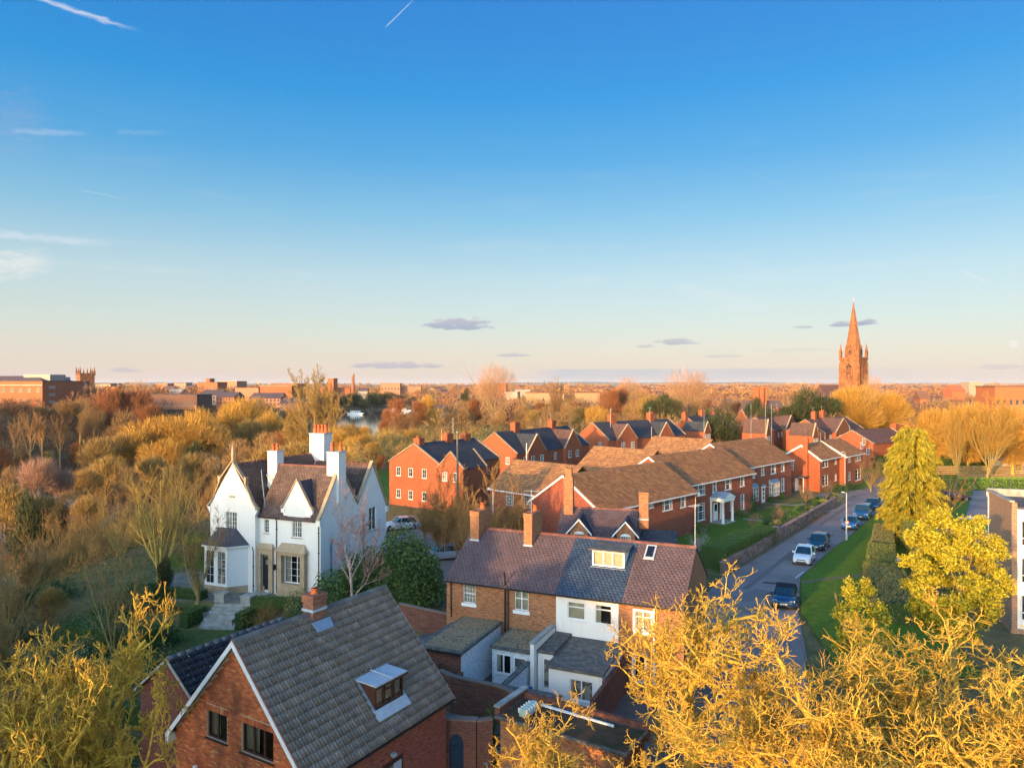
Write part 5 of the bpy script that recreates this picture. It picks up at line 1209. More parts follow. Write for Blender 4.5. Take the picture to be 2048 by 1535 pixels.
bn = FT.world(8.25, -5.2); t = thing('water_tank', 'low grey covered box beside the blue chair', 'box', (bn.x, bn.y, .02), FT.rot); MB().box(-.55, .75, -.5, .5, 0, .95).o('body', FELT, t); MB().box(-.6, .8, -.55, .55, .951, 1.0).o('lid', FELT, t)
# outbuilding with mossy flat roof and lantern light
obp = [P(991.6, 1435, 2.4), P(1110, 1470, 2.4), P(1041, 1397, 2.4)]
ux = (obp[1]-obp[0]); ux.z = 0; FO = Frame((obp[0].x, obp[0].y, 0), (ux.x, ux.y))
ob = thing('outbuilding', 'small brick outbuilding with a dark mossy flat roof and white lantern light', 'outbuilding', tuple(FO.O), FO.rot)
Dp = FO.loc(obp[2]).y
a0_, _ = FO.front(1042, 1500, .15); a1_, _ = FO.front(1092, 1500, .15)
Wo = Wall(ob, (.15, .15), (6.2, .15)); wo = (a0_-.15, a1_-.15, .65, 1.95)
Wo.build(BR_ORANGE, -.1, [(0, 2.4), (6.05, 2.4)], [wo], .1); window(Wo, *wo, cols=3, rows=1, mull=(.33, .66), f=CREAM, fw=.06, room=False, glass=GLASS)
Wall(ob, (.15, Dp), (.15, .15)).build(BR_OLD, -.1, [(0, 2.4), (Dp-.15, 2.4)])
Wall(ob, (6.2, .15), (6.2, Dp)).build(BR_OLD, -.1, [(0, 2.4), (Dp-.15, 2.4)])
MB().box(-.05, 6.4, -.08, Dp, 2.4, 2.52).o('flat_roof', FELT, ob); MB().poly([(.2, .05, 2.526), (6.3, .05, 2.526), (6.3, Dp-.1, 2.526), (.2, Dp-.1, 2.526)]).o('roof_surface', mat('mossy_felt', lambda b: (b.col(b.mix(b.step(b.noise(2.2, 6), .4, .62), (.085, .05, .03), (.045, .045, .02))), b.rough(.95))), ob)
MB().box(-.12, .12, .1, Dp+.3, 2.45, 2.85).o('parapet', BR_OLD, ob); MB().box(-.16, .16, .05, Dp+.35, 2.85, 2.92).o('wall_coping', GREYSTONE, ob)
MB().box(.12, 6.4, Dp+.02, Dp+.22, 2.0, 2.75).o('parapet', BR_OLD, ob)
MB().bar((1.3, Dp-.45, 2.62), (5.0, Dp-.5, 2.58), .10, .08).o('white_duct', WHITE, ob)
lx, ly = FO.hit(1057, 1420, 'x', 0)[:2]; lp = FO.loc(P(1057, 1422, 2.6))
VERD = plain('lantern_green', (.42, .56, .46), .6)
ln = MB(); ln.box(lp.x-.2, lp.x+.2, lp.y-.5, lp.y+.5, 2.53, 2.7); lno = ln.o('roof_lantern', VERD, ob); MB().prism([(lp.x-.24, 2.70), (lp.x+.24, 2.70), (lp.x+.1, 2.9), (lp.x-.1, 2.9)], 'y', lp.y-.55, lp.y+.55).o('lantern_hood', VERD, lno)
for i in range(5): MB().box(lp.x-.245, lp.x+.245, lp.y-.5+i*.22, lp.y-.485+i*.22, 2.70, 2.905).o('lantern_rib', WHITE, lno)
# yard walls (tall curved wall, arch wall, left garden wall)
def wallseg(name, label, pts, z0, z1, m, t=.24, cop=COPE, cat='wall', z1b=None):
    root = thing(name, label, cat, (pts[0][0], pts[0][1], 0)); b0 = Vector((pts[0][0], pts[0][1], 0))
    mb = MB(); cp = MB(); n = len(pts)-1
    for i, (a, b) in enumerate(zip(pts, pts[1:])):
        a = Vector((a[0], a[1], 0))-b0; b = Vector((b[0], b[1], 0))-b0; e = (b-a).normalized(); nn = Vector((-e.y, e.x, 0))*t/2
        za = z1 if z1b is None else z1+(z1b-z1)*i/n; zb = z1 if z1b is None else z1+(z1b-z1)*(i+1)/n
        mb.hexa([a-nn+Vector((0, 0, z0)), b-nn+Vector((0, 0, z0)), b+nn+Vector((0, 0, z0)), a+nn+Vector((0, 0, z0)), a-nn+Vector((0, 0, za)), b-nn+Vector((0, 0, zb)), b+nn+Vector((0, 0, zb)), a+nn+Vector((0, 0, za))])
        m2 = nn*1.25; cp.hexa([a-m2+Vector((0, 0, za)), b-m2+Vector((0, 0, zb)), b+m2+Vector((0, 0, zb)), a+m2+Vector((0, 0, za)), a-m2*.9+Vector((0, 0, za+.07)), b-m2*.9+Vector((0, 0, zb+.07)), b+m2*.9+Vector((0, 0, zb+.07)), a+m2*.9+Vector((0, 0, za+.07))])
    mb.o('masonry', m, root)
    if cop: cp.o('coping', cop, root)
    return root
wallseg('yard_wall', 'tall old brick yard wall curving between the near house and the cottage yards', [P(880, 1340, 1.9), P(905, 1352, 1.9), P(950, 1362, 1.9), P(990, 1370, 1.9), P(1020, 1381, 1.9), P(1045, 1396, 2.2)], -.1, 1.9, BR_OLD)
wallseg('garden_wall', 'long brick garden wall running left from the cottages below the evergreen bush', [P(800, 1207, 1.6), P(850, 1218, 1.6), P(897, 1228, 1.6)], -.1, 1.6, BR_OLD)
wallseg('garden_wall', 'low brick wall closing the dark yard left of the cottages', [P(848, 1284, 1.0), P(800, 1262, 1.0)], -.1, 1.0, BR_OLD)
# arch wall with opening
pa, pb = P(888, 1437, 2.45), P(952, 1440, 2.45); FA = Frame((pa.x, pa.y, 0), (pb-pa).xy)
aw = thing('arched_wall', 'brick garden wall pierced by a tall arched opening beside the near house', 'wall', tuple(FA.O), FA.rot)
La = (pb-pa).length; ax0, ax1 = FA.front(898, 1500)[0], FA.front(927, 1500)[0]; xm = (ax0+ax1)/2; rr = (ax1-ax0)/2
mb = MB(); N_ = 12; zs_ = 1.35
for yy in (0, .3):
    mb.poly([(0, yy, -.1), (ax0, yy, -.1), (ax0, yy, 2.4), (0, yy, 2.4)]); mb.poly([(ax1, yy, -.1), (La, yy, -.1), (La, yy, 2.4), (ax1, yy, 2.4)])
    for i in range(N_):
        a0_, a1_ = math.pi*(1-i/N_), math.pi*(1-(i+1)/N_); mb.poly([(xm+rr*math.cos(a0_), yy, zs_+rr*math.sin(a0_)*1.35), (xm+rr*math.cos(a1_), yy, zs_+rr*math.sin(a1_)*1.35), (xm+rr*math.cos(a1_), yy, 2.4), (xm+rr*math.cos(a0_), yy, 2.4)])
for i in range(N_):
    a0_, a1_ = math.pi*(1-i/N_), math.pi*(1-(i+1)/N_); mb.poly([(xm+rr*math.cos(a0_), 0, zs_+rr*math.sin(a0_)*1.35), (xm+rr*math.cos(a1_), 0, zs_+rr*math.sin(a1_)*1.35), (xm+rr*math.cos(a1_), .3, zs_+rr*math.sin(a1_)*1.35), (xm+rr*math.cos(a0_), .3, zs_+rr*math.sin(a0_)*1.35)])
for x in (ax0, ax1, La, 0): mb.poly([(x, 0, -.1), (x, .3, -.1), (x, .3, 2.4 if x in (0, La) else zs_), (x, 0, 2.4 if x in (0, La) else zs_)])
mb.o('masonry', BR_OLD, aw); MB().box(-.05, La+.05, -.05, .35, 2.4, 2.47).o('coping', COPE, aw)
gt = MB()
for i in range(7): x = ax0+.08+i*(ax1-ax0-.16)/6; gt.tube([(x, .15, 0), (x, .15, zs_+rr*1.2*math.sqrt(max(.05, 1-((x-xm)/rr)**2)))], .014, 5)
for z in (.15, 1.2): gt.bar((ax0, .15, z), (ax1, .15, z), .03, .03)
gt.o('iron_gate', BLACKP, aw)
wallseg('garden_wall', 'old brick wall patched with pale render running from the arch to the outbuilding', [P(953, 1441, 2.35), P(984, 1437, 2.35)], -.1, 2.35, BR_OLD)
# dark garden furniture seen through and beside the arch
SAGE = plain('sage_wood', (.20, .32, .27), .6)
lz = P(1003, 1500, .6); t = thing('steamer_chair', 'folded sage green wooden lounger leaning in the corner yard', 'lounger', (lz.x, lz.y, .02), .75)
for x in (-.32, .28): MB().bar((x, -.9, .25), (x, .9, 1.15), .045, .05).o('rail', SAGE, t)
for i in range(12): MB().bar((-.30, -.85+i*.15, .29+i*.075), (.30, -.85+i*.15, .29+i*.075), .09, .02).o('slat', SAGE, t)
for x in (-.3, .26): MB().bar((x, .5, .95), (x, .9, 0), .04, .04).o('leg', SAGE, t); MB().bar((x, -.7, .35), (x, -.5, 0), .04, .04).o('leg', SAGE, t)
lz = P(966, 1518, .5); t = thing('garden_chair', 'sage green slatted garden chair against the patched wall', 'chair', (lz.x, lz.y, .02), -.2)
MB().box(-.27, .27, -.25, .25, .40, .44).o('seat', SAGE, t)
for i in range(6): MB().box(-.26+i*.09, -.20+i*.09, .22, .25, .44, .98).o('slat', SAGE, t)
for x in (-.27, .22):
    for y in (-.25, .21): MB().box(x, x+.045, y, y+.045, 0, .399).o('leg', SAGE, t)
lz = P(1018, 1523, .3); t = thing('garden_urn', 'tall cream garden urn beside the lounger', 'urn', (lz.x, lz.y, .02), 0)
MB().tube([(0, 0, 0), (0, 0, .08), (0, 0, .12), (0, 0, .85), (0, 0, .92), (0, 0, .95), (0, 0, .93)], [.16, .16, .10, .21, .24, .22, .15], 14).o('bowl', CREAM, t, True); MB().tube([(-.1, 0, .9), (-.08, 0, 1.08), (.08, 0, 1.08), (.1, 0, .9)], .012, 5, False).o('handle', CREAM, t)
lz = P(1032, 1515, .5); t = thing('garden_chair', 'round-backed pale metal garden chair beside the cream urn', 'chair', (lz.x, lz.y, .02), .3)
MB().tube([(0, 0, .45), (0, 0, .47)], [.25, .25], 16).o('seat', LEADP, t); mbx = MB(); mbx.tube([(.24*math.cos(a), .2, .72+.24*math.sin(a)) for a in np.linspace(0, 2*math.pi, 17)], .012, 5, False)
for i in range(7): x = -.2+i*.066; zh = math.sqrt(max(0, .24**2-x*x)); mbx.tube([(x, .2, .72-zh), (x, .2, .72+zh)], .007, 4)
mbx.o('backrest', LEADP, t)
for a in (.5, 2.1, 3.7, 5.3): MB().tube([(.2*math.cos(a), .2*math.sin(a), .45), (.24*math.cos(a), .24*math.sin(a), 0)], .011, 5).o('leg', LEADP, t)
# ladder leaning on the painted side wall
lw = P(886, 1325, 1.2); t = thing('ladder', 'aluminium ladder leaning behind the near house beside the gravel roofed extension', 'ladder', (lw.x, lw.y, 0.02), 1.2)
for x in (-.2, .2): MB().bar((x, 0, 0), (x, .8, 2.2), .04, .06).o('rail', LEADP, t)
for i in range(8): MB().bar((-.2, .09+.09*i*1.05, .25+i*.26), (.2, .09+.09*i*1.05, .25+i*.26), .03, .03).o('rung', LEADP, t)
# ---------------------------------------------------------------- cottage with two gabled dormers, behind
FD = Frame((P(1112, 1095, 5.0).x, 0, 0), (.958, -.285))
pr0, pr1 = P(1153, 1017, 6.9), P(1300, 1023, 6.9)
uu = (pr1-pr0); FD = Frame((pr0.x, pr0.y, 0), (uu.x, uu.y)); LD = uu.length
hd = House('dormer_cottage', 'brick cottage with purple slate roof and two white gabled dormers behind the terrace', 'cottage', FD, -1.2, LD-1.0, -3.6, 3.6, 4.35, 6.9, BR_ORANGE, 'x')
hd.roof(PURPLE, .26, .2, oh=.2, vo=.06, ridge=RIDGET, ridge_each=True, rn=24, seed=61)
for px, top, yb_, base in ((1128, 953, 1146, 1032), (1278, 984, 1297, 1040)):
    xa, za = FD.front(px, top, -.6); xb_, _ = FD.front(yb_, top, -.6)
    c = chimney(hd.root, xa, xb_, -.75, .0, 5.6, za, BR_ORANGE, [], corbel=(px > 1200))
    MB().box(xa-.03, xb_+.03, -.78, .03, 6.30, 6.42).o('flashing', LEADP, c)
    if px < 1200: aerial(c, (xa+xb_)/2, -.4, za-1.2, .8, .3); MB().box(xa+.12, xb_-.12, -.65, -.1, za, za+.7).o('chimney_top', BR_ORANGE, c)
for k_, (pa_, pl_, pr_) in enumerate((((1157, 1038.5), (1132, 1066), (1183.6, 1068.6)), ((1250.4, 1043.6), (1224, 1071), (1278, 1074.5)))):
    yf = -3.0
    xa, zt_ = FD.front(*pa_, yf); xl, zl = FD.front(*pl_, yf); xr, zr2 = FD.front(*pr_, yf); ze_ = (zl+zr2)/2; hw = (xr-xl)/2; xa = (xl+xr)/2
    sb = House('', '', '', FD, xa-hw*.68, xa+hw*.68, yf+.12, -.4, ze_+(zt_-ze_)*.30, zt_, BR_ORANGE, 'y', z0=ze_-1.2, root=hd.root, skip=('back', 'front'))
    wfr = sb.W['front']; wl_ = wfr.L; ww = .36; sb.W['front'].build(BR_ORANGE, ze_-1.2, [(0, sb.ze), (wl_/2, sb.zr), (wl_, sb.ze)], [(wl_/2-.42, wl_/2+.42, ze_-.75, ze_-.02)], .06)
    window(wfr, wl_/2-.42, wl_/2+.42, ze_-.75, ze_-.02, cols=4, rows=3, room=False, glass=GLASS, fw=.06, bar=.03)
    arch = MB(); arch.prism([(xa+.42*math.cos(a), ze_-.02+.2*math.sin(a)) for a in np.linspace(0, math.pi, 9)], 'y', yf+.06, yf+.11); arch.o('arched_head', WHITE, hd.root)
    sb.roof(DARKSL, .25, .2, oh=hw*.32, vo=.15, ridge=DARKSL, thick=.05)
    sb.barge((0,), WHITE, w=.16, t=.05)
MB().box(LD-.99, LD+2.2, -2.4, 2.4, 0, 4.3).o('side_wing', BR_ORANGE, hd.root)
sw = House('', '', '', FD, LD-.99, LD+2.2, -2.42, 2.4, 4.3, 5.3, BR_ORANGE, 'x', root=hd.root, skip=('front', 'back', 'left')); sw.roof(DARKSL, .3, .24, oh=.15, vo=.05, seed=66)
# ---------------------------------------------------------------- brick row along the road
ROW = []
segs = [(57.9, 76.6, -43.8, 4.9, 0), (76.6, 95.2, -45.6, 5.35, 1), (95.2, 112.3, -47.4, 5.75, 2)]
lbl = ['nearest block of the brown-tiled brick row, its white-edged gable facing the cottages', 'middle block of the brown-tiled brick row with the white columned porch', 'farthest block of the brown-tiled brick row with bow windows and a slim white door']
wins = {0: [(1173, 1203, 1008, 1030), (1290, 1307, 987, 1016), (1325, 1345, 989, 1020), (1361, 1372, 986, 1014)],
        1: [(1394, 1410, 964, 990, 4), (1425, 1434, 960, 984, 3), (1449, 1463, 953, 979, 4), (1480, 1489, 950, 972, 3), (1394, 1410, 1006, 1040, 4), (1462, 1463, 1000, 1020, 3), (1481, 1489, 988, 1018, 3)],
        2: [(1499, 1510, 933, 956, 4), (1522, 1529, 930, 950, 3), (1541, 1552, 926, 947, 4), (1562, 1569, 923, 942, 3), (1562, 1569, 956, 982, 3)]}
for (t0, t1, s0, ze_, k_), lb in zip(segs, lbl):
    O_ = TS(t0, s0); Fq = Frame((O_.x, O_.y, 0), (D2.x, D2.y)); L_ = t1-t0
    opn = []
    for w_ in wins[k_]:
        a_, b_ = Fq.front(w_[0], 900)[0], Fq.front(w_[1], 900)[0]; xm = (w_[0]+w_[1])/2
        z1_, z0_ = Fq.front(xm, w_[2])[1], Fq.front(xm, w_[3])[1]
        if b_-a_ < .7: m_ = (a_+b_)/2; a_, b_ = m_-.4, m_+.4
        z1_ = min(z1_, ze_-.22)
        opn.append((max(.1, a_), min(L_-.1, b_), max(z0_, .4), z1_))
    if k_ == 1: opn = [o for o in opn]
    hh = House('terrace_block', lb, 'house row', Fq, 0, L_, 0, 9.2, ze_, ze_+3.05, BR_RED, 'x', openings={'front': opn}, group='blocks of the brown-tiled brick row')
    for o in opn: window(hh.W['front'], *o, cols=(4 if o[1]-o[0] > 1.1 else 3), rows=6, trans=(.5,), curtain=random.choice((0, 1)), fw=.07, bar=.025, deep=.03, sill=WHITE, sill_h=.09, mull=((.22, .78) if o[1]-o[0] > 1.15 else ()))
    hh.roof(BROWN_TILE, .33, .42, oh=.45, vo=.12, rolls=False, stagger=True, ridge=BROWN_TILE, seed=70+k_, thick=.1, tthick=.075)
    hh.barge((0, 1), WHITE, w=.24, t=.05, box_end=(k_ == 0)); gutter(hh.root, hh.W['front'], -.1, L_+.1, ze_-.1, WHITE, d=.55, h=.14)
    wg = House('', '', '', Fq, 3.9, 13.1, 8.9, 19.5, ze_, ze_+2.95, BR_RED, 'y', root=hh.root, skip=('front',))
    wg.roof(BROWN_TILE, .33, .42, oh=.4, vo=.1, ridge=BROWN_TILE, seed=80+k_, tthick=.075); wg.barge((1,), WHITE)
    gutter(hh.root, wg.W['left'], 0, 10.6, ze_-.1, WHITE, d=.5, h=.14)
    for yy in (1.2, 3.9, 6.6): window(wg.W['left'], 10.6-yy-1.2, 10.6-yy, 3.1, 4.6, cols=4, rows=4, room=False, glass=GLASS, deep=-.06)
    if k_ == 0: downpipe(hh.root, hh.W['front'], L_-.15, .05, ze_-.1, CREAM, d=.12)
    hh.root['seg'] = k_; ROW.append((hh, Fq))
# portico on the middle block
hh, Fq = ROW[1]; xa, _ = Fq.front(1424, 1040); xb_, _ = Fq.front(1444, 1040)
xa = Fq.front(1422, 1043)[0]-.3; xb_ = xa+2.9; r = hh.root; pm = MB().box(xa, xb_, -1.9, -.01, 2.75, 3.1); po = pm.o('portico', WHITE, r)
MB().box(xa-.1, xb_+.1, -2.0, -.02, 3.101, 3.2).o('cornice', WHITE, po)
MB().prism([(xa-.12, 3.2), (xb_+.12, 3.2), ((xa+xb_)/2, 3.85)], 'y', -2.02, -.015).o('portico_roof', LEAD, po); MB().prism([(xa+.15, 3.24), (xb_-.15, 3.24), ((xa+xb_)/2, 3.74)], 'y', -2.06, -2.021).o('pediment', WHITE, po)
for x in (xa+.22, xb_-.22):
    MB().tube([(x, -1.7, 0), (x, -1.7, .12), (x, -1.7, .13), (x, -1.7, 1.2), (x, -1.7, 2.6), (x, -1.7, 2.62), (x, -1.7, 2.75)], [.24, .24, .17, .165, .14, .19, .19], 16).o('column', WHITE, po, True); MB().box(x-.15, x+.15, -.16, -.011, 0, 2.75).o('pilaster', WHITE, po)
Wf = hh.W['front']; dd = MB(); Wf.box(dd, xa+.9, xa+1.95, 0.1, 2.35, .005, .06); do = dd.o('door', WHITE, r); MB_poly(Wf, xa+1.1, xa+1.75, 1.3, 2.15, .065).o('pane', GLASS, do)
for q_ in (xa+.45, xa+2.2): Wf.box(MB(), q_, q_+.28, 1.0, 2.3, .004, .04).o('side_light', GLASS, do)
MB().box(xa-.1, xb_+.1, -2.1, -.01, 0, .09).o('doorstep', GREYSTONE, po)
# bow windows and door on the far block
hh, Fq = ROW[2]; r = hh.root; Wf = hh.W['front']
for px0, px1, yt, yb2 in ((1497, 1512, 972, 1000), (1538, 1554, 962, 990)):
    a_, b_ = Fq.front(px0, 980)[0], Fq.front(px1, 980)[0]; a_, b_ = max(a_, .1), b_; z1_ = 2.75; z0_ = .75; d_ = .55
    pts = [(a_, 0), (a_+.45, -d_), (b_-.45, -d_), (b_, 0)]; bm_ = MB()
    for p_, q_ in zip(pts, pts[1:]): bm_.poly([(p_[0], p_[1], z0_), (q_[0], q_[1], z0_), (q_[0], q_[1], z1_), (p_[0], p_[1], z1_)])
    bo = bm_.o('bow_window', GLASS, r); fm = MB()
    for p_, q_ in zip(pts, pts[1:]):
        Wb = Wall(bo, p_, q_); Lb = Wb.L
        for z in (z0_, z0_+.66, z0_+1.32, z1_-.08): Wb.box(fm, 0, Lb, z, z+(.08 if z in (z0_, z1_-.08) else .04), -.02, .04)
        n_ = max(2, int(Lb/.4))
        for i in range(n_+1): Wb.box(fm, max(0, Lb*i/n_-.03), min(Lb, Lb*i/n_+.03), z0_, z1_, -.02, .042)
    fm.o('window_frame', WHITE, bo); MB().poly([(a_-.1, -.0, z1_+.45), (a_-.1, 0, z1_), (a_+.4, -d_-.1, z1_)]).poly([(a_-.1, 0, z1_+.45), (a_+.4, -d_-.1, z1_), (b_-.4, -d_-.1, z1_), (b_+.1, 0, z1_+.45)]).poly([(b_+.1, 0, z1_+.45), (b_-.4, -d_-.1, z1_), (b_+.1, 0, z1_)]).o('lead_roof', LEAD, bo)
a_ = Fq.front(1523, 980)[0]; dd = MB(); Wf.box(dd, a_, a_+1.0, .1, 2.35, .005, .08); do = dd.o('door', WHITE, r); Wf.box(MB(), a_-.18, a_+1.18, 2.36, 2.5, 0.002, .25).o('canopy', WHITE, do)
MB().prism([(a_-.18, 2.5), (a_+1.18, 2.5), (a_+.5, 2.85)], 'y', -.24, -.003).o('door_pediment', LEAD, do)
for i in range(3): MB_poly(Wf, a_+.25, a_+.75, .6+.6*i, 1.02+.6*i, .085).o('pane', GLASS, do)
# semi-detached pair beyond
O_ = TS(119.2, -45.6); FS = Frame((O_.x, O_.y, 0), (D2.x, D2.y))
for k_, (x0_, x1_, yf, wl_) in enumerate(((0, 8.6, 0, [(1645, 1656, 920, 934), (1669, 1673, 916, 928), (1645, 1656, 950, 971), (1669, 1673, 948, 961)]), (8.6, 17.2, -.9, [(1696, 1701, 911, 924), (1711, 1721, 908, 921), (1696, 1701, 944, 960), (1711, 1721, 938, 960)]))):
    opn = []
    for w_ in wl_:
        a_, b_ = FS.front(w_[0], 900, yf)[0]-x0_, FS.front(w_[1], 900, yf)[0]-x0_; m_ = (a_+b_)/2; hw = max(.45, (b_-a_)/2); xm = (w_[0]+w_[1])/2
        opn.append((max(.3, m_-hw), min(8.3, m_+hw), FS.front(xm, w_[3], yf)[1], min(4.9, FS.front(xm, w_[2], yf)[1])))
    hs = House('brick_house', ['brick house with white bargeboards and outside chimney stack beyond the brick row', 'brick house attached beyond the one with the outside chimney stack, set forward'][k_], 'house', FS, x0_, x1_, yf, 6.4, 5.3, 7.4+.15*k_, BR_COUNCIL, 'x', openings={'front': opn}, yr=3.0)
    for o in opn: window(hs.W['front'], *o, cols=2, rows=3, mull=(.5,), room=False, glass=GLASS, deep=.03, sill=WHITE)
    hs.roof(BROWN_TILE, .4, .36, oh=.35, vo=.12, ridge=BROWN_TILE, seed=90+k_, tthick=.075); hs.barge((0, 1), WHITE, w=.3); gutter(hs.root, hs.W['front'], -.1, 8.7, 5.2, WHITE, d=.5)
    if k_ == 0:
        yl, zl = FS.side(1590, 926, 0); Wl = hs.W['left']; aa = 6.4-yl
        window(Wl, 6.4-FS.side(1597, 920, 0)[0]-.0, 6.4-FS.side(1581, 920, 0)[0], 3.2, 4.5, cols=3, rows=2, trans=(.65,), deep=-.06, room=False, glass=GLASS) if False else None
        window(Wl, .45, 2.1, 3.2, 4.5, cols=3, rows=2, trans=(.65,), deep=-.06, room=False, glass=GLASS)
        yc = FS.side(1611, 900, -.3)[0]; c = chimney(hs.root, -.5, -.01, yc-.4, yc+.4, 0, 8.6, BR_COUNCIL, [(-.25, yc)], TERRA, .4, .14)
        Wp = MB(); Wp.box(-2.6, -.02, 1.6, 3.2, 2.3, 2.45); pc = Wp.o('porch_roof', FELT, hs.root); MB().box(-2.55, -2.45, 1.62, 1.72, 0, 2.3).o('porch_post', WHITE, pc); MB().box(-2.4, -1.2, 3.0, 3.08, .1, 2.2).o('porch_door', WHITE, pc)
# ---------------------------------------------------------------- council blocks with dark slate roofs
def council(name, label, pl_, pr_, zr, half, ze, roofm, gables=(), chims=(), wn=(), group=None, left_w=(), z0=0, brick=BR_COUNCIL, depth2=None, left=True, tw=(.35, .3), yr_shift=0):
    a = P(*pl_, zr); b = P(*pr_, zr); u = b-a; Fq = Frame((a.x, a.y, 0), (u.x, u.y)); L_ = u.length
    hh = House(name, label, 'house', Fq, 0, L_, -half, depth2 or half, ze, zr, brick, 'x', yr=0, z0=z0, group=group)
    hh.roof(roofm, tw[0], tw[1], oh=.2, vo=-.12, ridge=roofm, seed=len(label), thick=.08, tthick=.02)
    hh.coping((0, 1), STONE if brick is BR_COUNCIL else GREYSTONE, w=.34, h=.12, up=.10)
    for gpx, gpy, hw, proj, zg in gables:
        xg, zz = Fq.front(gpx, gpy, -half-proj); zg = zz if zg is None else zg
        gg = House('', '', '', Fq, xg-hw, xg+hw, -half-proj, 0, ze+.0, zg, brick, 'y', root=hh.root, skip=('back',), z0=z0)
        gg.roof(roofm if random.random() < .5 else BROWNSL, tw[0], tw[1], oh=.12, vo=-.1, thick=.06, seed=int(gpx)); gg.coping((0,), STONE, w=.3, h=.1, up=.08)
        for sx in (-.5, .5): window(gg.W['front'], hw+sx*hw-.55, hw+sx*hw+.55, ze-2.05, ze-.75, cols=2, rows=2, mull=(.5,), room=False, glass=GLASS, deep=-.05, sill=WHITE)
        window(gg.W['front'], hw-.12, hw+.12, zg-1.6, zg-1.0, cols=1, rows=1, fw=.02, room=False, glass=GLASS, deep=-.03, f=brick)
    for cpx, cpy, w_ in chims:
        xc = Fq.front(cpx, cpy, 0)[0]; zc = Fq.front(cpx, cpy, 0)[1]; chimney(hh.root, xc-w_/2, xc+w_/2, -.55, .55, zr-.8, zc, brick, [(xc-w_*.25, 0), (xc+w_*.25, 0)], TERRA, .35, .14)
        if random.random() < .6: aerial(hh.root, xc, .3, zc, 1.3, random.uniform(0, 3))
    wn = [(Fq.front(a_, 800, -half)[0], Fq.front(a_, zc_, -half)[1], w_) if a_ > 200 else (a_, zc_, w_) for a_, zc_, w_ in wn]
    for a_, zc_, w_ in wn: window(hh.W['front'], a_-w_/2, a_+w_/2, zc_-.65, zc_+.65, cols=2, rows=2, mull=(.5,), room=False, glass=GLASS, deep=-.05, sill=WHITE)
    Wl = hh.W['left']
    for a_, zc_, w_ in left_w: window(Wl, a_-w_/2, a_+w_/2, zc_-.62, zc_+.62, cols=2, rows=2, room=False, glass=GLASS, deep=-.05, sill=WHITE)
    return hh, Fq
GC = 'brick blocks with steep slate roofs beyond the row'
hA, FAa = council('slate_roofed_block', 'lit brick block with blue slate roof, nearest to the villa and behind the telegraph pole', (828, 889), (950, 877), 8.9, 4.9, 6.2, DARKSL, chims=((838, 876, 1.1), (895, 867, 1.4), (931, 867, 1.2)), group=GC, left_w=((1.9, 4.9, .8), (4.3, 4.9, .8), (6.9, 4.9, .8), (1.9, 1.7, .8), (4.3, 1.7, .8), (6.9, 1.7, .8)), wn=((6.5, 4.9, 1.2), (10, 4.9, 1.2), (6.5, 1.9, 1.2), (10, 1.9, 1.2)))
sb = House('', '', '', FAa, -.02, 5.2, -9.0, -4.6, 6.0, 8.1, BR_COUNCIL, 'x', root=hA.root); sb.roof(DARKSL, .35, .3, oh=.12, vo=-.1); sb.coping((0, 1))
for a_ in (1.2, 3.2): window(sb.W['left'], a_-.4, a_+.4, 4.2, 5.4, room=False, glass=GLASS, deep=-.05, sill=WHITE)
council('slate_roofed_block', 'brick block with two front gables and two stacks, left of the brown roofs', (989, 866), (1137, 852.5), 8.5, 5, 5.0, DARKSL, gables=((1075, 869, 3.0, .6, None), (1147, 860, 3.0, .6, None)), chims=((1030, 845, 1.5), (1104, 841, 1.6)), group=GC, left_w=((8.0, 3.6, .8),), wn=((2.5, 3.6, .8), (13.0, 3.6, .9)))
council('slate_roofed_block', 'brick block with two front gables standing behind the middle brown roof', (1184, 846), (1338, 838.5), 8.7, 5, 5.2, DARKSL, gables=((1256, 849, 3.2, .6, None), (1333.7, 845, 2.6, .6, None)), chims=((1224, 829, 1.9), (1301, 825.5, 1.9)), group=GC, left_w=((7.5, 3.9, .8),), wn=((5, 3.9, .8),))
council('slate_roofed_block', 'brick block with small stepped gables, left of the clustered gables', (1372, 834), (1440, 829.5), 8.8, 5, 5.4, DARKSL, gables=((1415.8, 844, 1.6, 1.5, None), (1465, 842, 1.9, 1.5, None)), chims=((1369, 825, 1.0), (1404, 821, 1.9), (1427, 825, 1.0)), group=GC, left_w=((2.5, 4, .9),), wn=((12, 4, 1.2), (17, 4, 1.2)))
council('slate_roofed_block', 'long brick block with the narrow left gable, rearmost of the clustered gables', (1483, 820), (1650, 819.5), 9.0, 5, 5.6, BROWNSL, gables=((1524, 822, 4.2, .8, None),), chims=((1526, 811, 2.0), (1608, 811, 2.2), (1540, 817, 1.4)), group=GC, left_w=((2, 4.6, .7), (5, 4.6, .7), (2, 1.9, .7), (5, 1.9, .7)))
council('slate_roofed_block', 'lit brick block with a wide gable in the middle of the clustered gables', (1510, 836), (1585, 827), 8.4, 5, 5.2, BROWNSL, gables=((1583, 831, 5.2, 1.0, None), (1537, 839, 1.6, 1.2, None)), chims=((1555, 817, 1.7), (1582, 824, 1.6)), group=GC, wn=((4, 3.9, 1), (7, 3.9, 1)))
council('slate_roofed_block', 'lit brick block with the widest gable, nearest of the clustered gables', (1610, 840), (1690, 833), 8.2, 5, 5.0, BROWNSL, gables=((1688, 837, 5.4, 1.0, None), (1632, 847, 1.6, 1.2, None)), chims=((1645, 822, 1.8), (1628, 824, 1.3)), group=GC, wn=((4, 3.8, 1.2), (8, 3.8, 1)))
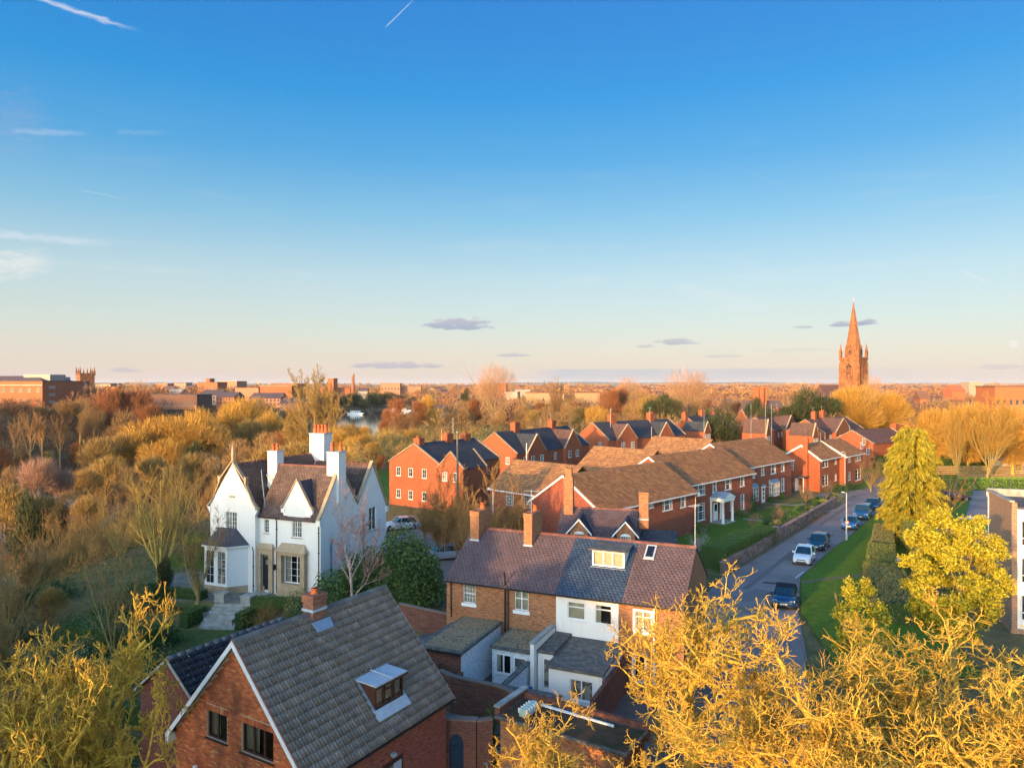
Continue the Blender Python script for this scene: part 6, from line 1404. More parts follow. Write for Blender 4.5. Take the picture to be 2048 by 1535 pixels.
council('slate_roofed_block', 'long brick block with slate roof and a row of white windows below the church', (1681, 817), (1816, 818.5), 9.4, 5, 6.0, BROWNSL, gables=((1718, 818, 4.5, .8, None),), chims=((1717, 806.5, 2.4), (1798, 806, 2.6)), group=GC, wn=((1764, 844, 1.9), (1780, 844, 1.7), (1799, 844, 2.0)))
council('slate_roofed_block', 'brick block with brown slate roof between the brick houses and the green conifer', (1704, 862), (1782, 857), 7.6, 4.6, 5.2, BROWNSL, chims=((1790, 848, 1.6),), group=GC, wn=((1727.5, 883, .9), (1723, 891, .8), (1736, 902, 1.1)))
# ---------------------------------------------------------------- flats at the right edge
FF = Frame((35.15, 51.0, 0), (.94, -.34)); fl = thing('block_of_flats', 'flat-roofed brown brick block of flats with white window bands at the right edge', 'building', tuple(FF.O), FF.rot)
Wall(fl, (-.02, 5.9), (0, 0)).build(BR_BUFF, 0, [(0, 9.2), (5.9, 9.2)]); wf = Wall(fl, (.0, 0), (12, 0)); wf.build(WHITE, 0, [(0, 8.7), (12, 8.7)])
MB().box(-.06, 12, -.02, .0, 0, .35).o('plinth', BR_BUFF, fl); MB().box(.0, .32, -.08, -.021, 0, 9.2).o('end_pier', BR_BUFF, fl)
for zf in (1.0, 3.6, 6.2):
    for x in (.55, 2.9, 5.3, 7.7, 10.0): window(wf, x, x+2.1, zf, zf+1.75, cols=2, rows=2, mull=(.5,), trans=(.3,), deep=-.08, room=False, glass=GLASS)
MB().box(.2, 12, .2, 5.9, 8.75, 8.85).o('flat_roof', FELT, fl); MB().box(-.12, 12, 5.7, 6.0, 8.7, 9.4).o('parapet', GREYSTONE, fl); MB().box(-.14, .16, -.1, 6.0, 9.2, 9.32).o('parapet', GREYSTONE, fl); downpipe(fl, Wall(fl, (0, 5.9), (0, 0)), .3, 0, 9.1, WHITE)
# flat garage / store behind the leafy tree
ga = P(1831, 1056, 2.4); gb_ = P(1900, 1056, 2.4); FG_ = Frame((P(1831, 1060, 2.4).x, P(1831, 1060, 2.4).y, 0), (.99, -.1))
gr = thing('brick_store', 'low brick store with flat grey roof behind the yellow-leaved tree', 'outbuilding', tuple(FG_.O), FG_.rot)
MB().box(0, 12, -6.0, 0, 0, 2.4).o('wall', BR_BUFF, gr); MB().box(-.1, 12.1, -6.1, .1, 2.4, 2.55).o('flat_roof', plain('pale_felt', (.17, .155, .16), .9), gr)
# ---------------------------------------------------------------- vegetation
rnd = random.Random(11)
def ph(pr):
    if not hasattr(pr, 'h'): pr.h = max(max(v.co.z for v in me.vertices) for n, me in pr.parts[-1:])
    return pr.h
def tree_at(pr, name, label, px, Y, top, cat='tree', group=None, wide=1.0, zg=None, rz=None):
    x = (px-CX)/FPX*Y; z0 = gz(x, Y) if zg is None else zg; zt = CAMH+(CY-top)/FPX*Y; s = (zt-z0)/ph(pr)
    return plant(pr, name, label, cat, (x, Y, z0-.1), rnd.uniform(0, 6.28) if rz is None else rz, s*wide, group, sz=s)
# prototypes
G1 = gnarly(1, 3.2, .25, 8, 4.2, 1.0); G2 = gnarly(2, 2.8, .24, 7, 4.0, 1.0); G3 = gnarly(3, 3.0, .22, 8, 4.2, 1.1)
F1 = fan(11, 2.0, .34, 13, 8.5, 27, 7, 6, 5, BARK_OLIVE, TWIG_OLV, wig=.07, minr=.010)
F2 = fan(12, 5, .40, 9, 10, 32, 8, 8, 6, BARK_OLIVE, TWIG_OLV, n5=3, minr=.024)
F3 = fan(13, 6, .45, 10, 11, 36, 8, 7, 6, BARK_BRN, bark('twig_lit_brown', (.34, .20, .09), (.26, .14, .06), 2), n5=3, minr=.028)
F4 = fan(14, 3, .30, 12, 12, 22, 8, 7, 6, BARK_OLIVE, TWIG_GLD, n5=3, minr=.018, s0=.5)
F5 = fan(15, 1.2, .16, 10, 5.5, 24, 6, 6, 5, BARK_OLIVE, TWIG_BRN, minr=.008)
Z = [fuzzy(20, 14, 5, .25, 5200, L=1.3, w=.035, cm=TWIG_BRN), fuzzy(21, 15, 4.4, .3, 5200, L=1.4, w=.032, lobes=9, cm=TWIG_RUS),
     fuzzy(22, 12, 5.5, .2, 6500, L=1.2, w=.035, lobes=11, up=.8, cm=TWIG_GLD), fuzzy(23, 12, 5, .15, 6000, L=1.2, w=.035, lobes=8, cm=TWIG_OLV),
     fuzzy(24, 16, 4.0, .35, 4200, L=1.6, w=.030, lobes=6, cm=TWIG_BRN)]
Zb, Zr, Zg, Zo, Zt = Z
Zgr = fuzzy(25, 11, 4.5, .1, 5500, L=.9, w=.06, lobes=10, cm=plain('dark_evergreen', (.045, .060, .02), .8), up=.1)
Zpk = recolour(Zt, crown=TWIG_PNK)
LYG = leafy(31, 10.5, 3.4, .16, 44000, .15, lobes=230, lobe_r=.115, lm=LEAF_YG, fill=.6)
LSM = leafy(32, 8, 1.9, .25, 8000, .15, lobes=70, lobe_r=.15, lm=LEAF_YG, fill=.7)
def conifer(seed, h, rad, n, lm, size=.5):
    g = np.random.default_rng(seed); T, tr = trunk(g, h*.95, .018*h, 6, .02, taper=.2)
    nb = 240; zz = np.sort(g.uniform(.03, .97, nb)); az = np.arange(nb)*2.4+g.uniform(-.3, .3, nb); r = rad*np.sqrt(np.maximum(.02, 1-np.abs((zz-.34)/.68)**2.3))*(.62+.42*g.random(nb))*np.where(zz < .12, .8, 1)
    k = g.integers(0, nb, n); t = g.uniform(.25, 1, n)**.6
    C = np.stack([np.cos(az[k])*r[k]*t, np.sin(az[k])*r[k]*t, zz[k]*h - .18*r[k]*t**2*2.2 + .25], 1) + g.normal(0, .14, (n, 3))*np.array([1, 1, .6])
    d = unit(np.stack([np.cos(az[k]), np.sin(az[k]), np.full(n, -1.1)], 1)+g.normal(0, .35, (n, 3))); u = unit(np.cross(d, g.normal(0, 1, (n, 3)))); sz = size*g.uniform(.5, 1.2, (n, 1))
    V = np.stack([C-u*sz*.13, C+u*sz*.13, C+d*sz+u*sz*.04, C+d*sz-u*sz*.04], 1).reshape(-1, 3)
    return proto([(T, tr, 7)], None, BARK_BRN, None, (V, np.arange(4*n).reshape(-1, 4)), lm)
CON = conifer(41, 13, 3.3, 52000, LEAF_CON, .42)
# unseen trees added behind and left of camera, sized to shade the near gardens
SHADE_TREE = leafy(51, 19, 4.5, .08, 9000, .8, lobes=40, lobe_r=.34, lm=LEAF_DK, aspect=.8)
for i, v in enumerate(np.arange(-60, -20, 3.8)):
    for j in range(2):
        uc = -30-j*7; u_ = Vector((.6, .8, 0))*uc + Vector((.8, -.6, 0))*(v+j*1.9)
        s = ((18.6 if v < -31 else 15.6)-j*.2+rnd.uniform(-.7, .7))/19.0
        plant(SHADE_TREE, 'evergreen_tree', 'unseen evergreen added behind the camera to cast shade', 'tree', (u_.x, u_.y, 0), rnd.uniform(0, 6), s, 'unseen shade trees added on the sunset side')
for v in np.arange(-84, -62, 4.0):
    u_ = Vector((.6, .8, 0))*-30 + Vector((.8, -.6, 0))*v; plant(SHADE_TREE, 'evergreen_tree', 'unseen evergreen added behind the camera to cast shade', 'tree', (u_.x, u_.y, -2), rnd.uniform(0, 6), (15+rnd.uniform(-1.5, 1.5))/19.0, 'unseen shade trees added on the sunset side')
for v in np.arange(-18, 22, 4.2):
    u_ = Vector((.6, .8, 0))*-32 + Vector((.8, -.6, 0))*v; plant(SHADE_TREE, 'evergreen_tree', 'unseen evergreen added behind the camera to cast shade', 'tree', (u_.x, u_.y, 0), rnd.uniform(0, 6), (12.0+rnd.uniform(-1, 1))/19.0, 'unseen shade trees added on the sunset side')
# big gnarled golden trees, lower right
for pr, px, Y, top, w, rz, lb in ((G1, 1390, 29.5, 1135, 1.05, 2.6, 'largest gnarled bare tree with golden branches in front of the cottages'),
        (G2, 1700, 26.5, 1215, 1.2, 2.0, 'gnarled bare golden tree right of the one in front of the cottages, below the lawn'),
        (G3, 1930, 27.0, 1228, 1.25, 3.3, 'gnarled bare golden tree in the bottom right corner below the flats'),
        (G2, 1165, 26.0, 1365, 1.0, 5.0, 'small low gnarled golden tree leaning over the outbuilding roof'),
        (G1, 1560, 24.0, 1310, 1.2, 1.2, 'gnarled golden tree at the bottom edge below the parked convertible'),
        (G3, 1800, 22.0, 1290, 1.1, 4.4, 'gnarled golden tree at the bottom edge, second from the right corner'),
        (G1, 2040, 21.5, 1290, 1.1, 2.7, 'gnarled golden tree cut by the right edge of the picture'),
        (G3, 1115, 24.5, 1430, 1.05, 0.2, 'lowest gnarled golden tree, beside the outbuilding at the bottom edge'),):
    tree_at(pr, 'bare_tree', lb, px, Y, top, group='gnarled golden trees in the foreground', wide=w, rz=rz, zg=0)
# golden trees rising bottom left
GU = gnarly(5, 3.6, .24, 7, 3.2, 1.2, ang=30); GU2 = gnarly(6, 3.4, .22, 6, 3.0, 1.2, ang=26)
for pr, px, Y, top, w, rz, lb in ((GU, 185, 23, 1180, .62, 1.0, 'tallest golden bare tree reaching up from the bottom left'), (GU2, 268, 22.5, 1330, .5, 2.1, 'golden bare tree just left of the near house gable'), (GU, 20, 21, 1250, .7, 4.2, 'golden bare tree cut by the left edge at the bottom'), (GU2, 90, 18.5, 1400, .6, 0.3, 'low golden bare tree in the bottom left corner')):
    tree_at(pr, 'bare_tree', lb, px, Y, top, group='gnarled golden trees in the foreground', wide=w, rz=rz, zg=-1)
# fine upright trees by the villa
tree_at(recolour(F1, crown=TWIG_OLV, trunk=bark('bark_goldolive', (.52, .38, .09), (.36, .25, .07))), 'bare_tree', 'broad many-stemmed bare tree with golden limbs fanning up left of the villa', 318, 63, 905, wide=1.0, rz=.5)
tree_at(F5, 'bare_tree', 'slender bare tree with upright stems between the fanning tree and the bottom left', 230, 48, 1060, wide=.8)
tree_at(recolour(F5, crown=TWIG_RUS), 'bare_tree', 'leaning thin dark-twigged tree just left of the white villa', 395, 58, 1000, wide=1.1)
F6 = fan(17, 1.4, .22, 15, 7.0, 40, 8, 8, 6, bark('bark_warm', (.40, .24, .08), (.27, .16, .06)), bark('twig_warm', (.46, .25, .075), (.34, .17, .06), 2), minr=.027, wig=.10)
for px, Y, top, w, rz, lb in ((880, 72, 905, .85, 2, 'twiggy bare tree in front of the lit slate-roofed block'), (985, 70, 900, .95, 4, 'russet bare tree in front of the end wall of the brown-tiled row'), (935, 66, 945, .8, 1, 'small bare tree between the evergreen bush and the russet tree'), (850, 80, 960, .7, 3, 'low bare tree beside the yard right of the villa'), (1035, 76, 925, .6, 5, 'bare tree against the white-edged gable of the row'), (912, 78, 925, .9, 2.6, 'tall bare tree close to the telegraph pole'), (960, 62, 965, .7, .4, 'nearest bare tree behind the cottage chimneys')):
    tree_at(F6, 'bare_tree', lb, px, Y, top, wide=w, rz=rz)
bt = fan(61, 3.6, .10, 7, 4.0, 34, 7, 7, 6, bark('birch_pinkish', (.52, .38, .32), (.30, .19, .16)), bark('birch_twigs', (.46, .24, .20), (.36, .18, .14), 2), minr=.009, wig=.13, s0=.3)
tree_at(bt, 'birch_tree', 'silver birch with pinkish twigs in front of the villa side wall', 698, 54.0, 962, wide=.95, rz=1.1)
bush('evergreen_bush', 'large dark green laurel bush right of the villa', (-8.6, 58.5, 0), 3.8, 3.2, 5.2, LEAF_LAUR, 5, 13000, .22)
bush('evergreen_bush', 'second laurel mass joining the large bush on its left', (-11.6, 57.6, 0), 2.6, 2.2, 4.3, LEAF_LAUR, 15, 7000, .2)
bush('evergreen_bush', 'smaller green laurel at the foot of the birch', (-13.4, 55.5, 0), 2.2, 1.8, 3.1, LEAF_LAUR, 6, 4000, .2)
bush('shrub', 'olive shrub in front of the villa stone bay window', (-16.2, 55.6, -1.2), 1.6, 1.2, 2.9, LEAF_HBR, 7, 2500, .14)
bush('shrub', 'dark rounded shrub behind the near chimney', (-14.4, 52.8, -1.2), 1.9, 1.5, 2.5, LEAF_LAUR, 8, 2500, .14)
twigbush('shrub', 'twiggy olive shrub beside the villa steps', (-18.6, 54.6, -1.2), 1.6, 2.2, TWIG_OLV, 9, 30)
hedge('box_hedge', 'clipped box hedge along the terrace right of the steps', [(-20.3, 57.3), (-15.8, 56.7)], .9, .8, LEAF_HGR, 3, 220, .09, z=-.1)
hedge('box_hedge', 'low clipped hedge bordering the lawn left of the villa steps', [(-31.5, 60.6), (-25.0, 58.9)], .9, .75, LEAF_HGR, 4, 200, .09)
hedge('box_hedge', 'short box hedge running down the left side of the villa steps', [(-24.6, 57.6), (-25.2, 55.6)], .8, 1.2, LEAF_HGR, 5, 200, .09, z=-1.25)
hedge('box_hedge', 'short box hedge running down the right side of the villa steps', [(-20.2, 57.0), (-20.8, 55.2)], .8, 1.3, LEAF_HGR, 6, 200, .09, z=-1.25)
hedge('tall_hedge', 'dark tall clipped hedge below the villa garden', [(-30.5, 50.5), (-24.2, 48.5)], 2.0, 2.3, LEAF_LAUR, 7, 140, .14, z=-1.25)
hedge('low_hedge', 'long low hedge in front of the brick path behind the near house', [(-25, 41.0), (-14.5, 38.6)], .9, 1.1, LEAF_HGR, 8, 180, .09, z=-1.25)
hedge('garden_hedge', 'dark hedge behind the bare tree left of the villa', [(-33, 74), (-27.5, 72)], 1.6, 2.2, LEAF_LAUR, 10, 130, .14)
# scrub on the slope, lower left: undergrowth (one mass), bushes, ivy columns
g = np.random.default_rng(77)
def scatter_twigs(name, n, xr, yr, keep, h, L, w, m, z_off=0.0, upw=.9):
    x = g.uniform(*xr, n); y = g.uniform(*yr, n); k = keep(x, y); x, y = x[k], y[k]; n = len(x)
    hh = h*(.35+.65*(.5+.5*np.sin(x*.31+1)*np.cos(y*.23)+.0))*g.uniform(.1, 1, n)
    p = np.stack([x, y, HT(x, y)+hh*.8+z_off], 1); d = unit(g.normal(0, 1, (n, 3))*np.array([1, 1, .6])+np.array([0, 0, upw])); q = unit(np.cross(d, g.normal(0, 1, (n, 3))))
    l = L*g.uniform(.4, 1.2, (n, 1)); ww = w*g.uniform(.5, 1.3, (n, 1))
    V = np.stack([p-q*ww, p+q*ww, p+d*l+q*ww*.3, p+d*l-q*ww*.3], 1).reshape(-1, 3)
    return link(name, npmesh(name, V, np.arange(4*n).reshape(-1, 4)), m, kind='stuff')
wood = lambda x, y: (x < -33+4*np.sin(y*.2)+.28*(60-y)*(y < 60)*.9) & (x > -.78*y-3) | ((y < 46) & (x < -15.5-.10*(46-y)) & (x > -.78*y-3))
scatter_twigs('undergrowth', 60000, (-130, -14), (14, 150), wood, 2.4, 1.0, .018, TWIG_BRN)
scatter_twigs('brambles', 30000, (-130, -14), (14, 130), wood, 1.6, .5, .05, LEAF_IVY, upw=.2)
scatter_twigs('undergrowth', 30000, (-130, -14), (14, 150), wood, 3.2, 1.3, .016, TWIG_OLV)
for i in range(46):
    Y = rnd.uniform(24, 105); x = rnd.uniform(-.72*Y, -36+.30*max(0, 60-Y)) if Y > 40 else rnd.uniform(-.72*Y, -13-Y*.16)
    kind = rnd.choice(['a', 'a', 'b', 'c', 'c']); z0 = gz(x, Y)-.1
    if kind == 'a': plant(recolour(F5, crown=rnd.choice([TWIG_BRN, TWIG_OLV, TWIG_RUS])), 'scrub_tree', 'small bare scrub tree on the wooded slope left of the villa', 'tree', (x, Y, z0), rnd.uniform(0, 6), rnd.uniform(.55, 1.0), 'scrub trees on the left slope')
    elif kind == 'b': bush('scrub_bush', 'dark green bush among the scrub on the slope left of the villa', (x, Y, z0), rnd.uniform(1, 1.9), rnd.uniform(1, 1.9), rnd.uniform(1.3, 2.6), rnd.choice([LEAF_LAUR, LEAF_HBR, LEAF_IVY]), i, 1100, .17, group='bushes on the left slope')
    else: plant(Zo if rnd.random() < .5 else Zb, 'scrub_tree', 'fuzzy bare scrub tree on the wooded slope left of the villa', 'tree', (x, Y, z0), rnd.uniform(0, 6), rnd.uniform(.22, .36), 'scrub trees on the left slope')
IV = leafy(71, 7, 1.2, .02, 5200, .2, lobes=30, lobe_r=.5, lm=LEAF_IVY, limbs=5)
TW_LIT = bark('twig_lit_pale', (.46, .28, .16), (.36, .20, .10), 2)
ZD = fuzzy(27, 22, 7.5, .32, 4600, L=1.9, w=.024, lobes=18, nl=16, cm=TW_LIT, bm=bark('bark_tall', (.36, .24, .12), (.25, .16, .08)), up=.4)
for px, Y, top, w, lb in ((62, 92, 975, .5, 'tall ivy-covered trunk leaning at the far left above the scrub'), (117, 96, 1003, .3, 'narrow ivy-covered trunk right of the leaning one at far left'), (93, 97, 1022, .35, 'short ivy clad stump between the two taller ivy columns'), (330, 60, 1105, .5, 'ivy clad base of the fanning tree')):
    tree_at(Zgr, 'ivy_tree', lb, px, Y, top, wide=w)
FT_ = fan(16, 9, .28, 7, 6, 26, 6, 6, 5, bark('bark_lit', (.42, .25, .10), (.30, .17, .07)), TWIG_BRN, n5=2, minr=.022, s0=.55)
for px, Y, top, lb in ((28, 205, 822, 'slender tall bare tree with lit trunk at the far left edge'), (62, 198, 812, 'tall bare tree with lit trunk below the large orange block'), (88, 205, 815, 'second tall bare tree with lit trunk below the large orange block'), (155, 215, 808, 'tall bare trunk below the pinnacled tower'), (186, 220, 812, 'tall bare trunk right of the pinnacled tower'), (122, 210, 822, 'tall bare trunk between the orange block and the pinnacled tower')):
    tree_at(FT_, 'bare_tree', lb, px, Y, top, wide=.8)
# river wood, left distance: px, distance, top, kind, width
wl = [(10, 118, 962, Zo, 1.2), (45, 125, 975, Zb, 1.1), (90, 122, 985, Zo, 1.1), (140, 128, 975, Zb, 1.1), (175, 120, 985, Zo, 1.0), (60, 105, 1010, Zb, .9), (18, 150, 925, Zb, .9), (75, 128, 903, Zpk, .75), (122, 132, 925, Zpk, .7), (170, 140, 930, Zo, 1.0), (215, 150, 905, Zo, 1.1), (255, 145, 925, Zb, 1),
      (200, 190, 868, Zo, 1.2), (150, 215, 880, Zr, 1.0), (95, 200, 895, Zb, 1.0), (40, 205, 880, Zb, 1.1), (5, 190, 890, Zr, 1.0),
      (10, 262, 812, Zt, 1.1), (45, 270, 820, Zr, 1.1), (80, 265, 808, Zt, 1.0), (112, 275, 800, Zb, 1.0), (140, 268, 795, Zt, 1.1), (168, 280, 790, Zb, 1.1), (188, 262, 812, Zt, 1),
      (205, 285, 778, Zr, 1.1), (232, 270, 768, Zr, 1.2), (262, 280, 772, Zr, 1.2), (288, 276, 770, Zr, 1.1), (245, 235, 812, Zb, 1.1), (300, 262, 800, Zr, 1.1), (318, 285, 806, Zb, 1),
      (275, 205, 850, Zg, 1.3), (240, 200, 862, Zo, 1.1), (310, 215, 822, Zg, 1.2), (345, 225, 822, Zg, 1.2), (330, 190, 868, Zg, 1.2), (380, 215, 820, Zg, 1.2), (412, 235, 806, Zg, 1.15), (440, 215, 845, Zo, 1.2), (470, 250, 785, Zg, 1.1), (450, 262, 792, Zg, 1.0), (500, 232, 832, Zo, 1.2), (514, 256, 784, Zg, .75), (528, 240, 812, Zg, .9),
      (385, 165, 900, Zo, 1.1), (350, 150, 925, Zo, 1.0), (300, 160, 905, Zo, 1.2), (425, 160, 905, Zb, 1.0), (480, 180, 868, Zb, 1.2), (530, 180, 855, Zb, 1.2), (560, 190, 852, Zr, 1.1), (500, 130, 912, Zo, 1.1), (455, 125, 940, Zo, 1.1),
      (545, 115, 882, Zo, 1.3), (590, 112, 878, Zo, 1.3), (628, 118, 885, Zo, 1.2), (520, 100, 925, Zo, 1.0),
      (668, 235, 846, Zg, 1.2), (700, 235, 843, Zo, 1.2), (735, 236, 846, Zg, 1.2), (768, 240, 842, Zb, 1.2), (798, 238, 846, Zo, 1.2), (690, 150, 885, Zg, 1.2), (735, 170, 862, Zg, 1.2), (660, 190, 848, Zg, 1.1), (700, 175, 868, Zg, 1.3), (780, 185, 858, Zg, 1.1), (760, 140, 905, Zr, 1.1), (720, 125, 925, Zo, 1.2), (800, 150, 885, Zb, 1.1), (830, 180, 852, Zg, 1.2), (690, 118, 935, Zo, 1), (745, 150, 880, Zo, 1.2), (850, 150, 890, Zo, 1), (890, 170, 868, Zo, 1.2),
      (800, 215, 790, Zr, 1.0), (772, 225, 812, Zr, 1.0), (835, 230, 795, Zr, 1.0), (862, 290, 785, Zg, .9), (868, 235, 812, Zg, .8), (900, 240, 800, Zb, 1.0), (925, 235, 795, Zb, 1.1), (950, 250, 792, Zr, 1.0), (880, 200, 850, Zb, 1.1), (960, 215, 835, Zb, 1.2), (1000, 230, 815, Zb, 1.2), (1040, 235, 805, Zb, 1.1), (1068, 225, 815, Zo, 1.0), (1095, 238, 808, Zb, 1.1), (1130, 232, 800, Zb, 1.0), (1160, 240, 808, Zo, 1.0), (1080, 290, 800, Zr, .9), (1150, 300, 800, Zr, .9),
      (1190, 235, 805, Zg, 1.0), (1218, 245, 772, Zr, 1.0), (1240, 250, 768, Zr, 1.0), (1278, 245, 775, Zb, 1.1), (1300, 240, 785, Zo, 1.1), (1262, 225, 800, Zb, 1.1), (1345, 235, 790, Zo, 1.1), (1398, 240, 790, Zb, 1.0), (1405, 275, 790, Zr, 1.0), (1450, 280, 795, Zb, 1.1), (1475, 285, 800, Zr, 1.0),
      (600, 240, 838, Zr, 1.0), (655, 250, 830, Zb, 1), (575, 270, 812, Zr, 1.0), (668, 690, 786, Zr, 1.4), (715, 700, 788, Zr, 1.6), (640, 690, 788, Zb, 1.4)]
names = {id(Zb): ('brown', 'bare brown tree'), id(Zr): ('russet', 'russet-twigged bare tree'), id(Zg): ('golden', 'golden round-crowned willow'), id(Zo): ('olive', 'olive bare tree'), id(Zt): ('tall', 'tall thin bare brown tree'), id(Zpk): ('pale', 'pale pinkish birch-like tree')}
def wherex(px): return 'in the river wood at far left' if px < 210 else 'in the river wood left of the fanning tree top' if px < 420 else 'in the river wood behind the villa' if px < 660 else 'behind the villa chimneys and the lit block' if px < 900 else 'in the belt behind the slate-roofed blocks' if px < 1180 else 'in the belt of trees left of the church'
for px, Y, top, pr, w in wl:
    tree_at(pr, 'bare_tree', names[id(pr)][1]+' '+wherex(px), px, Y, top, group=names[id(pr)][0]+' trees '+wherex(px), wide=w)
for px, Y, top, pr, w, lb in ((628, 148, 727, F2, .75, 'tall bare tree with spreading olive limbs rising above the horizon behind the villa'), (592, 150, 800, F2, .8, 'second leader of bare olive limbs left of the tallest one behind the villa'), (993, 235, 714, ZD, .85, 'tallest round-topped bare tree above the horizon in the middle'),
        (1113, 250, 750, F3, .62, 'narrow pointed bare tree above the horizon right of the tallest one'), (1257, 262, 743, ZD, .7, 'bare tree poking above the russet trees left of the wide one'), (1376, 250, 726, ZD, 1.05, 'wide fan-shaped bare tree standing above the horizon left of the church'),
        (815, 210, 815, F3, 1.0, 'dark bare tree behind the lit slate-roofed block'), (1745, 250, 738, ZD, .5, 'thin bare tree above the horizon right of the church tower'), (938, 205, 850, F2, 1.0, 'bare olive tree with a forked trunk behind the second slate-roofed block'), (1200, 220, 815, F4, .6, 'upright yellowish pollarded tree behind the slate-roofed blocks'), (275, 330, 752, ZD, .8, 'bare tree top showing above the russet trees at left')):
    tree_at(pr, 'bare_tree', lb, px, Y, top, wide=w)
# (rounded crowns that stand above the horizon)
# evergreens in the middle distance
for px, Y, top, w, lb in ((1322, 225, 782, 1.0, 'dark evergreen among bare trees left of the wide fan-shaped tree'), (1440, 190, 818, 1.2, 'dark low evergreen behind the clustered gables'), (1405, 215, 812, .8, 'small evergreen left of the low dark one'), (1590, 215, 795, 1.1, 'dark cedar-like evergreen left of the church'), (1625, 218, 772, 1.35, 'spreading cedar left of the church tower'), (1508, 235, 790, .6, 'bright green small tree beside the tall red chimneys'), (930, 320, 772, .35, 'small dark conifer on the horizon'), (745, 690, 783, 1.7, 'dark wood edge tree beside the river basin'), (778, 700, 782, 1.7, 'dark wood edge tree left of the reddish tree'), (705, 690, 784, 1.7, 'dark wood edge tree under the brick shaft'), (728, 670, 796, 1.3, 'dark low tree above the river basin'), (95, 185, 905, .8, 'dark ivy bush among the trunks at far left'), (390, 190, 875, .5, 'dark ivy-clad tree in the golden willows'), (1540, 205, 806, 1.2, 'evergreen hedge-like tree behind the rear slate roof'), (1835, 178, 862, .8, 'dark small tree between conifer and golden trees'), (1155, 215, 830, .7, 'dark green bush behind the second slate block'), (665, 690, 788, 1.6, 'dark wood edge tree at the left end of the river basin'), (760, 705, 785, 1.6, 'dark wood edge tree behind the moored boats'), (800, 700, 788, 1.6, 'dark wood edge tree right of the moored boats'), (690, 700, 790, 1.5, 'low dark tree on the far bank of the basin'), (825, 700, 792, 1.4, 'low dark tree at the right end of the basin'), (850, 300, 812, .6, 'green bush by the water'),):
    tree_at(Zgr, 'evergreen_tree', lb, px, Y, top, wide=w)
# golden trees by the church and on the right
GD = fuzzy(81, 13, 6, .18, 15000, L=1.0, w=.035, lobes=16, cm=TWIG_GLD, bm=BARK_GOLD, nl=16, up=.6)
for px, Y, top, w, lb in ((1715, 225, 762, 1.2, 'golden leafing tree hiding the foot of the church tower'), (1770, 228, 776, 1.2, 'golden-olive tree right of the church tower')): tree_at(GD, 'golden_tree', lb, px, Y, top, wide=w)
tree_at(F4, 'golden_tree', 'huge round golden-twigged tree with fanning stems at the right edge', 1972, 131, 780, wide=1.02, rz=1)
tree_at(F4, 'golden_tree', 'golden-twigged tree with fanning stems, left of the huge one', 1916, 134, 800, wide=.62, rz=3)
tree_at(recolour(GD), 'golden_tree', 'golden round tree behind the green conifer', 1862, 150, 805, wide=1.0)
tree_at(GD, 'golden_tree', 'golden crown filling in behind the two fanning stems', 1935, 142, 795, wide=1.15)
tree_at(GD, 'golden_tree', 'golden crown cut by the right edge', 2025, 138, 800, wide=1.0)
tree_at(CON, 'conifer', 'tall feathery yellow-green conifer beside the road', 1822, 80, 850, wide=.98)
tree_at(recolour(F5, crown=TWIG_RUS), 'bare_tree', 'russet bare shrub-tree right of the tall conifer', 1873, 82, 925, wide=1.3)
tree_at(recolour(F5, crown=TWIG_BRN), 'bare_tree', 'brown bare tree overhanging the far end of the road', 1742, 118, 905, wide=1.2)
tree_at(recolour(F5, crown=TWIG_RUS), 'bare_tree', 'brown twiggy tree against the brick house at the road end', 1762, 112, 930, wide=1.4)
tree_at(LYG, 'leafy_tree', 'large tree with bright yellow-green leaves in front of the flats', 1905, 43, 1003, wide=1.0, zg=0)
tree_at(LSM, 'leafy_tree', 'slim young tree with yellow-green leaves on the lawn left of the large leafy one', 1722, 38.5, 1142, wide=1.0, zg=0)
# hedges along the verge
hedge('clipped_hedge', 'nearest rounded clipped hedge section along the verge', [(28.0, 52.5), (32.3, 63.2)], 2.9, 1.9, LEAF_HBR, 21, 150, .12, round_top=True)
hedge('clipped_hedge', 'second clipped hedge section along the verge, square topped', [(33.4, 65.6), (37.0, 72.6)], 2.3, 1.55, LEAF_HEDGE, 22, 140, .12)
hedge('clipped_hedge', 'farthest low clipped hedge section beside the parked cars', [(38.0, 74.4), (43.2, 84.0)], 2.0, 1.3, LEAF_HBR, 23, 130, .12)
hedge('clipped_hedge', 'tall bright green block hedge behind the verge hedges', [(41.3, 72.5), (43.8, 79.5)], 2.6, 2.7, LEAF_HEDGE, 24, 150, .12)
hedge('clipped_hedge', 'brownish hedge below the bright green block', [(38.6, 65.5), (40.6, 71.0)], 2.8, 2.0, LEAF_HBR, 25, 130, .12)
bush('ball_shrub', 'brown rounded shrub beside the brownish hedge', (36.6, 64.0, 0), 1.1, 1.0, 1.9, LEAF_HBR, 26, 1800, .11)
bush('ball_shrub', 'olive rounded shrub below the brown one', (37.3, 61.0, 0), 1.3, 1.2, 1.6, LEAF_HBR, 27, 1800, .11)
hedge('green_hedge', 'bright green hedge at the foot of the golden trees', [(75.5, 121.5), (130, 121.5)], 1.8, 1.6, LEAF_LIME, 28, 45, .28)
hedge('dark_hedge', 'long dark hedge across the park behind the golden trees', [(74, 150), (135, 150)], 2.0, 2.4, LEAF_DK, 29, 22, .4)
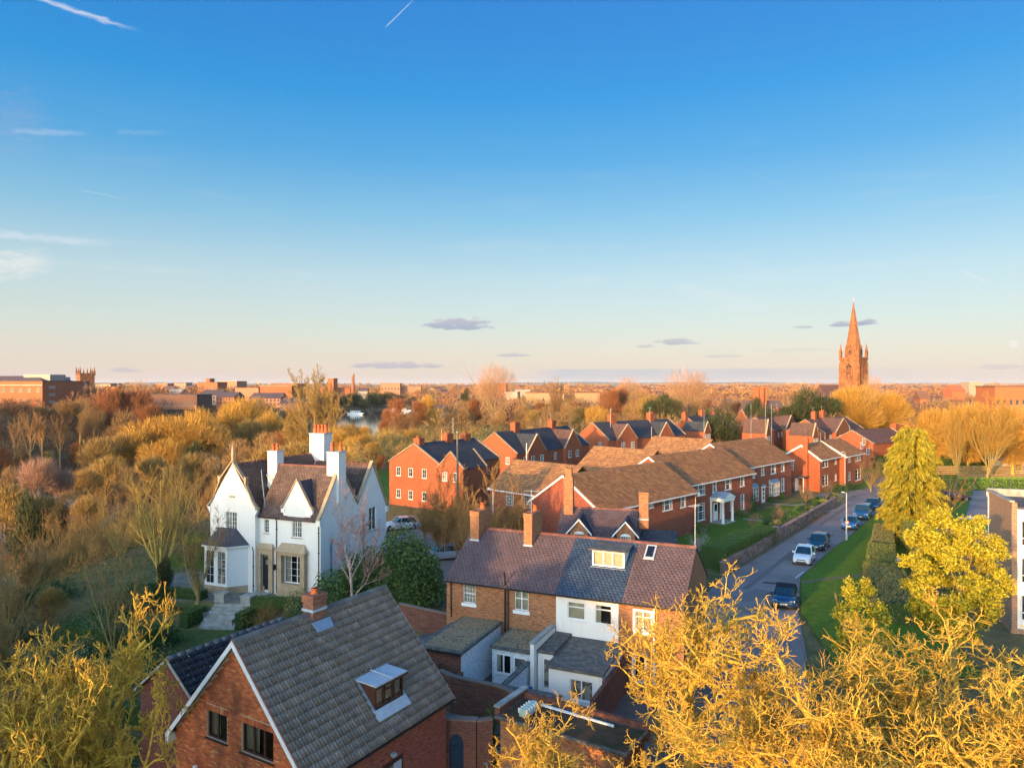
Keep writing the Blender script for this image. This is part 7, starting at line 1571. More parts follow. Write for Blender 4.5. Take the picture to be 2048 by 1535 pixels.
# front gardens
hedge('garden_hedge', 'green hedge behind the stone wall nearest the cottages', [(19.0, 68.6), (25.2, 76.6)], 2.3, 2.1, LEAF_HGR, 31, 150, .11)
hedge('garden_hedge', 'green hedge continuing along the stone wall to the pillars', [(25.6, 77.2), (28.3, 80.6)], 2.1, 1.7, LEAF_HGR, 32, 150, .11)
for i, (px, py, rx, h, lm, lb) in enumerate(((1501, 1021, 1.1, 2.4, LEAF_DK, 'very dark upright bush at the corner of the middle block'), (1580, 1052, 1.6, 1.5, LEAF_LAUR, 'dark shrub behind the stone wall by the second path'), (1600, 1040, 1.5, 1.4, LEAF_LAUR, 'dark shrub between the wall and the third garden path'), (1620, 1030, 1.4, 1.2, LEAF_HBR, 'brownish shrub near the end of the wall'), (1556, 1062, 1.2, 1.3, LEAF_LAUR, 'dark rounded shrub just past the wall pillars'),
        (1646, 1012, 1.2, .9, LEAF_YEL, 'bright yellow shrub near the end of the wall'), (1558, 996, .9, .8, LEAF_LIME, 'lime shrub below the bow window'), (1540, 1003, .8, .9, LEAF_LAUR, 'dark small shrub beside the slim white door'), (1537, 1052, 1.5, .6, LEAF_LIME, 'pale low shrub under the small pollarded tree'), (1635, 1005, 1.0, 1.0, LEAF_LAUR, 'dark shrub left of the yellow one'),
        (1395, 1064, 1.3, 1.2, LEAF_HGR, 'green shrub at the foot of the row beside the portico path'), (1475, 1030, 1.5, .9, LEAF_HBR, 'low olive shrub under the ground floor windows'), (1680, 985, 1.5, 1.6, LEAF_LAUR, 'dark bush in front of the far brick house'), (1700, 980, 1.0, 1.2, LEAF_DK, 'dark bush right of the one in front of the far brick house'), (1668, 998, 1.2, 1.0, LEAF_HBR, 'low shrub on the far lawn edge'), (745, 995, 1.4, 1.4, LEAF_YEL, 'yellow-green round bush beside the lit block'), (1455, 1110, 1.4, 1.1, LEAF_HGR, 'low green bush behind the hedge nearest the cottages'))):
    p = P(px, py); bush('shrub', lb, (p.x, p.y, 0), rx, rx, h, lm, 100+i, 1100, .13)
PT = fan(91, 1.5, .12, 9, 1.7, 48, 6, 5, 4, BARK_BRN, TWIG_PNK, minr=.008, wig=.2, s0=.6)
for px, py, top, lb in ((1551, 1058, 1003, 'small bare pollarded tree in the middle front garden'), (1507, 1064, 1020, 'small round twiggy tree in the nearest front garden'), (1611, 1018, 958, 'bare ornamental tree in front of the far block'), (1653, 1000, 955, 'pinkish bare tree in front of the outside chimney stack')):
    p = P(px, py); tree_at(PT, 'small_tree', lb, px, p.y, top, wide=1.1, zg=0)
twigbush('shrub', 'pale leafless shrub with grey stems beside the cottage gable', (P(1398, 1105).x, P(1398, 1105).y, 0), 1.4, 1.9, BIRCH, 120, 16, bm=BIRCH)
ivp = P(985, 1470, 1.2); bush('ivy', 'dark ivy growing down the outbuilding corner', (ivp.x-.1, ivp.y-.1, 0), .45, .5, 2.5, LEAF_IVY, 131, 1200, .1, cat='ivy')

gs = [('dark glossy', LEAF_LAUR), ('olive', LEAF_HBR), ('fresh green', LEAF_HGR), ('lime', LEAF_LIME), ('dark', LEAF_DK)]
for i, (f, off, rx, h) in enumerate(((.04, 1.5, 1.0, 1.3), (.10, 2.6, 1.2, 1.0), (.17, 1.4, .9, 1.5), (.24, 2.8, 1.1, 1.2), (.31, 1.6, 1.2, 1.3), (.38, 3.0, 1.0, .9), (.46, 1.5, 1.1, 1.4), (.54, 2.7, 1.2, 1.1), (.62, 1.6, .9, 1.2), (.70, 2.6, 1.0, 1.0), (.78, 1.5, 1.1, 1.3), (.90, 1.7, 1.0, 1.1))):
    a, b = Vector((29.5, 80.9, 0)), Vector((46.6, 104.4, 0)); p = a+(b-a)*f; n_ = Vector((-.81, .59, 0)); p = p+n_*off
    bush('shrub', '%s garden shrub behind the stone wall, %s beyond the gate pillars' % (gs[(i*3) % 5][0], ['first', 'second', 'third', 'fourth', 'fifth', 'sixth', 'seventh', 'eighth', 'ninth', 'tenth', 'eleventh', 'twelfth'][i]), (p.x, p.y, 0), rx, rx*.9, h, gs[(i*3) % 5][1], 200+i, 900, .12, group='shrubs behind the stone wall')
for i in range(26):
    Y = rnd.uniform(30, 60); x = rnd.uniform(-.70*Y, -.36*Y-4); bush('undergrowth_bush', 'low %s thicket on the shaded slope left of the near house' % ('ivy green', 'dark green', 'brownish')[i % 3], (x, Y, gz(x, Y)-.1), rnd.uniform(1.2, 2.4), rnd.uniform(1.2, 2.2), rnd.uniform(1.0, 2.2), (LEAF_IVY, LEAF_LAUR, LEAF_HBR)[i % 3], 300+i, 1200, .15, group='thickets on the shaded slope')
# ---------------------------------------------------------------- stone wall along the road, built stone by stone
def stone_wall(name, label, a, b, h, t=.4, nmax=300):
    a = Vector((a[0], a[1], 0)); b = Vector((b[0], b[1], 0)); u = b-a; L_ = u.length; Fq = Frame((a.x, a.y, 0), (u.x, u.y))
    r = thing(name, label, 'wall', tuple(Fq.O), Fq.rot); MB().box(0, L_, -t/2+.02, t/2, -.1, h-.02).o('wall_core', plain('wall_mortar', (.15, .12, .095), .95), r)
    g_ = random.Random(int(L_*10)); n = 0; z = 0; meshes = []
    for k in range(5):
        m = MB(); j = lambda: g_.uniform(-.02, .02)
        m.hexa([(0+j(), 0, 0), (1+j(), 0, 0), (1, .12, 0), (0, .12, 0), (0+j(), g_.uniform(0, .02), 1), (1+j(), g_.uniform(0, .02), 1), (1, .12, 1), (0, .12, 1)]); me = newmesh('stone', m.V, m.F); me.materials.append(WALLSTONE); meshes.append(me)
    rows = max(3, int(h/.26)); rh = h/rows; st = []
    for i in range(rows):
        x = 0
        while x < L_-.05:
            w = min(g_.uniform(.28, .62), L_-x); st.append((x, i*rh, w)); x += w
    extra = MB()
    for (x, z, w) in st:
        if n < nmax: o = link('stone', meshes[n % 5], None, r, loc=(x+.012, -t/2-g_.uniform(.0, .03), z+.012)); o.scale = (w-.024, 1, rh-.024); n += 1
        else: d = g_.uniform(0, .03); extra.box(x+.012, x+w-.012, -t/2-d, -t/2+.05, z+.012, z+rh-.012)
    if extra.V: extra.o('stonework', WALLSTONE, r, kind='stuff')
    x = 0; cp = MB()
    while x < L_-.05:
        w = min(g_.uniform(.5, .8), L_-x); cp.box(x+.008, x+w-.008, -t/2-.06, t/2+.05, h, h+g_.uniform(.10, .14)); x += w
    cp.o('coping', WALLSTONE, r, kind='stuff')
    return r
# front face of the wall looks towards the road: run from far to near so that -y faces the road
stone_wall('stone_wall', 'old stone wall along the road in front of the hedge, from the cottages to the pillars', (19.3, 66.6), (28.9, 80.1), 1.05)
stone_wall('stone_wall', 'old stone wall along the road from the pillars to its far end', (29.5, 80.9), (46.6, 104.4), 1.15)
for p, lb in (((28.95, 80.35), 'nearer stone gate pillar in the roadside wall'), ((29.6, 81.2), 'farther stone gate pillar in the roadside wall')):
    t = thing('gate_pillar', lb, 'pillar', (p[0], p[1], 0), .9, 'pillars in the roadside wall'); MB().box(-.28, .28, -.28, .28, 0, 1.45).o('shaft', WALLSTONE, t); MB().box(-.34, .34, -.34, .34, 1.45, 1.58).o('capstone', WALLSTONE, t)
fnc = thing('railing', 'dark iron railing between the shrubs behind the far end of the stone wall', 'railing', (P(1610, 1022).x, P(1610, 1022).y, 0), .95)
for i in range(16): MB().box(i*.25, i*.25+.03, 0, .03, 0, 1.2).o('bar', BLACKP, fnc)
MB().box(0, 3.8, -.005, .035, 1.1, 1.14).o('rail', BLACKP, fnc)
# ---------------------------------------------------------------- cars
TYRE = plain('tyre', (.015, .015, .015), .8); RIM = plain('alloy', (.45, .46, .48), .3, .8); CGL = mat('car_glass', lambda b: (b.col((.01, .03, .045)), b.rough(.03), b.b.inputs['Specular IOR Level'].__setattr__('default_value', .9)))
def paint(name, c, metal=.2): 
    def f(b): b.col(c); b.rough(.28); b.b.inputs['Metallic'].default_value = metal; b.b.inputs['Coat Weight'].default_value = .7; b.b.inputs['Coat Roughness'].default_value = .05
    return mat(name, f)
HL = plain('headlight', (.75, .78, .80), .15, 0, .02, .8); TRIM = plain('black_trim', (.02, .02, .022), .5); PLATE = plain('number_plate', (.75, .75, .70), .5); RED_L = plain('tail_light', (.35, .01, .01), .3)
def car(label, x, y, ang, body, L_=4.0, W_=1.72, H_=1.5, hood=.92, kind='hatch', roofm=None, group='cars parked along the verge', white_hl=True):
    """nose points along local -y"""
    t = thing('parked_car', label, 'car', (x, y, .006), ang, group)
    gc = .18; bel = H_*.60; hy = L_*.5
    # lower body as a loft of cross-sections along the length
    if kind == 'suv': hood = H_*.58; bel = H_*.60
    st = [(-hy, .70, .34, hood*.70), (-hy+.10, .86, .24, hood*.78), (-hy+.45, .95, gc, hood*.90), (-hy+1.0, 1.0, gc, hood), (-hy+1.35, 1.0, gc, bel), (0, 1.0, gc, bel+.01), (hy-.9, 1.0, gc, bel+.04), (hy-.25, .97, gc+.03, bel+.04), (hy-.06, .90, .28, bel-.02), (hy, .80, .36, bel-.12)]
    if kind == 'cabrio': st[-3:] = [(hy-.35, .97, gc+.03, bel+.02), (hy-.06, .90, .28, bel-.08), (hy, .80, .36, bel-.2)]
    mb = MB(); n = 12; w = W_/2
    for (yy, f, zl, zh) in st:
        ww = w*f; q = [(-ww*.92, zl), (-ww, zl+.10), (-ww*1.0, zl+(zh-zl)*.55), (-ww*.97, zh-.10), (-ww*.90, zh-.02), (-ww*.55, zh+.015)]
        pts = q + [(-a, z) for a, z in q[::-1]]
        mb.V += [(a, yy, z) for a, z in pts]
    for i in range(len(st)-1):
        for k in range(n): mb.F.append((i*n+k, i*n+(k+1) % n, (i+1)*n+(k+1) % n, (i+1)*n+k))
    mb.F += [tuple(range(n))[::-1], tuple((len(st)-1)*n+k for k in range(n))]
    bo = mb.o('body', body, t, True)
    # cabin
    y0, y1 = -hy+1.25, (hy-.12 if kind != 'cabrio' else hy-.75); zt = H_; wt = w*.74; wb = w*.90
    ty0, ty1 = y0+.72, (y1-.42 if kind != 'cabrio' else y1-.35)
    if kind == 'suv': ty0, ty1, wt = y0+.5, y1-.25, w*.80
    zb = bel-.01
    rm = roofm or body
    A_ = [(-wb, y0, zb), (wb, y0, zb), (wb, y1, zb), (-wb, y1, zb)]; B_ = [(-wt, ty0, zt-.05), (wt, ty0, zt-.05), (wt, ty1, zt-.06), (-wt, ty1, zt-.06)]
    MB().hexa(A_+B_).o('cabin', CGL if kind != 'cabrio' else rm, t)
    rf = MB(); m_ = 6; rows_ = 5
    for i in range(rows_+1):
        fy = i/rows_; yy = ty0-.03+(ty1-ty0+.06)*fy
        for k in range(m_+1): fx = k/m_*2-1; rf.V.append(((wt+.015)*fx, yy, zt-.045+.06*(1-fx*fx)*(1-(2*fy-1)**2*.6)))
    for i in range(rows_):
        for k in range(m_): rf.F.append((i*(m_+1)+k, i*(m_+1)+k+1, (i+1)*(m_+1)+k+1, (i+1)*(m_+1)+k))
    rf.o('roof', rm, t, True)
    def lerp(a, b, f): return tuple(a[i]+(b[i]-a[i])*f for i in range(3))
    pil = MB()
    for s in (0, 1):
        pil.bar(A_[s], B_[s], .07, .05); pil.bar(A_[2+s], B_[2+s], .10 if kind != 'suv' else .16, .06)
        a_, b_ = A_[1-s if s else 0], None
    for sx in (-1, 1):
        pil.bar((sx*wb*1.0, -.0, zb), (sx*wt, .0, zt-.05), .05, .07); pil.bar((sx*wt, ty0, zt-.045), (sx*wt, ty1, zt-.05), .05, .05); pil.bar((sx*wb, y0, zb+.01), (sx*wb, y1, zb+.01), .05, .04)
    pil.o('pillars', rm, t)
    g_ = lambda a, b, c, d: MB().poly([a, b, c, d])
    e = .012; wi = [lerp(A_[0], B_[0], .1), lerp(A_[1], B_[1], .1), lerp(B_[1], A_[1], .06), lerp(B_[0], A_[0], .06)]
    MB().poly([(v[0]*.93, v[1]-e, v[2]+e) for v in wi]).o('windscreen', CGL, t)
    ri = [lerp(A_[2], B_[2], .15), lerp(A_[3], B_[3], .15), lerp(B_[3], A_[3], .1), lerp(B_[2], A_[2], .1)]; MB().poly([(v[0]*.88, v[1]+e, v[2]+e) for v in ri]).o('rear_window', CGL, t)
    for sx in (-1, 1):
        for ya, yb in ((y0+.18, -.05), (.05, y1-.2)):
            fa = lambda yy, f: (sx*(wb+(wt-wb)*f+.012), yy, zb+(zt-.05-zb)*f)
            sh_ = .55 if ya < 0 else 0
            MB().poly([fa(ya, .08), fa(yb, .08), fa(yb-(0 if ya < 0 else .3), .86), fa(ya+sh_, .86)]).o('side_window', CGL, t)
        mi = MB(); mi.box(sx*(w+.0)-.02 if sx > 0 else -w-.20, sx*w+.20 if sx > 0 else -w+.02, y0+.32, y0+.44, zb+.0, zb+.15); mi.o('wing_mirror', body, t)
        h0 = MB(); h0.hexa([(sx*w*.55, -hy+.02, hood*.60), (sx*w*.86, -hy+.16, hood*.60), (sx*w*.80, -hy+.30, hood*.60), (sx*w*.5, -hy+.2, hood*.60), (sx*w*.58, -hy+.06, hood*.79), (sx*w*.92, -hy+.28, hood*.80), (sx*w*.80, -hy+.45, hood*.83), (sx*w*.5, -hy+.25, hood*.83)]).o('headlight', HL, t)
        MB().box(sx*w*.62-.13, sx*w*.62+.13, hy-.04, hy+.015, bel-.28, bel-.12).o('tail_light', RED_L, t)
        for yy in (-hy+.82, hy-.72):
            r_ = .31 if kind != 'suv' else .36; xo = sx*(w-.02)
            wh = MB().tube([(xo-sx*.2, yy, r_), (xo+sx*.015, yy, r_)], r_, 18).o('wheel', TYRE, t); wr = MB().tube([(xo+sx*.01, yy, r_), (xo+sx*.03, yy, r_)], r_*.62, 14).o('rim', RIM, wh)
            ar = MB(); 
            for i in range(9): a = math.pi*i/8
            MB().tube([(xo-sx*.12, yy, r_+.02), (xo+sx*.004, yy, r_+.02)], r_*1.17, 18).o('wheel_arch', TRIM, t)
    MB().box(-w*.42, w*.42, -hy-.012, -hy+.06, hood*.56, hood*.68).o('grille', TRIM, t); MB().box(-w*.55, w*.55, -hy-.015, -hy+.08, .30, .42).o('bumper_grille', TRIM, t)
    MB().box(-.26, .26, -hy-.03, -hy-.016, .44, .55).o('number_plate', PLATE, t)
    return t
def heading(px, py, dx, dy, L_): # front bottom centre pixel; car axis (dx,dy) pointing away from camera (tail)
    p = P(px, py); d = Vector((dx, dy, 0)).normalized(); c = p+d*(L_/2); return c.x, c.y, math.atan2(d.y, d.x)-math.pi/2
def put(label, px, py, d, body, L_, **k): x, y, a = heading(px, py, d[0], d[1], L_); return car(label, x, y, a, body, L_, **k)
put('dark blue convertible with black soft top, nearest car on the road', 1567, 1221, (.41, .91), paint('paint_navy', (.012, .05, .13)), 4.3, W_=1.78, H_=1.38, kind='cabrio', roofm=plain('soft_top', (.012, .013, .018), .85))
put('small white hatchback parked behind the blue convertible', 1602, 1132, (.50, .865), paint('paint_white', (.80, .80, .79), 0), 3.85, W_=1.72, H_=1.52)
put('dark teal hatchback parked behind the white car', 1630, 1103, (.545, .84), paint('paint_teal', (.008, .045, .075)), 4.1, W_=1.76, H_=1.50)
put('bright blue hatchback with pale headlights behind the lamp post', 1697, 1061, (.52, .85), paint('paint_blue', (.008, .12, .36)), 4.0, W_=1.7, H_=1.42)
put('tall blue off-roader parked behind the bright blue hatchback', 1720, 1041, (.56, .83), paint('paint_skyblue', (.02, .11, .25)), 4.5, W_=1.86, H_=1.80, kind='suv')
put('dark blue hatchback, farthest of the parked cars', 1741, 1022, (.56, .83), paint('paint_darkblue', (.01, .05, .14)), 4.1, W_=1.76, H_=1.50)
p = P(1909, 1001); car('dark car parked side-on in the car park beyond the flats', p.x, p.y, math.pi/2+.05, paint('paint_black_blue', (.01, .02, .035)), 4.3, group='cars in the car park')
p = P(1855, 1063); car('dark green van-like car half hidden by the tall clipped hedge', p.x+.8, p.y, .2, paint('paint_dkgreen', (.01, .05, .055)), 4.4, kind='suv', H_=1.8, W_=1.85, group='cars in the car park')
for (px, py, c, lb) in ((800, 1058, paint('paint_silver', (.5, .52, .55)), 'silver car parked in the yard right of the villa'), (885, 1118, paint('paint_grey', (.35, .42, .5)), 'pale car half hidden behind the evergreen bush')):
    p = P(px, py); car(lb, p.x, p.y, -1.2, c, 4.3, group='cars by the villa')
# lamp posts, poles, signs
def lamp(label, px, base, top, arm=-.6, m=plain('galvanised', (.55, .57, .60), .45, .3), name='street_lamp', z=0):
    p = P(px, base, z); h = CAMH-z+(CY-top)/FPX*p.y; t = thing(name, label, 'street lamp', tuple(p), 0)
    MB().tube([(0, 0, 0), (0, 0, 1.1), (0, 0, 1.15), (0, 0, h)], [.10, .10, .06, .05], 10).o('pole', m, t); MB().tube([(0, 0, h-.02), (arm, 0, h+.1)], .03, 6).o('arm', m, t)
    MB().box(min(arm, arm-.3), max(arm, arm-.3), -.09, .09, h+.05, h+.15).o('lantern', plain('lamp_head', (.6, .62, .55), .4), t); return t, h
t, h = lamp('pale lamp post with a round red-edged sign in front of the bright blue car', 1693, 1082, 986, -.25)
sg = MB().tube([(0, -.10, 2.1), (0, -.12, 2.1)], .23, 20).o('round_sign', plain('sign_red', (.75, .12, .06), .4), t); MB().tube([(0, -.121, 2.1), (0, -.125, 2.1)], .14, 20).o('sign_centre', plain('sign_pale', (.85, .75, .55), .4), sg)
t, h = lamp('slim grey lamp post beside the far lawn', 1690, 976, 905, -.3)
t, h = lamp('pale lamp post among the bare trees left of the row gable', 986, 1105, 978, -.35)
def pole(label, px, Y, top, r, m, name='telegraph_pole', zb=0, cross=True):
    x = (px-CX)/FPX*Y; h = CAMH+(CY-top)/FPX*Y-zb; t = thing(name, label, 'pole', (x, Y, zb), .3); MB().tube([(0, 0, 0), (0, 0, h)], [r, r*.75], 9).o('pole', m, t)
    if cross: MB().tube([(0, 0, h-.12), (0, 0, h-.02)], [r*.95, r*.95], 9).o('pole_cap', LEADP, t)
    return t
pole('weathered wooden telegraph pole in front of the lit slate-roofed block', 915, 88, 863, .16, bark('pole_wood', (.20, .17, .13), (.13, .11, .09)))
pole('white vent pipe rising beside the second slate-roofed block', 1053, 104, 886, .07, WHITE, 'vent_pipe')
pole('thin pale mast behind the lit block roof', 906, 150, 836, .06, LEADP, 'mast'); pole('thin mast with a small head left of the third stack', 883, 150, 858, .05, CREAM, 'mast')
for px, Y, top in ((1303, 150, 853), (1408, 165, 820), (1502, 170, 808), (1531, 175, 806), (1543, 172, 809), (1699, 158, 850), (1650, 150, 866), (1641, 150, 864), (1221, 165, 816), (1300, 175, 818)):
    pole('thin aerial mast standing above the slate roofs at x%d' % px if False else 'thin aerial mast standing among the slate roofs', px, Y, top, .035, CREAM if px < 1305 else LEADP, 'aerial_mast')['group'] = 'aerial masts on the slate roofs'
p = P(1793, 1131); t = thing('notice_sign', 'small white notice sign on a post beside the ball shrubs', 'sign', (p.x, p.y, 0), -.1); MB().box(-.03, .03, -.02, .02, 0, .7).o('post', BLACKP, t); MB().box(-.3, .3, -.04, -.021, .45, .8).o('sign_board', WHITE, t)
# park fence and small pavilion beyond the golden trees, fence along the car park
FENCE = plain('fence_wood', (.30, .20, .09), .8)
def board_fence(label, a, b, h, n, boards=5):
    a = Vector((a[0], a[1], 0)); b = Vector((b[0], b[1], 0)); u = b-a; L_ = u.length; t = thing('timber_fence', label, 'fence', tuple(a), math.atan2(u.y, u.x))
    for i in range(n+1): MB().box(L_*i/n-.06, L_*i/n+.06, -.06, .06, 0, h+.1).o('post', FENCE, t)
    for i in range(n):
        for k in range(boards): z = h*(k+.15)/boards; MB().box(L_*i/n+.07, L_*(i+1)/n-.07, -.02, .02, z, z+h/boards*.78).o('board', FENCE, t)
board_fence('brown timber board fence behind the two golden trees at the right', (72, 140), (132, 140), 1.7, 14)
board_fence('lower timber fence panels in front of the golden trees', (82, 133), (132, 133), .9, 12, 3)
cf = thing('mesh_fence', 'thin post and wire fence along the far side of the car park', 'fence', (64, 119.2, 0), 0)
FWIRE = plain('fence_wire', (.16, .15, .13), .6)
for i in range(19): MB().box(i*3-.04, i*3+.04, -.04, .04, 0, 1.9).o('post', FWIRE, cf)
for k in range(5): MB().box(0, 54, -.012, .012, .3+.38*k, .32+.38*k).o('wire', FWIRE, cf)
p = P(2040, 945, 0); t = thing('pavilion', 'small white pavilion with pale hipped roof at the right edge', 'pavilion', (p.x, p.y, 0), 0)
MB().box(-4, 4, -3, 3, 0, 2.4).o('wall', WHITE, t); mb = MB(); mb.V = [(-4.6, -3.6, 2.4), (4.6, -3.6, 2.4), (4.6, 3.6, 2.4), (-4.6, 3.6, 2.4), (-1, 0, 4.2), (1, 0, 4.2)]; mb.F = [(0, 1, 5, 4), (1, 2, 5), (2, 3, 4, 5), (3, 0, 4), (3, 2, 1, 0)]; mb.o('roof', LEADP, t)
for x in (-3, -1.4, .2, 1.8): MB().box(x, x+1.1, -3.03, -3.001, .8, 2.0).o('window', GLASS, t)
# ---------------------------------------------------------------- church
ty = 260.0; cx_ = (1707-CX)/FPX*ty; ch = thing('church', 'red sandstone church tower with pinnacles and tall spire rising above the trees', 'church', (cx_, ty, 0), R(40))
def zpx(py): return CAMH+(CY-py)/FPX*ty
H1 = zpx(715); s_ = 3.4
CT = Wall
tw = MB().box(-s_, s_, -s_, s_, 0, H1-.9).o('tower', REDSTONE, ch)
for z, e, hh_ in ((H1-.9, .25, .4), (H1-.5, .12, .5), (zpx(745), .12, .3)): MB().box(-s_-e, s_+e, -s_-e, s_+e, z, z+hh_).o('string_course', REDSTONE, ch)
for sx in (-1, 1):
    for sy in (-1, 1):
        for (dx, dy) in ((.55, 0), (0, .55)):
            b_ = MB(); x0_, y0_ = sx*(s_+dx), sy*(s_+dy)
            b_.hexa([(sx*(s_-.55 if dx == 0 else s_-.1), sy*(s_-.55 if dy == 0 else s_-.1), 0), (x0_, sy*(s_-.55 if dy == 0 else s_-.1), 0), (x0_, y0_, 0), (sx*(s_-.55 if dx == 0 else s_-.1), y0_, 0)]+[(sx*(s_-.55 if dx == 0 else s_-.1), sy*(s_-.55 if dy == 0 else s_-.1), H1-2), (sx*(s_+dx*.5), sy*(s_-.55 if dy == 0 else s_-.1), H1-2), (sx*(s_+dx*.5), sy*(s_+dy*.5), H1-2), (sx*(s_-.55 if dx == 0 else s_-.1), sy*(s_+dy*.5), H1-2)]); b_.o('buttress', REDSTONE, ch)
        mb = MB(); x, y = sx*(s_-.25), sy*(s_-.25); mb.box(x-.42, x+.42, y-.42, y+.42, H1, H1+2.2); mb.tube([(x, y, H1+2.2), (x, y, H1+5.0)], [.55, .02], 6); mb.o('pinnacle', REDSTONE, ch)
zt2 = zpx(600); r0 = 3.1
mb = MB(); mb.tube([(0, 0, H1), (0, 0, H1+.3), (0, 0, zt2-.6)], [r0, r0, .06], 8); sp = mb.o('spire', REDSTONE, ch)
MB().tube([(0, 0, zt2-.7), (0, 0, zt2+1.2)], .05, 5).bar((-.4, 0, zt2+.6), (.4, 0, zt2+.6), .08, .08).o('weather_vane', LEADP, sp)
for z, rr_ in ((H1+6, .0), (H1+12, .0)): f = (z-H1)/(zt2-H1); MB().tube([(0, 0, z), (0, 0, z+.25)], r0*(1-f)+.07, 8).o('spire_band', REDSTONE, sp)
for k in range(4):
    a = k*math.pi/2; c_, sn = math.cos(a), math.sin(a)
    def rot(x, y, z): return (x*c_-y*sn, x*sn+y*c_, z)
    m = MB(); m.hexa([rot(-.65, -2.9, H1), rot(.65, -2.9, H1), rot(.65, -1.2, H1), rot(-.65, -1.2, H1), rot(-.65, -2.9, H1+2.4), rot(.65, -2.9, H1+2.4), rot(.65, -1.2, H1+2.4), rot(-.65, -1.2, H1+2.4)]); m.poly([rot(-.7, -2.92, H1+2.4), rot(.7, -2.92, H1+2.4), rot(0, -2.92, H1+4.4)]).poly([rot(-.7, -2.92, H1+2.4), rot(0, -2.92, H1+4.4), rot(0, -.9, H1+4.4), rot(-.7, -1.2, H1+2.4)]).poly([rot(.7, -2.92, H1+2.4), rot(0, -2.92, H1+4.4), rot(0, -.9, H1+4.4), rot(.7, -1.2, H1+2.4)])
    m.o('lucarne', REDSTONE, sp)
    MB().poly([rot(-.3, -2.93, H1+.4), rot(.3, -2.93, H1+.4), rot(.3, -2.93, H1+2.2), rot(0, -2.93, H1+2.8), rot(-.3, -2.93, H1+2.2)]).o('lucarne_opening', ROOM, sp)
    z0_, z1_ = zpx(760), zpx(728)
    lo = MB(); lo.poly([rot(-1.05, -s_-.01, z0_), rot(1.05, -s_-.01, z0_), rot(1.05, -s_-.01, z1_-1.2), rot(0, -s_-.01, z1_), rot(-1.05, -s_-.01, z1_-1.2)]); l_ = lo.o('belfry_window', ROOM, ch)
    fr = MB()
    for i in range(9): zz = z0_+.3+i*(z1_-1.4-z0_)/9; fr.hexa([rot(-1.0, -s_-.02, zz), rot(1.0, -s_-.02, zz), rot(1.0, -s_-.16, zz-.12), rot(-1.0, -s_-.16, zz-.12), rot(-1.0, -s_-.02, zz+.16), rot(1.0, -s_-.02, zz+.16), rot(1.0, -s_-.16, zz+.04), rot(-1.0, -s_-.16, zz+.04)])
    fr.hexa([rot(-.1, -s_-.18, z0_), rot(.1, -s_-.18, z0_), rot(.1, -s_, z0_), rot(-.1, -s_, z0_), rot(-.1, -s_-.18, z1_-.6), rot(.1, -s_-.18, z1_-.6), rot(.1, -s_, z1_-.6), rot(-.1, -s_, z1_-.6)]); fr.o('louvres', REDSTONE, l_)
    for e in (-1, 1): q_ = MB(); q_.hexa([rot(e*1.1-.16, -s_-.3, z0_-.3), rot(e*1.1+.16, -s_-.3, z0_-.3), rot(e*1.1+.16, -s_, z0_-.3), rot(e*1.1-.16, -s_, z0_-.3), rot(e*1.1-.16, -s_-.3, z1_-1.2), rot(e*1.1+.16, -s_-.3, z1_-1.2), rot(e*1.1+.16, -s_, z1_-1.2), rot(e*1.1-.16, -s_, z1_-1.2)]); q_.poly([rot(e*1.25, -s_-.2, z1_-1.2), rot(0, -s_-.2, z1_+.35), rot(0, -s_, z1_+.35), rot(e*1.25, -s_, z1_-1.2)]); q_.o('window_shaft', REDSTONE, l_)
pn = P(1632, 770, 17.3) if False else Vector(((1640-CX)/FPX*275, 275, 0)); nv = thing('church_nave', 'long church nave roof with slates left of the church tower', 'church nave', (pn.x, pn.y, 0), R(12))
MB().box(0, 11, -5, 5, 0, 11.5).o('wall', REDSTONE, nv); MB().prism([(-5.3, 11.3), (5.3, 11.3), (0, 17.2)], 'x', -.2, 11).o('roof', BROWNSL, nv)
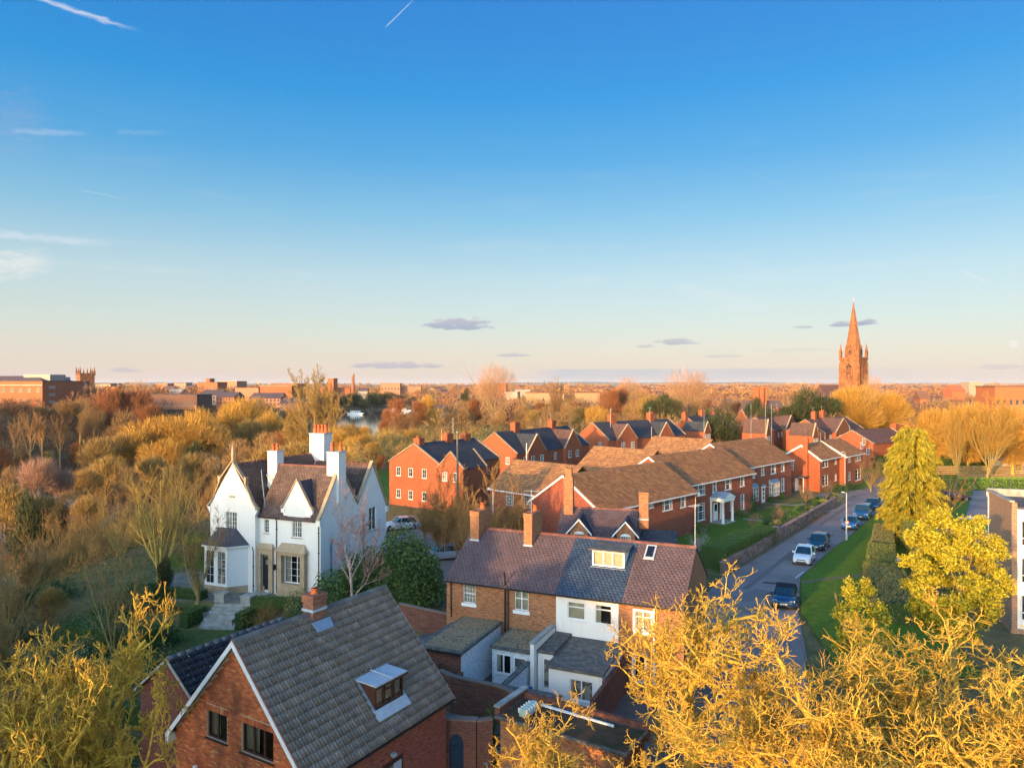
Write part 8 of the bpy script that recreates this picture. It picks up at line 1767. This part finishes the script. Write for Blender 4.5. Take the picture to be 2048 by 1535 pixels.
# ---------------------------------------------------------------- town and city on the skyline
FBR = plain('far_brick', (.38, .13, .06), .9, nscale=.3); FBR2 = plain('far_brick_pink', (.42, .20, .12), .9, nscale=.3); FST = plain('far_stone', (.36, .24, .14), .9, nscale=.3); FCR = plain('far_render', (.36, .27, .20), .9, nscale=.3)
FRF = plain('far_roof', (.12, .085, .085), .8, nscale=.3); FRB = plain('far_roof_brown', (.21, .10, .06), .8, nscale=.3); FGL = plain('far_window', (.05, .06, .08), .2); FLT = plain('far_white', (.36, .32, .28), .7)
def block(label, px0, px1, ytop, Y, wallm, roofm, zb=0, depth=12, rows=2, cols=6, rot=-.1, cat='building', name='city_building', pitched=False, wpanel=FGL, group=None, sills=True, colours=None):
    x0 = (px0-CX)/FPX*Y; x1 = (px1-CX)/FPX*Y; zt = CAMH+(CY-ytop)/FPX*Y; L_ = x1-x0
    t = thing(name, label, cat, (x0, Y, zb), rot, group); h = zt-zb; hw = h if not pitched else h-min(3.5, h*.35)
    MB().box(0, L_, 0, depth, 0, hw).o('wall', wallm, t)
    if pitched: MB().prism([(-.4, hw-.1), (depth+.4, hw-.1), (depth/2, h)], 'x', -.3, L_+.3).o('roof', roofm, t)
    else: MB().box(-.25, L_+.25, -.25, depth+.25, hw, hw+.35).o('flat_roof', roofm, t)
    if rows and cols:
        wm = MB(); wm.box(0, L_/cols*.42, -.05, .02, 0, min(1.8, hw/rows*.5)); me = newmesh('window', wm.V, wm.F); me.materials.append(wpanel)
        ws = MB(); ws.box(-.1, L_/cols*.42+.1, -.12, -.051, -.18, 0); ms = newmesh('sill', ws.V, ws.F); ms.materials.append(FLT)
        for r_ in range(rows):
            for c_ in range(cols):
                z = hw-(r_+1)*(hw*.92/max(rows, 1))*.85+.2 if rows < 3 else hw-3.1*(r_+1)+.8
                o = link('window', me, None, t, loc=(L_/cols*(c_+.29), 0, z))
                if sills: link('sill', ms, None, o)
    return t, L_, h
t, L_, h = block('large orange-lit brick hospital-like block with two rows of tall windows at the far left', -120, 100, 763, 330, FBR, FRF, 6.0, 26, 2, 12, -.10)
MB().box(-.4, L_+.4, -.5, 0, h-1.9, h-1.4).o('cornice', FLT, t); MB().hexa([(2, 2, h+.35), (L_-2, 2, h+.35), (L_-2, 22, h+.35), (2, 22, h+.35), (8, 8, h+2.6), (L_-8, 8, h+2.6), (L_-8, 18, h+2.6), (8, 18, h+2.6)]).o('roof', FRF, t); MB().box(L_*.72, L_-1, 6, 16, h+.36, h+3.2).o('rooftop_plant', FLT, t)
for r_ in range(5): MB().box(L_+.001, L_+.05, 4, 8, h-3.3*(r_+1), h-3.3*(r_+1)+1.3).o('side_window', FLT, t)
# pinnacled tower at left
Yt = 600; xt_ = (171-CX)/FPX*Yt; z_t = CAMH+(CY-750)/FPX*Yt; ct = thing('church_tower', 'square battlemented tower with tall pinnacles on the skyline at left', 'tower', (xt_, Yt, 5), R(45)); a_ = 5.3
zz = z_t-5; MB().box(-a_, a_, -a_, a_, 0, zz).o('tower', REDSTONE, ct); MB().box(-a_-.5, a_+.5, -a_-.5, a_+.5, zz-2.5, zz-1.9).o('string_course', REDSTONE, ct)
for i in range(4):
    for s in (-1, 1):
        o = -a_+a_*2*(i+.5)/4; MB().box(o-.75, o+.75, s*a_-.3, s*a_+.3, zz, zz+1.5).o('merlon', REDSTONE, ct); MB().box(s*a_-.3, s*a_+.3, o-.75, o+.75, zz, zz+1.5).o('merlon', REDSTONE, ct)
for x in (-a_, 0, a_):
    for y in (-a_, 0, a_):
        if x == 0 and y == 0: continue
        k = 1.0 if x and y else .8; MB().box(x-.6*k, x+.6*k, y-.6*k, y+.6*k, zz-.5, zz+3*k).tube([(x, y, zz+3*k), (x, y, zz+7.2*k)], [.75*k, .03], 5).o('pinnacle', REDSTONE, ct)
for s_2 in ('f', 'l'):
    if s_2 == 'f': MB().box(-1.5, 1.5, -a_-.04, -a_, zz-12, zz-5).o('belfry_window', ROOM, ct)
    else: MB().box(-a_-.04, -a_, -1.5, 1.5, zz-12, zz-5).o('belfry_window', ROOM, ct)
sky_b = [(115, 150, 768, 560, FLT, FLT, 0, 3, 'low pale-roofed building left of the pinnacled tower'), (122, 131, 755, 620, plain('far_blue', (.2, .25, .36), .8), FRF, 0, 0, 'slim blue-grey block left of the pinnacled tower'), (140, 156, 766, 500, FBR, FRF, 2, 3, 'lit brick building at the foot of the pinnacled tower'), (118, 160, 778, 420, FBR, FRF, 2, 5, 'dark brick houses below the pinnacled tower'),
         (188, 225, 768, 640, FCR, FRF, 2, 5, 'low grey-roofed buildings right of the pinnacled tower'), (205, 240, 774, 540, FBR, FRB, 1, 5, 'brick roofs left of the russet trees on the skyline'), (165, 215, 782, 430, FBR2, FRF, 2, 6, 'slate roofed houses among trees below the pinnacled tower'),
         (312, 335, 768, 640, FBR2, FCR, 2, 4, 'lit brick block on the skyline right of the russet trees'), (322, 344, 772, 520, FRF, FRF, 1, 3, 'dark slate-roofed block on the skyline'), (330, 360, 778, 470, FCR, FLT, 2, 3, 'pale building below the dark slate-roofed block'), (345, 372, 766, 700, FCR, FRF, 1, 4, 'pale low skyline block'), (370, 400, 770, 640, FST, FRF, 2, 4, 'cream and slate skyline block'),
         (395, 438, 765, 560, FBR, FRF, 2, 6, 'lit brick office block with a stair tower on the skyline'), (412, 420, 758, 570, FBR, FRB, 0, 0, 'small brick stair tower on the office block'), (440, 478, 763, 600, FBR2, FLT, 2, 5, 'pink brick block with white plant room on the skyline'), (300, 400, 790, 360, plain('far_dark_brick', (.17, .09, .065), .9), FRF, 1, 12, 'long dark flat-roofed building behind the golden willows'),
         (400, 440, 780, 430, FCR, FRF, 2, 5, 'pale terrace of houses below the office block'), (432, 470, 784, 400, FBR, FRF, 2, 6, 'brick terrace below the pink block'), (470, 520, 776, 500, FBR2, FRB, 1, 7, 'low pink brick range'), (520, 585, 772, 460, FBR, FCR, 1, 9, 'long flat cream-topped brick building right of the golden willows'), (548, 600, 768, 620, FBR, FRB, 1, 6, 'brick range below the small trees on the skyline'), (500, 560, 786, 380, FBR2, FRF, 2, 8, 'brick houses between the willows and the tall bare tree'), (655, 668, 757, 820, FBR, FST, 0, 0, 'short square brick tower behind the tall bare tree'), (560, 640, 797, 330, plain('far_mauve_brick', (.22, .10, .09), .9), FRF, 2, 10, 'mauve brick terraces glimpsed through the tall bare tree'),
         (761, 800, 767, 820, FBR2, FBR, 2, 6, 'long lit pink brick block on the skyline right of the round shaft'), (800, 842, 773, 830, FBR2, FRB, 1, 6, 'low wide brick building right of the pink block'), (640, 700, 776, 830, FBR, FRB, 1, 8, 'low brick range left of the round shaft'), (716, 735, 776, 810, FLT, FRF, 0, 0, 'white gabled house beside the round shaft'),
         (994, 1012, 767, 520, FBR, FST, 2, 2, 'square brick block behind the tallest round-topped tree'), (1010, 1035, 785, 400, FLT, FLT, 0, 0, 'small white building behind the tallest tree'), (1052, 1128, 786, 360, FST, FRB, 1, 14, 'long flat-roofed building with columns behind the middle trees'), (1150, 1200, 786, 365, FST, FRB, 1, 9, 'flat-roofed building right of the narrow tree'), (1030, 1060, 781, 480, FCR, LEADP, 1, 5, 'low pale-roofed building left of the long flat-roofed one'),
         (1990, 2060, 774, 250, FBR, FRF, 2, 6, 'orange-lit brick building with white windows at the right edge of the skyline'), (1735, 1775, 800, 230, FBR, FRF, 1, 3, 'slate roofed house with brick stack behind the long block'), (1938, 1965, 765, 600, FCR, FLT, 1, 4, 'pale flat building on the horizon above the golden tree'), (1905, 1930, 770, 420, FBR, FBR, 0, 0, 'red gabled building above the golden trees'), (1840, 1858, 782, 330, FBR, FRB, 1, 2, 'small red gabled house left of the golden trees')]
for a, b, yt, Y, wm, rm, rows, cols, lb in sky_b:
    pit = any(w in lb for w in ('gabled', 'houses', 'terrace', 'slate')); zb = 5.0 if (a < 640 and Y > 300) else 0.0
    t, L_, h = block(lb, a, b, yt, Y, wm, rm, zb, min(14, (b-a)/FPX*Y*.8+4), rows, cols, random.uniform(-.25, .1), pitched=pit, name='city_building')
Ys = 820; xs_ = (706-CX)/FPX*Ys; t = thing('brick_shaft', 'tall round brick chimney shaft standing alone on the skyline', 'chimney', (xs_, Ys, 2), 0); hs = CAMH+(CY-748)/FPX*Ys-2
MB().tube([(0, 0, 0), (0, 0, hs-2)], [2.1, 1.6], 14).o('shaft', FBR, t, True); MB().tube([(0, 0, hs-2), (0, 0, hs)], [1.8, 1.8], 14).o('shaft_head', FST, t)
# tall red chimneys house left of the cedar
t = thing('villa_with_stacks', 'large red house with clustered tall chimney stacks behind the slate-roofed blocks', 'house', ((1500-CX)/FPX*235, 235, 0), .1)
MB().box(0, 12, 0, 9, 0, 7.5).o('wall', FBR, t); MB().prism([(-.4, 7.4), (9.4, 7.4), (4.5, 12)], 'x', -.4, 12.4).o('roof', FRF, t)
for x, y in ((2.2, 1.2), (3.9, 1.2), (5.4, 2.2)): MB().box(x, x+1.3, y, y+1.6, 7, 16.6).box(x-.15, x+1.45, y-.15, y+1.75, 15.9, 16.3).o('chimney', FBR, t)
MB().prism([(6.5, 5.8), (9.5, 5.8), (8, 9.5)], 'y', -.4, 3).o('white_gable', FLT, t)
# white moored boats and river basin
for px, py, lb, L_ in ((712, 829, 'white cabin boat moored at the left end of the river basin', 14), (800, 823, 'long white boat moored beside the far bank', 22), (845, 820, 'white boat right of the long one', 18)):
    p = P(px, py, -6.6) ; t = thing('moored_boat', lb, 'boat', (p.x, p.y, -6.6), -.2, 'boats moored in the river basin')
    MB().hexa([(-L_/2+1, -1.6, -.2), (L_/2-2, -1.6, -.2), (L_/2-2, 1.6, -.2), (-L_/2+1, 1.6, -.2), (-L_/2, -2, 1.1), (L_/2, -1.2, 1.3), (L_/2, 1.2, 1.3), (-L_/2, 2, 1.1)]).o('hull', WHITE, t); MB().box(-L_*.3, L_*.25, -1.4, 1.4, 1.15, 2.9).o('cabin', WHITE, t)
    for i in range(4): MB().box(-L_*.26+i*L_*.12, -L_*.26+i*L_*.12+L_*.07, -1.45, -1.401, 1.8, 2.5).o('window', GLASS, t)
# scattered suburb out to the horizon
rg = np.random.default_rng(9)
def far_house_mesh(w, d, h, wm, rm):
    a = MB().box(0, w, 0, d, 0, h); me = newmesh('wall', a.V, a.F); me.materials.append(wm); b_ = MB().prism([(-.3, h-.05), (d+.3, h-.05), (d/2, h+2.8)], 'x', -.3, w+.3).box(w*.2, w*.2+.9, d/2-.4, d/2+.4, h+1.5, h+3.9); m2 = newmesh('roof', b_.V, b_.F); m2.materials.append(rm); return me, m2
FH_ = [far_house_mesh(10, 8, 5.2, FBR, FRF), far_house_mesh(13, 8, 5.4, FCR, FRB), far_house_mesh(9, 8, 5.2, FLT, FRF), far_house_mesh(16, 8, 5.4, FBR2, FRB), far_house_mesh(11, 8, 5.4, FBR, FRB)]
dirs = ['below the pinnacled tower', 'behind the tall bare trees', 'left of the tallest bare tree', 'right of the tallest bare tree', 'left of the church', 'right of the church']
cnt = 0
while cnt < 240:
    px = rg.uniform(820, 2040); Y = 300*math.exp(rg.uniform(0, 1)**1.1*2.1)
    if abs(px-1707) < 45 and Y < 330: continue
    x = (px-CX)/FPX*Y; k = rg.integers(0, 5); zi = gz(x, Y)
    lab = 'distant lit house among trees on the horizon plain, ' + (dirs[2] if px < 993 else dirs[3] if px < 1300 else dirs[4] if px < 1690 else dirs[5])
    t = thing('distant_house', lab, 'house', (x, Y, zi), rg.uniform(-.9, .9), 'distant houses '+lab.split('plain, ')[1]); s = 1+Y/2600; t.scale = (s, s, 1.0+Y/5000)
    link('wall', FH_[k][0], None, t); link('roof', FH_[k][1], None, t); cnt += 1
# distant trees: one mass of crowns out to the horizon
def crown_mesh(seed, n=150, rad=4.5, h=9, w=.16, L_=1.6):
    g_ = np.random.default_rng(seed); v = unit(g_.normal(0, 1, (n, 3)))*(g_.uniform(.2, 1, (n, 1))**.5); p = v*np.array([rad, rad, h*.42])+np.array([0, 0, h*.55]); d = unit(v+g_.normal(0, .5, (n, 3))+np.array([0, 0, .4])); q = unit(np.cross(d, g_.normal(0, 1, (n, 3))))
    l = L_*g_.uniform(.5, 1.2, (n, 1)); return np.stack([p-q*w, p+q*w, p+d*l+q*w*.4, p+d*l-q*w*.4], 1).reshape(-1, 3)
def far_mass(name, n, ymin, ymax, m, seed, wid, nq, pxr=(-200, 2250), hs=(.7, 1.25), L_=1.6, ok=None):
    g_ = np.random.default_rng(seed); protos = [crown_mesh(seed*10+i, nq, w=wid, L_=L_) for i in range(5)]; out = []
    for i in range(n):
        px = g_.uniform(*pxr); Y = ymin*(ymax/ymin)**g_.uniform(0, 1); x = (px-CX)/FPX*Y; s = g_.uniform(*hs); a = g_.uniform(0, 6.28)
        if ok is not None and not ok(px, Y, x): continue
        z = gz(x, Y)
        if z < -6.5: continue
        V_ = protos[i % 5]*np.array([s*1.15, s*1.15, s]); c, sn = math.cos(a), math.sin(a); out.append(np.stack([V_[:, 0]*c-V_[:, 1]*sn+x, V_[:, 0]*sn+V_[:, 1]*c+Y, V_[:, 2]+z], 1))
    V_ = np.concatenate(out); return link(name, npmesh(name, V_, np.arange(len(V_)).reshape(-1, 4)), m, kind='stuff')
TW_R = bark('far_twigs_russet', (.34, .15, .06), (.26, .12, .05), .2); TW_O = bark('far_twigs_orange', (.42, .22, .08), (.33, .18, .07), .2); TW_B = bark('far_twigs_brown', (.22, .13, .06), (.30, .19, .08), .2)
clear = lambda px, Y, x: not (abs(px-1707) < 40 and Y < 300) and not (px < 130 and Y < 420) and not (650 < px < 850 and Y < 640)
far_mass('distant_woodland', 950, 270, 700, TW_R, 3, .14, 150, ok=clear)
far_mass('distant_woodland', 700, 270, 800, TW_B, 4, .14, 150, ok=clear)
far_mass('distant_woodland', 1300, 600, 2600, TW_O, 5, .32, 70, hs=(.8, 1.4), L_=2.2)
far_mass('distant_woodland', 900, 600, 2600, TW_R, 6, .32, 70, hs=(.8, 1.4), L_=2.2)
far_mass('distant_evergreens', 170, 280, 1500, LEAF_FGR, 7, .35, 110, hs=(.6, 1.0), L_=1.2, ok=clear)
far_mass('distant_woodland', 1100, 2400, 9000, TW_O, 8, 1.4, 30, hs=(1.0, 1.8), L_=5)
far_mass('riverside_thicket', 260, 200, 290, TW_R, 12, .09, 260, pxr=(-80, 330), hs=(.5, .8))
far_mass('riverside_thicket', 240, 150, 250, TW_B, 13, .07, 260, pxr=(-60, 620), hs=(.45, .8))
far_mass('riverside_thicket', 200, 130, 230, bark('far_twigs_gold', (.42, .30, .09), (.30, .21, .07), .2), 14, .06, 260, pxr=(560, 1000), hs=(.35, .7), ok=lambda px, Y, x: Y > 145 or px < 740)
far_mass('parkland_trees', 110, 190, 290, TW_B, 15, .08, 260, pxr=(860, 1700), hs=(.6, 1.0), ok=clear)
far_mass('riverside_thicket', 260, 85, 140, TW_B, 16, .035, 420, pxr=(-80, 300), hs=(.22, .5))
far_mass('riverside_thicket', 160, 80, 150, bark('far_twigs_olive', (.30, .25, .08), (.22, .19, .06), .2), 17, .035, 420, pxr=(-80, 330), hs=(.22, .5))

far_mass('distant_woodland', 420, 90, 900, TW_B, 21, .12, 160, pxr=(-1100, -90), hs=(.7, 1.3))
far_mass('distant_woodland', 130, 300, 540, TW_R, 22, .12, 200, pxr=(110, 640), hs=(.75, 1.2), ok=clear)
far_mass('distant_woodland', 60, 300, 500, TW_B, 23, .12, 200, pxr=(850, 1240), hs=(.8, 1.3), ok=clear)
# thin evening air
hb = MB().box(-15500, 15500, -900, 16500, -10.5, 90); hz_ = hb.o('haze', None, kind='stuff'); hm_ = bpy.data.materials.new('haze_air'); hm_.use_nodes = True; nt = hm_.node_tree
for n in list(nt.nodes): nt.nodes.remove(n)
o_ = nt.nodes.new('ShaderNodeOutputMaterial'); pv = nt.nodes.new('ShaderNodeVolumePrincipled'); pv.inputs['Color'].default_value = (.80, .86, .95, 1); pv.inputs['Density'].default_value = HAZE; pv.inputs['Anisotropy'].default_value = 0.0
nt.links.new(pv.outputs[0], o_.inputs['Volume']); hz_.data.materials.append(hm_)
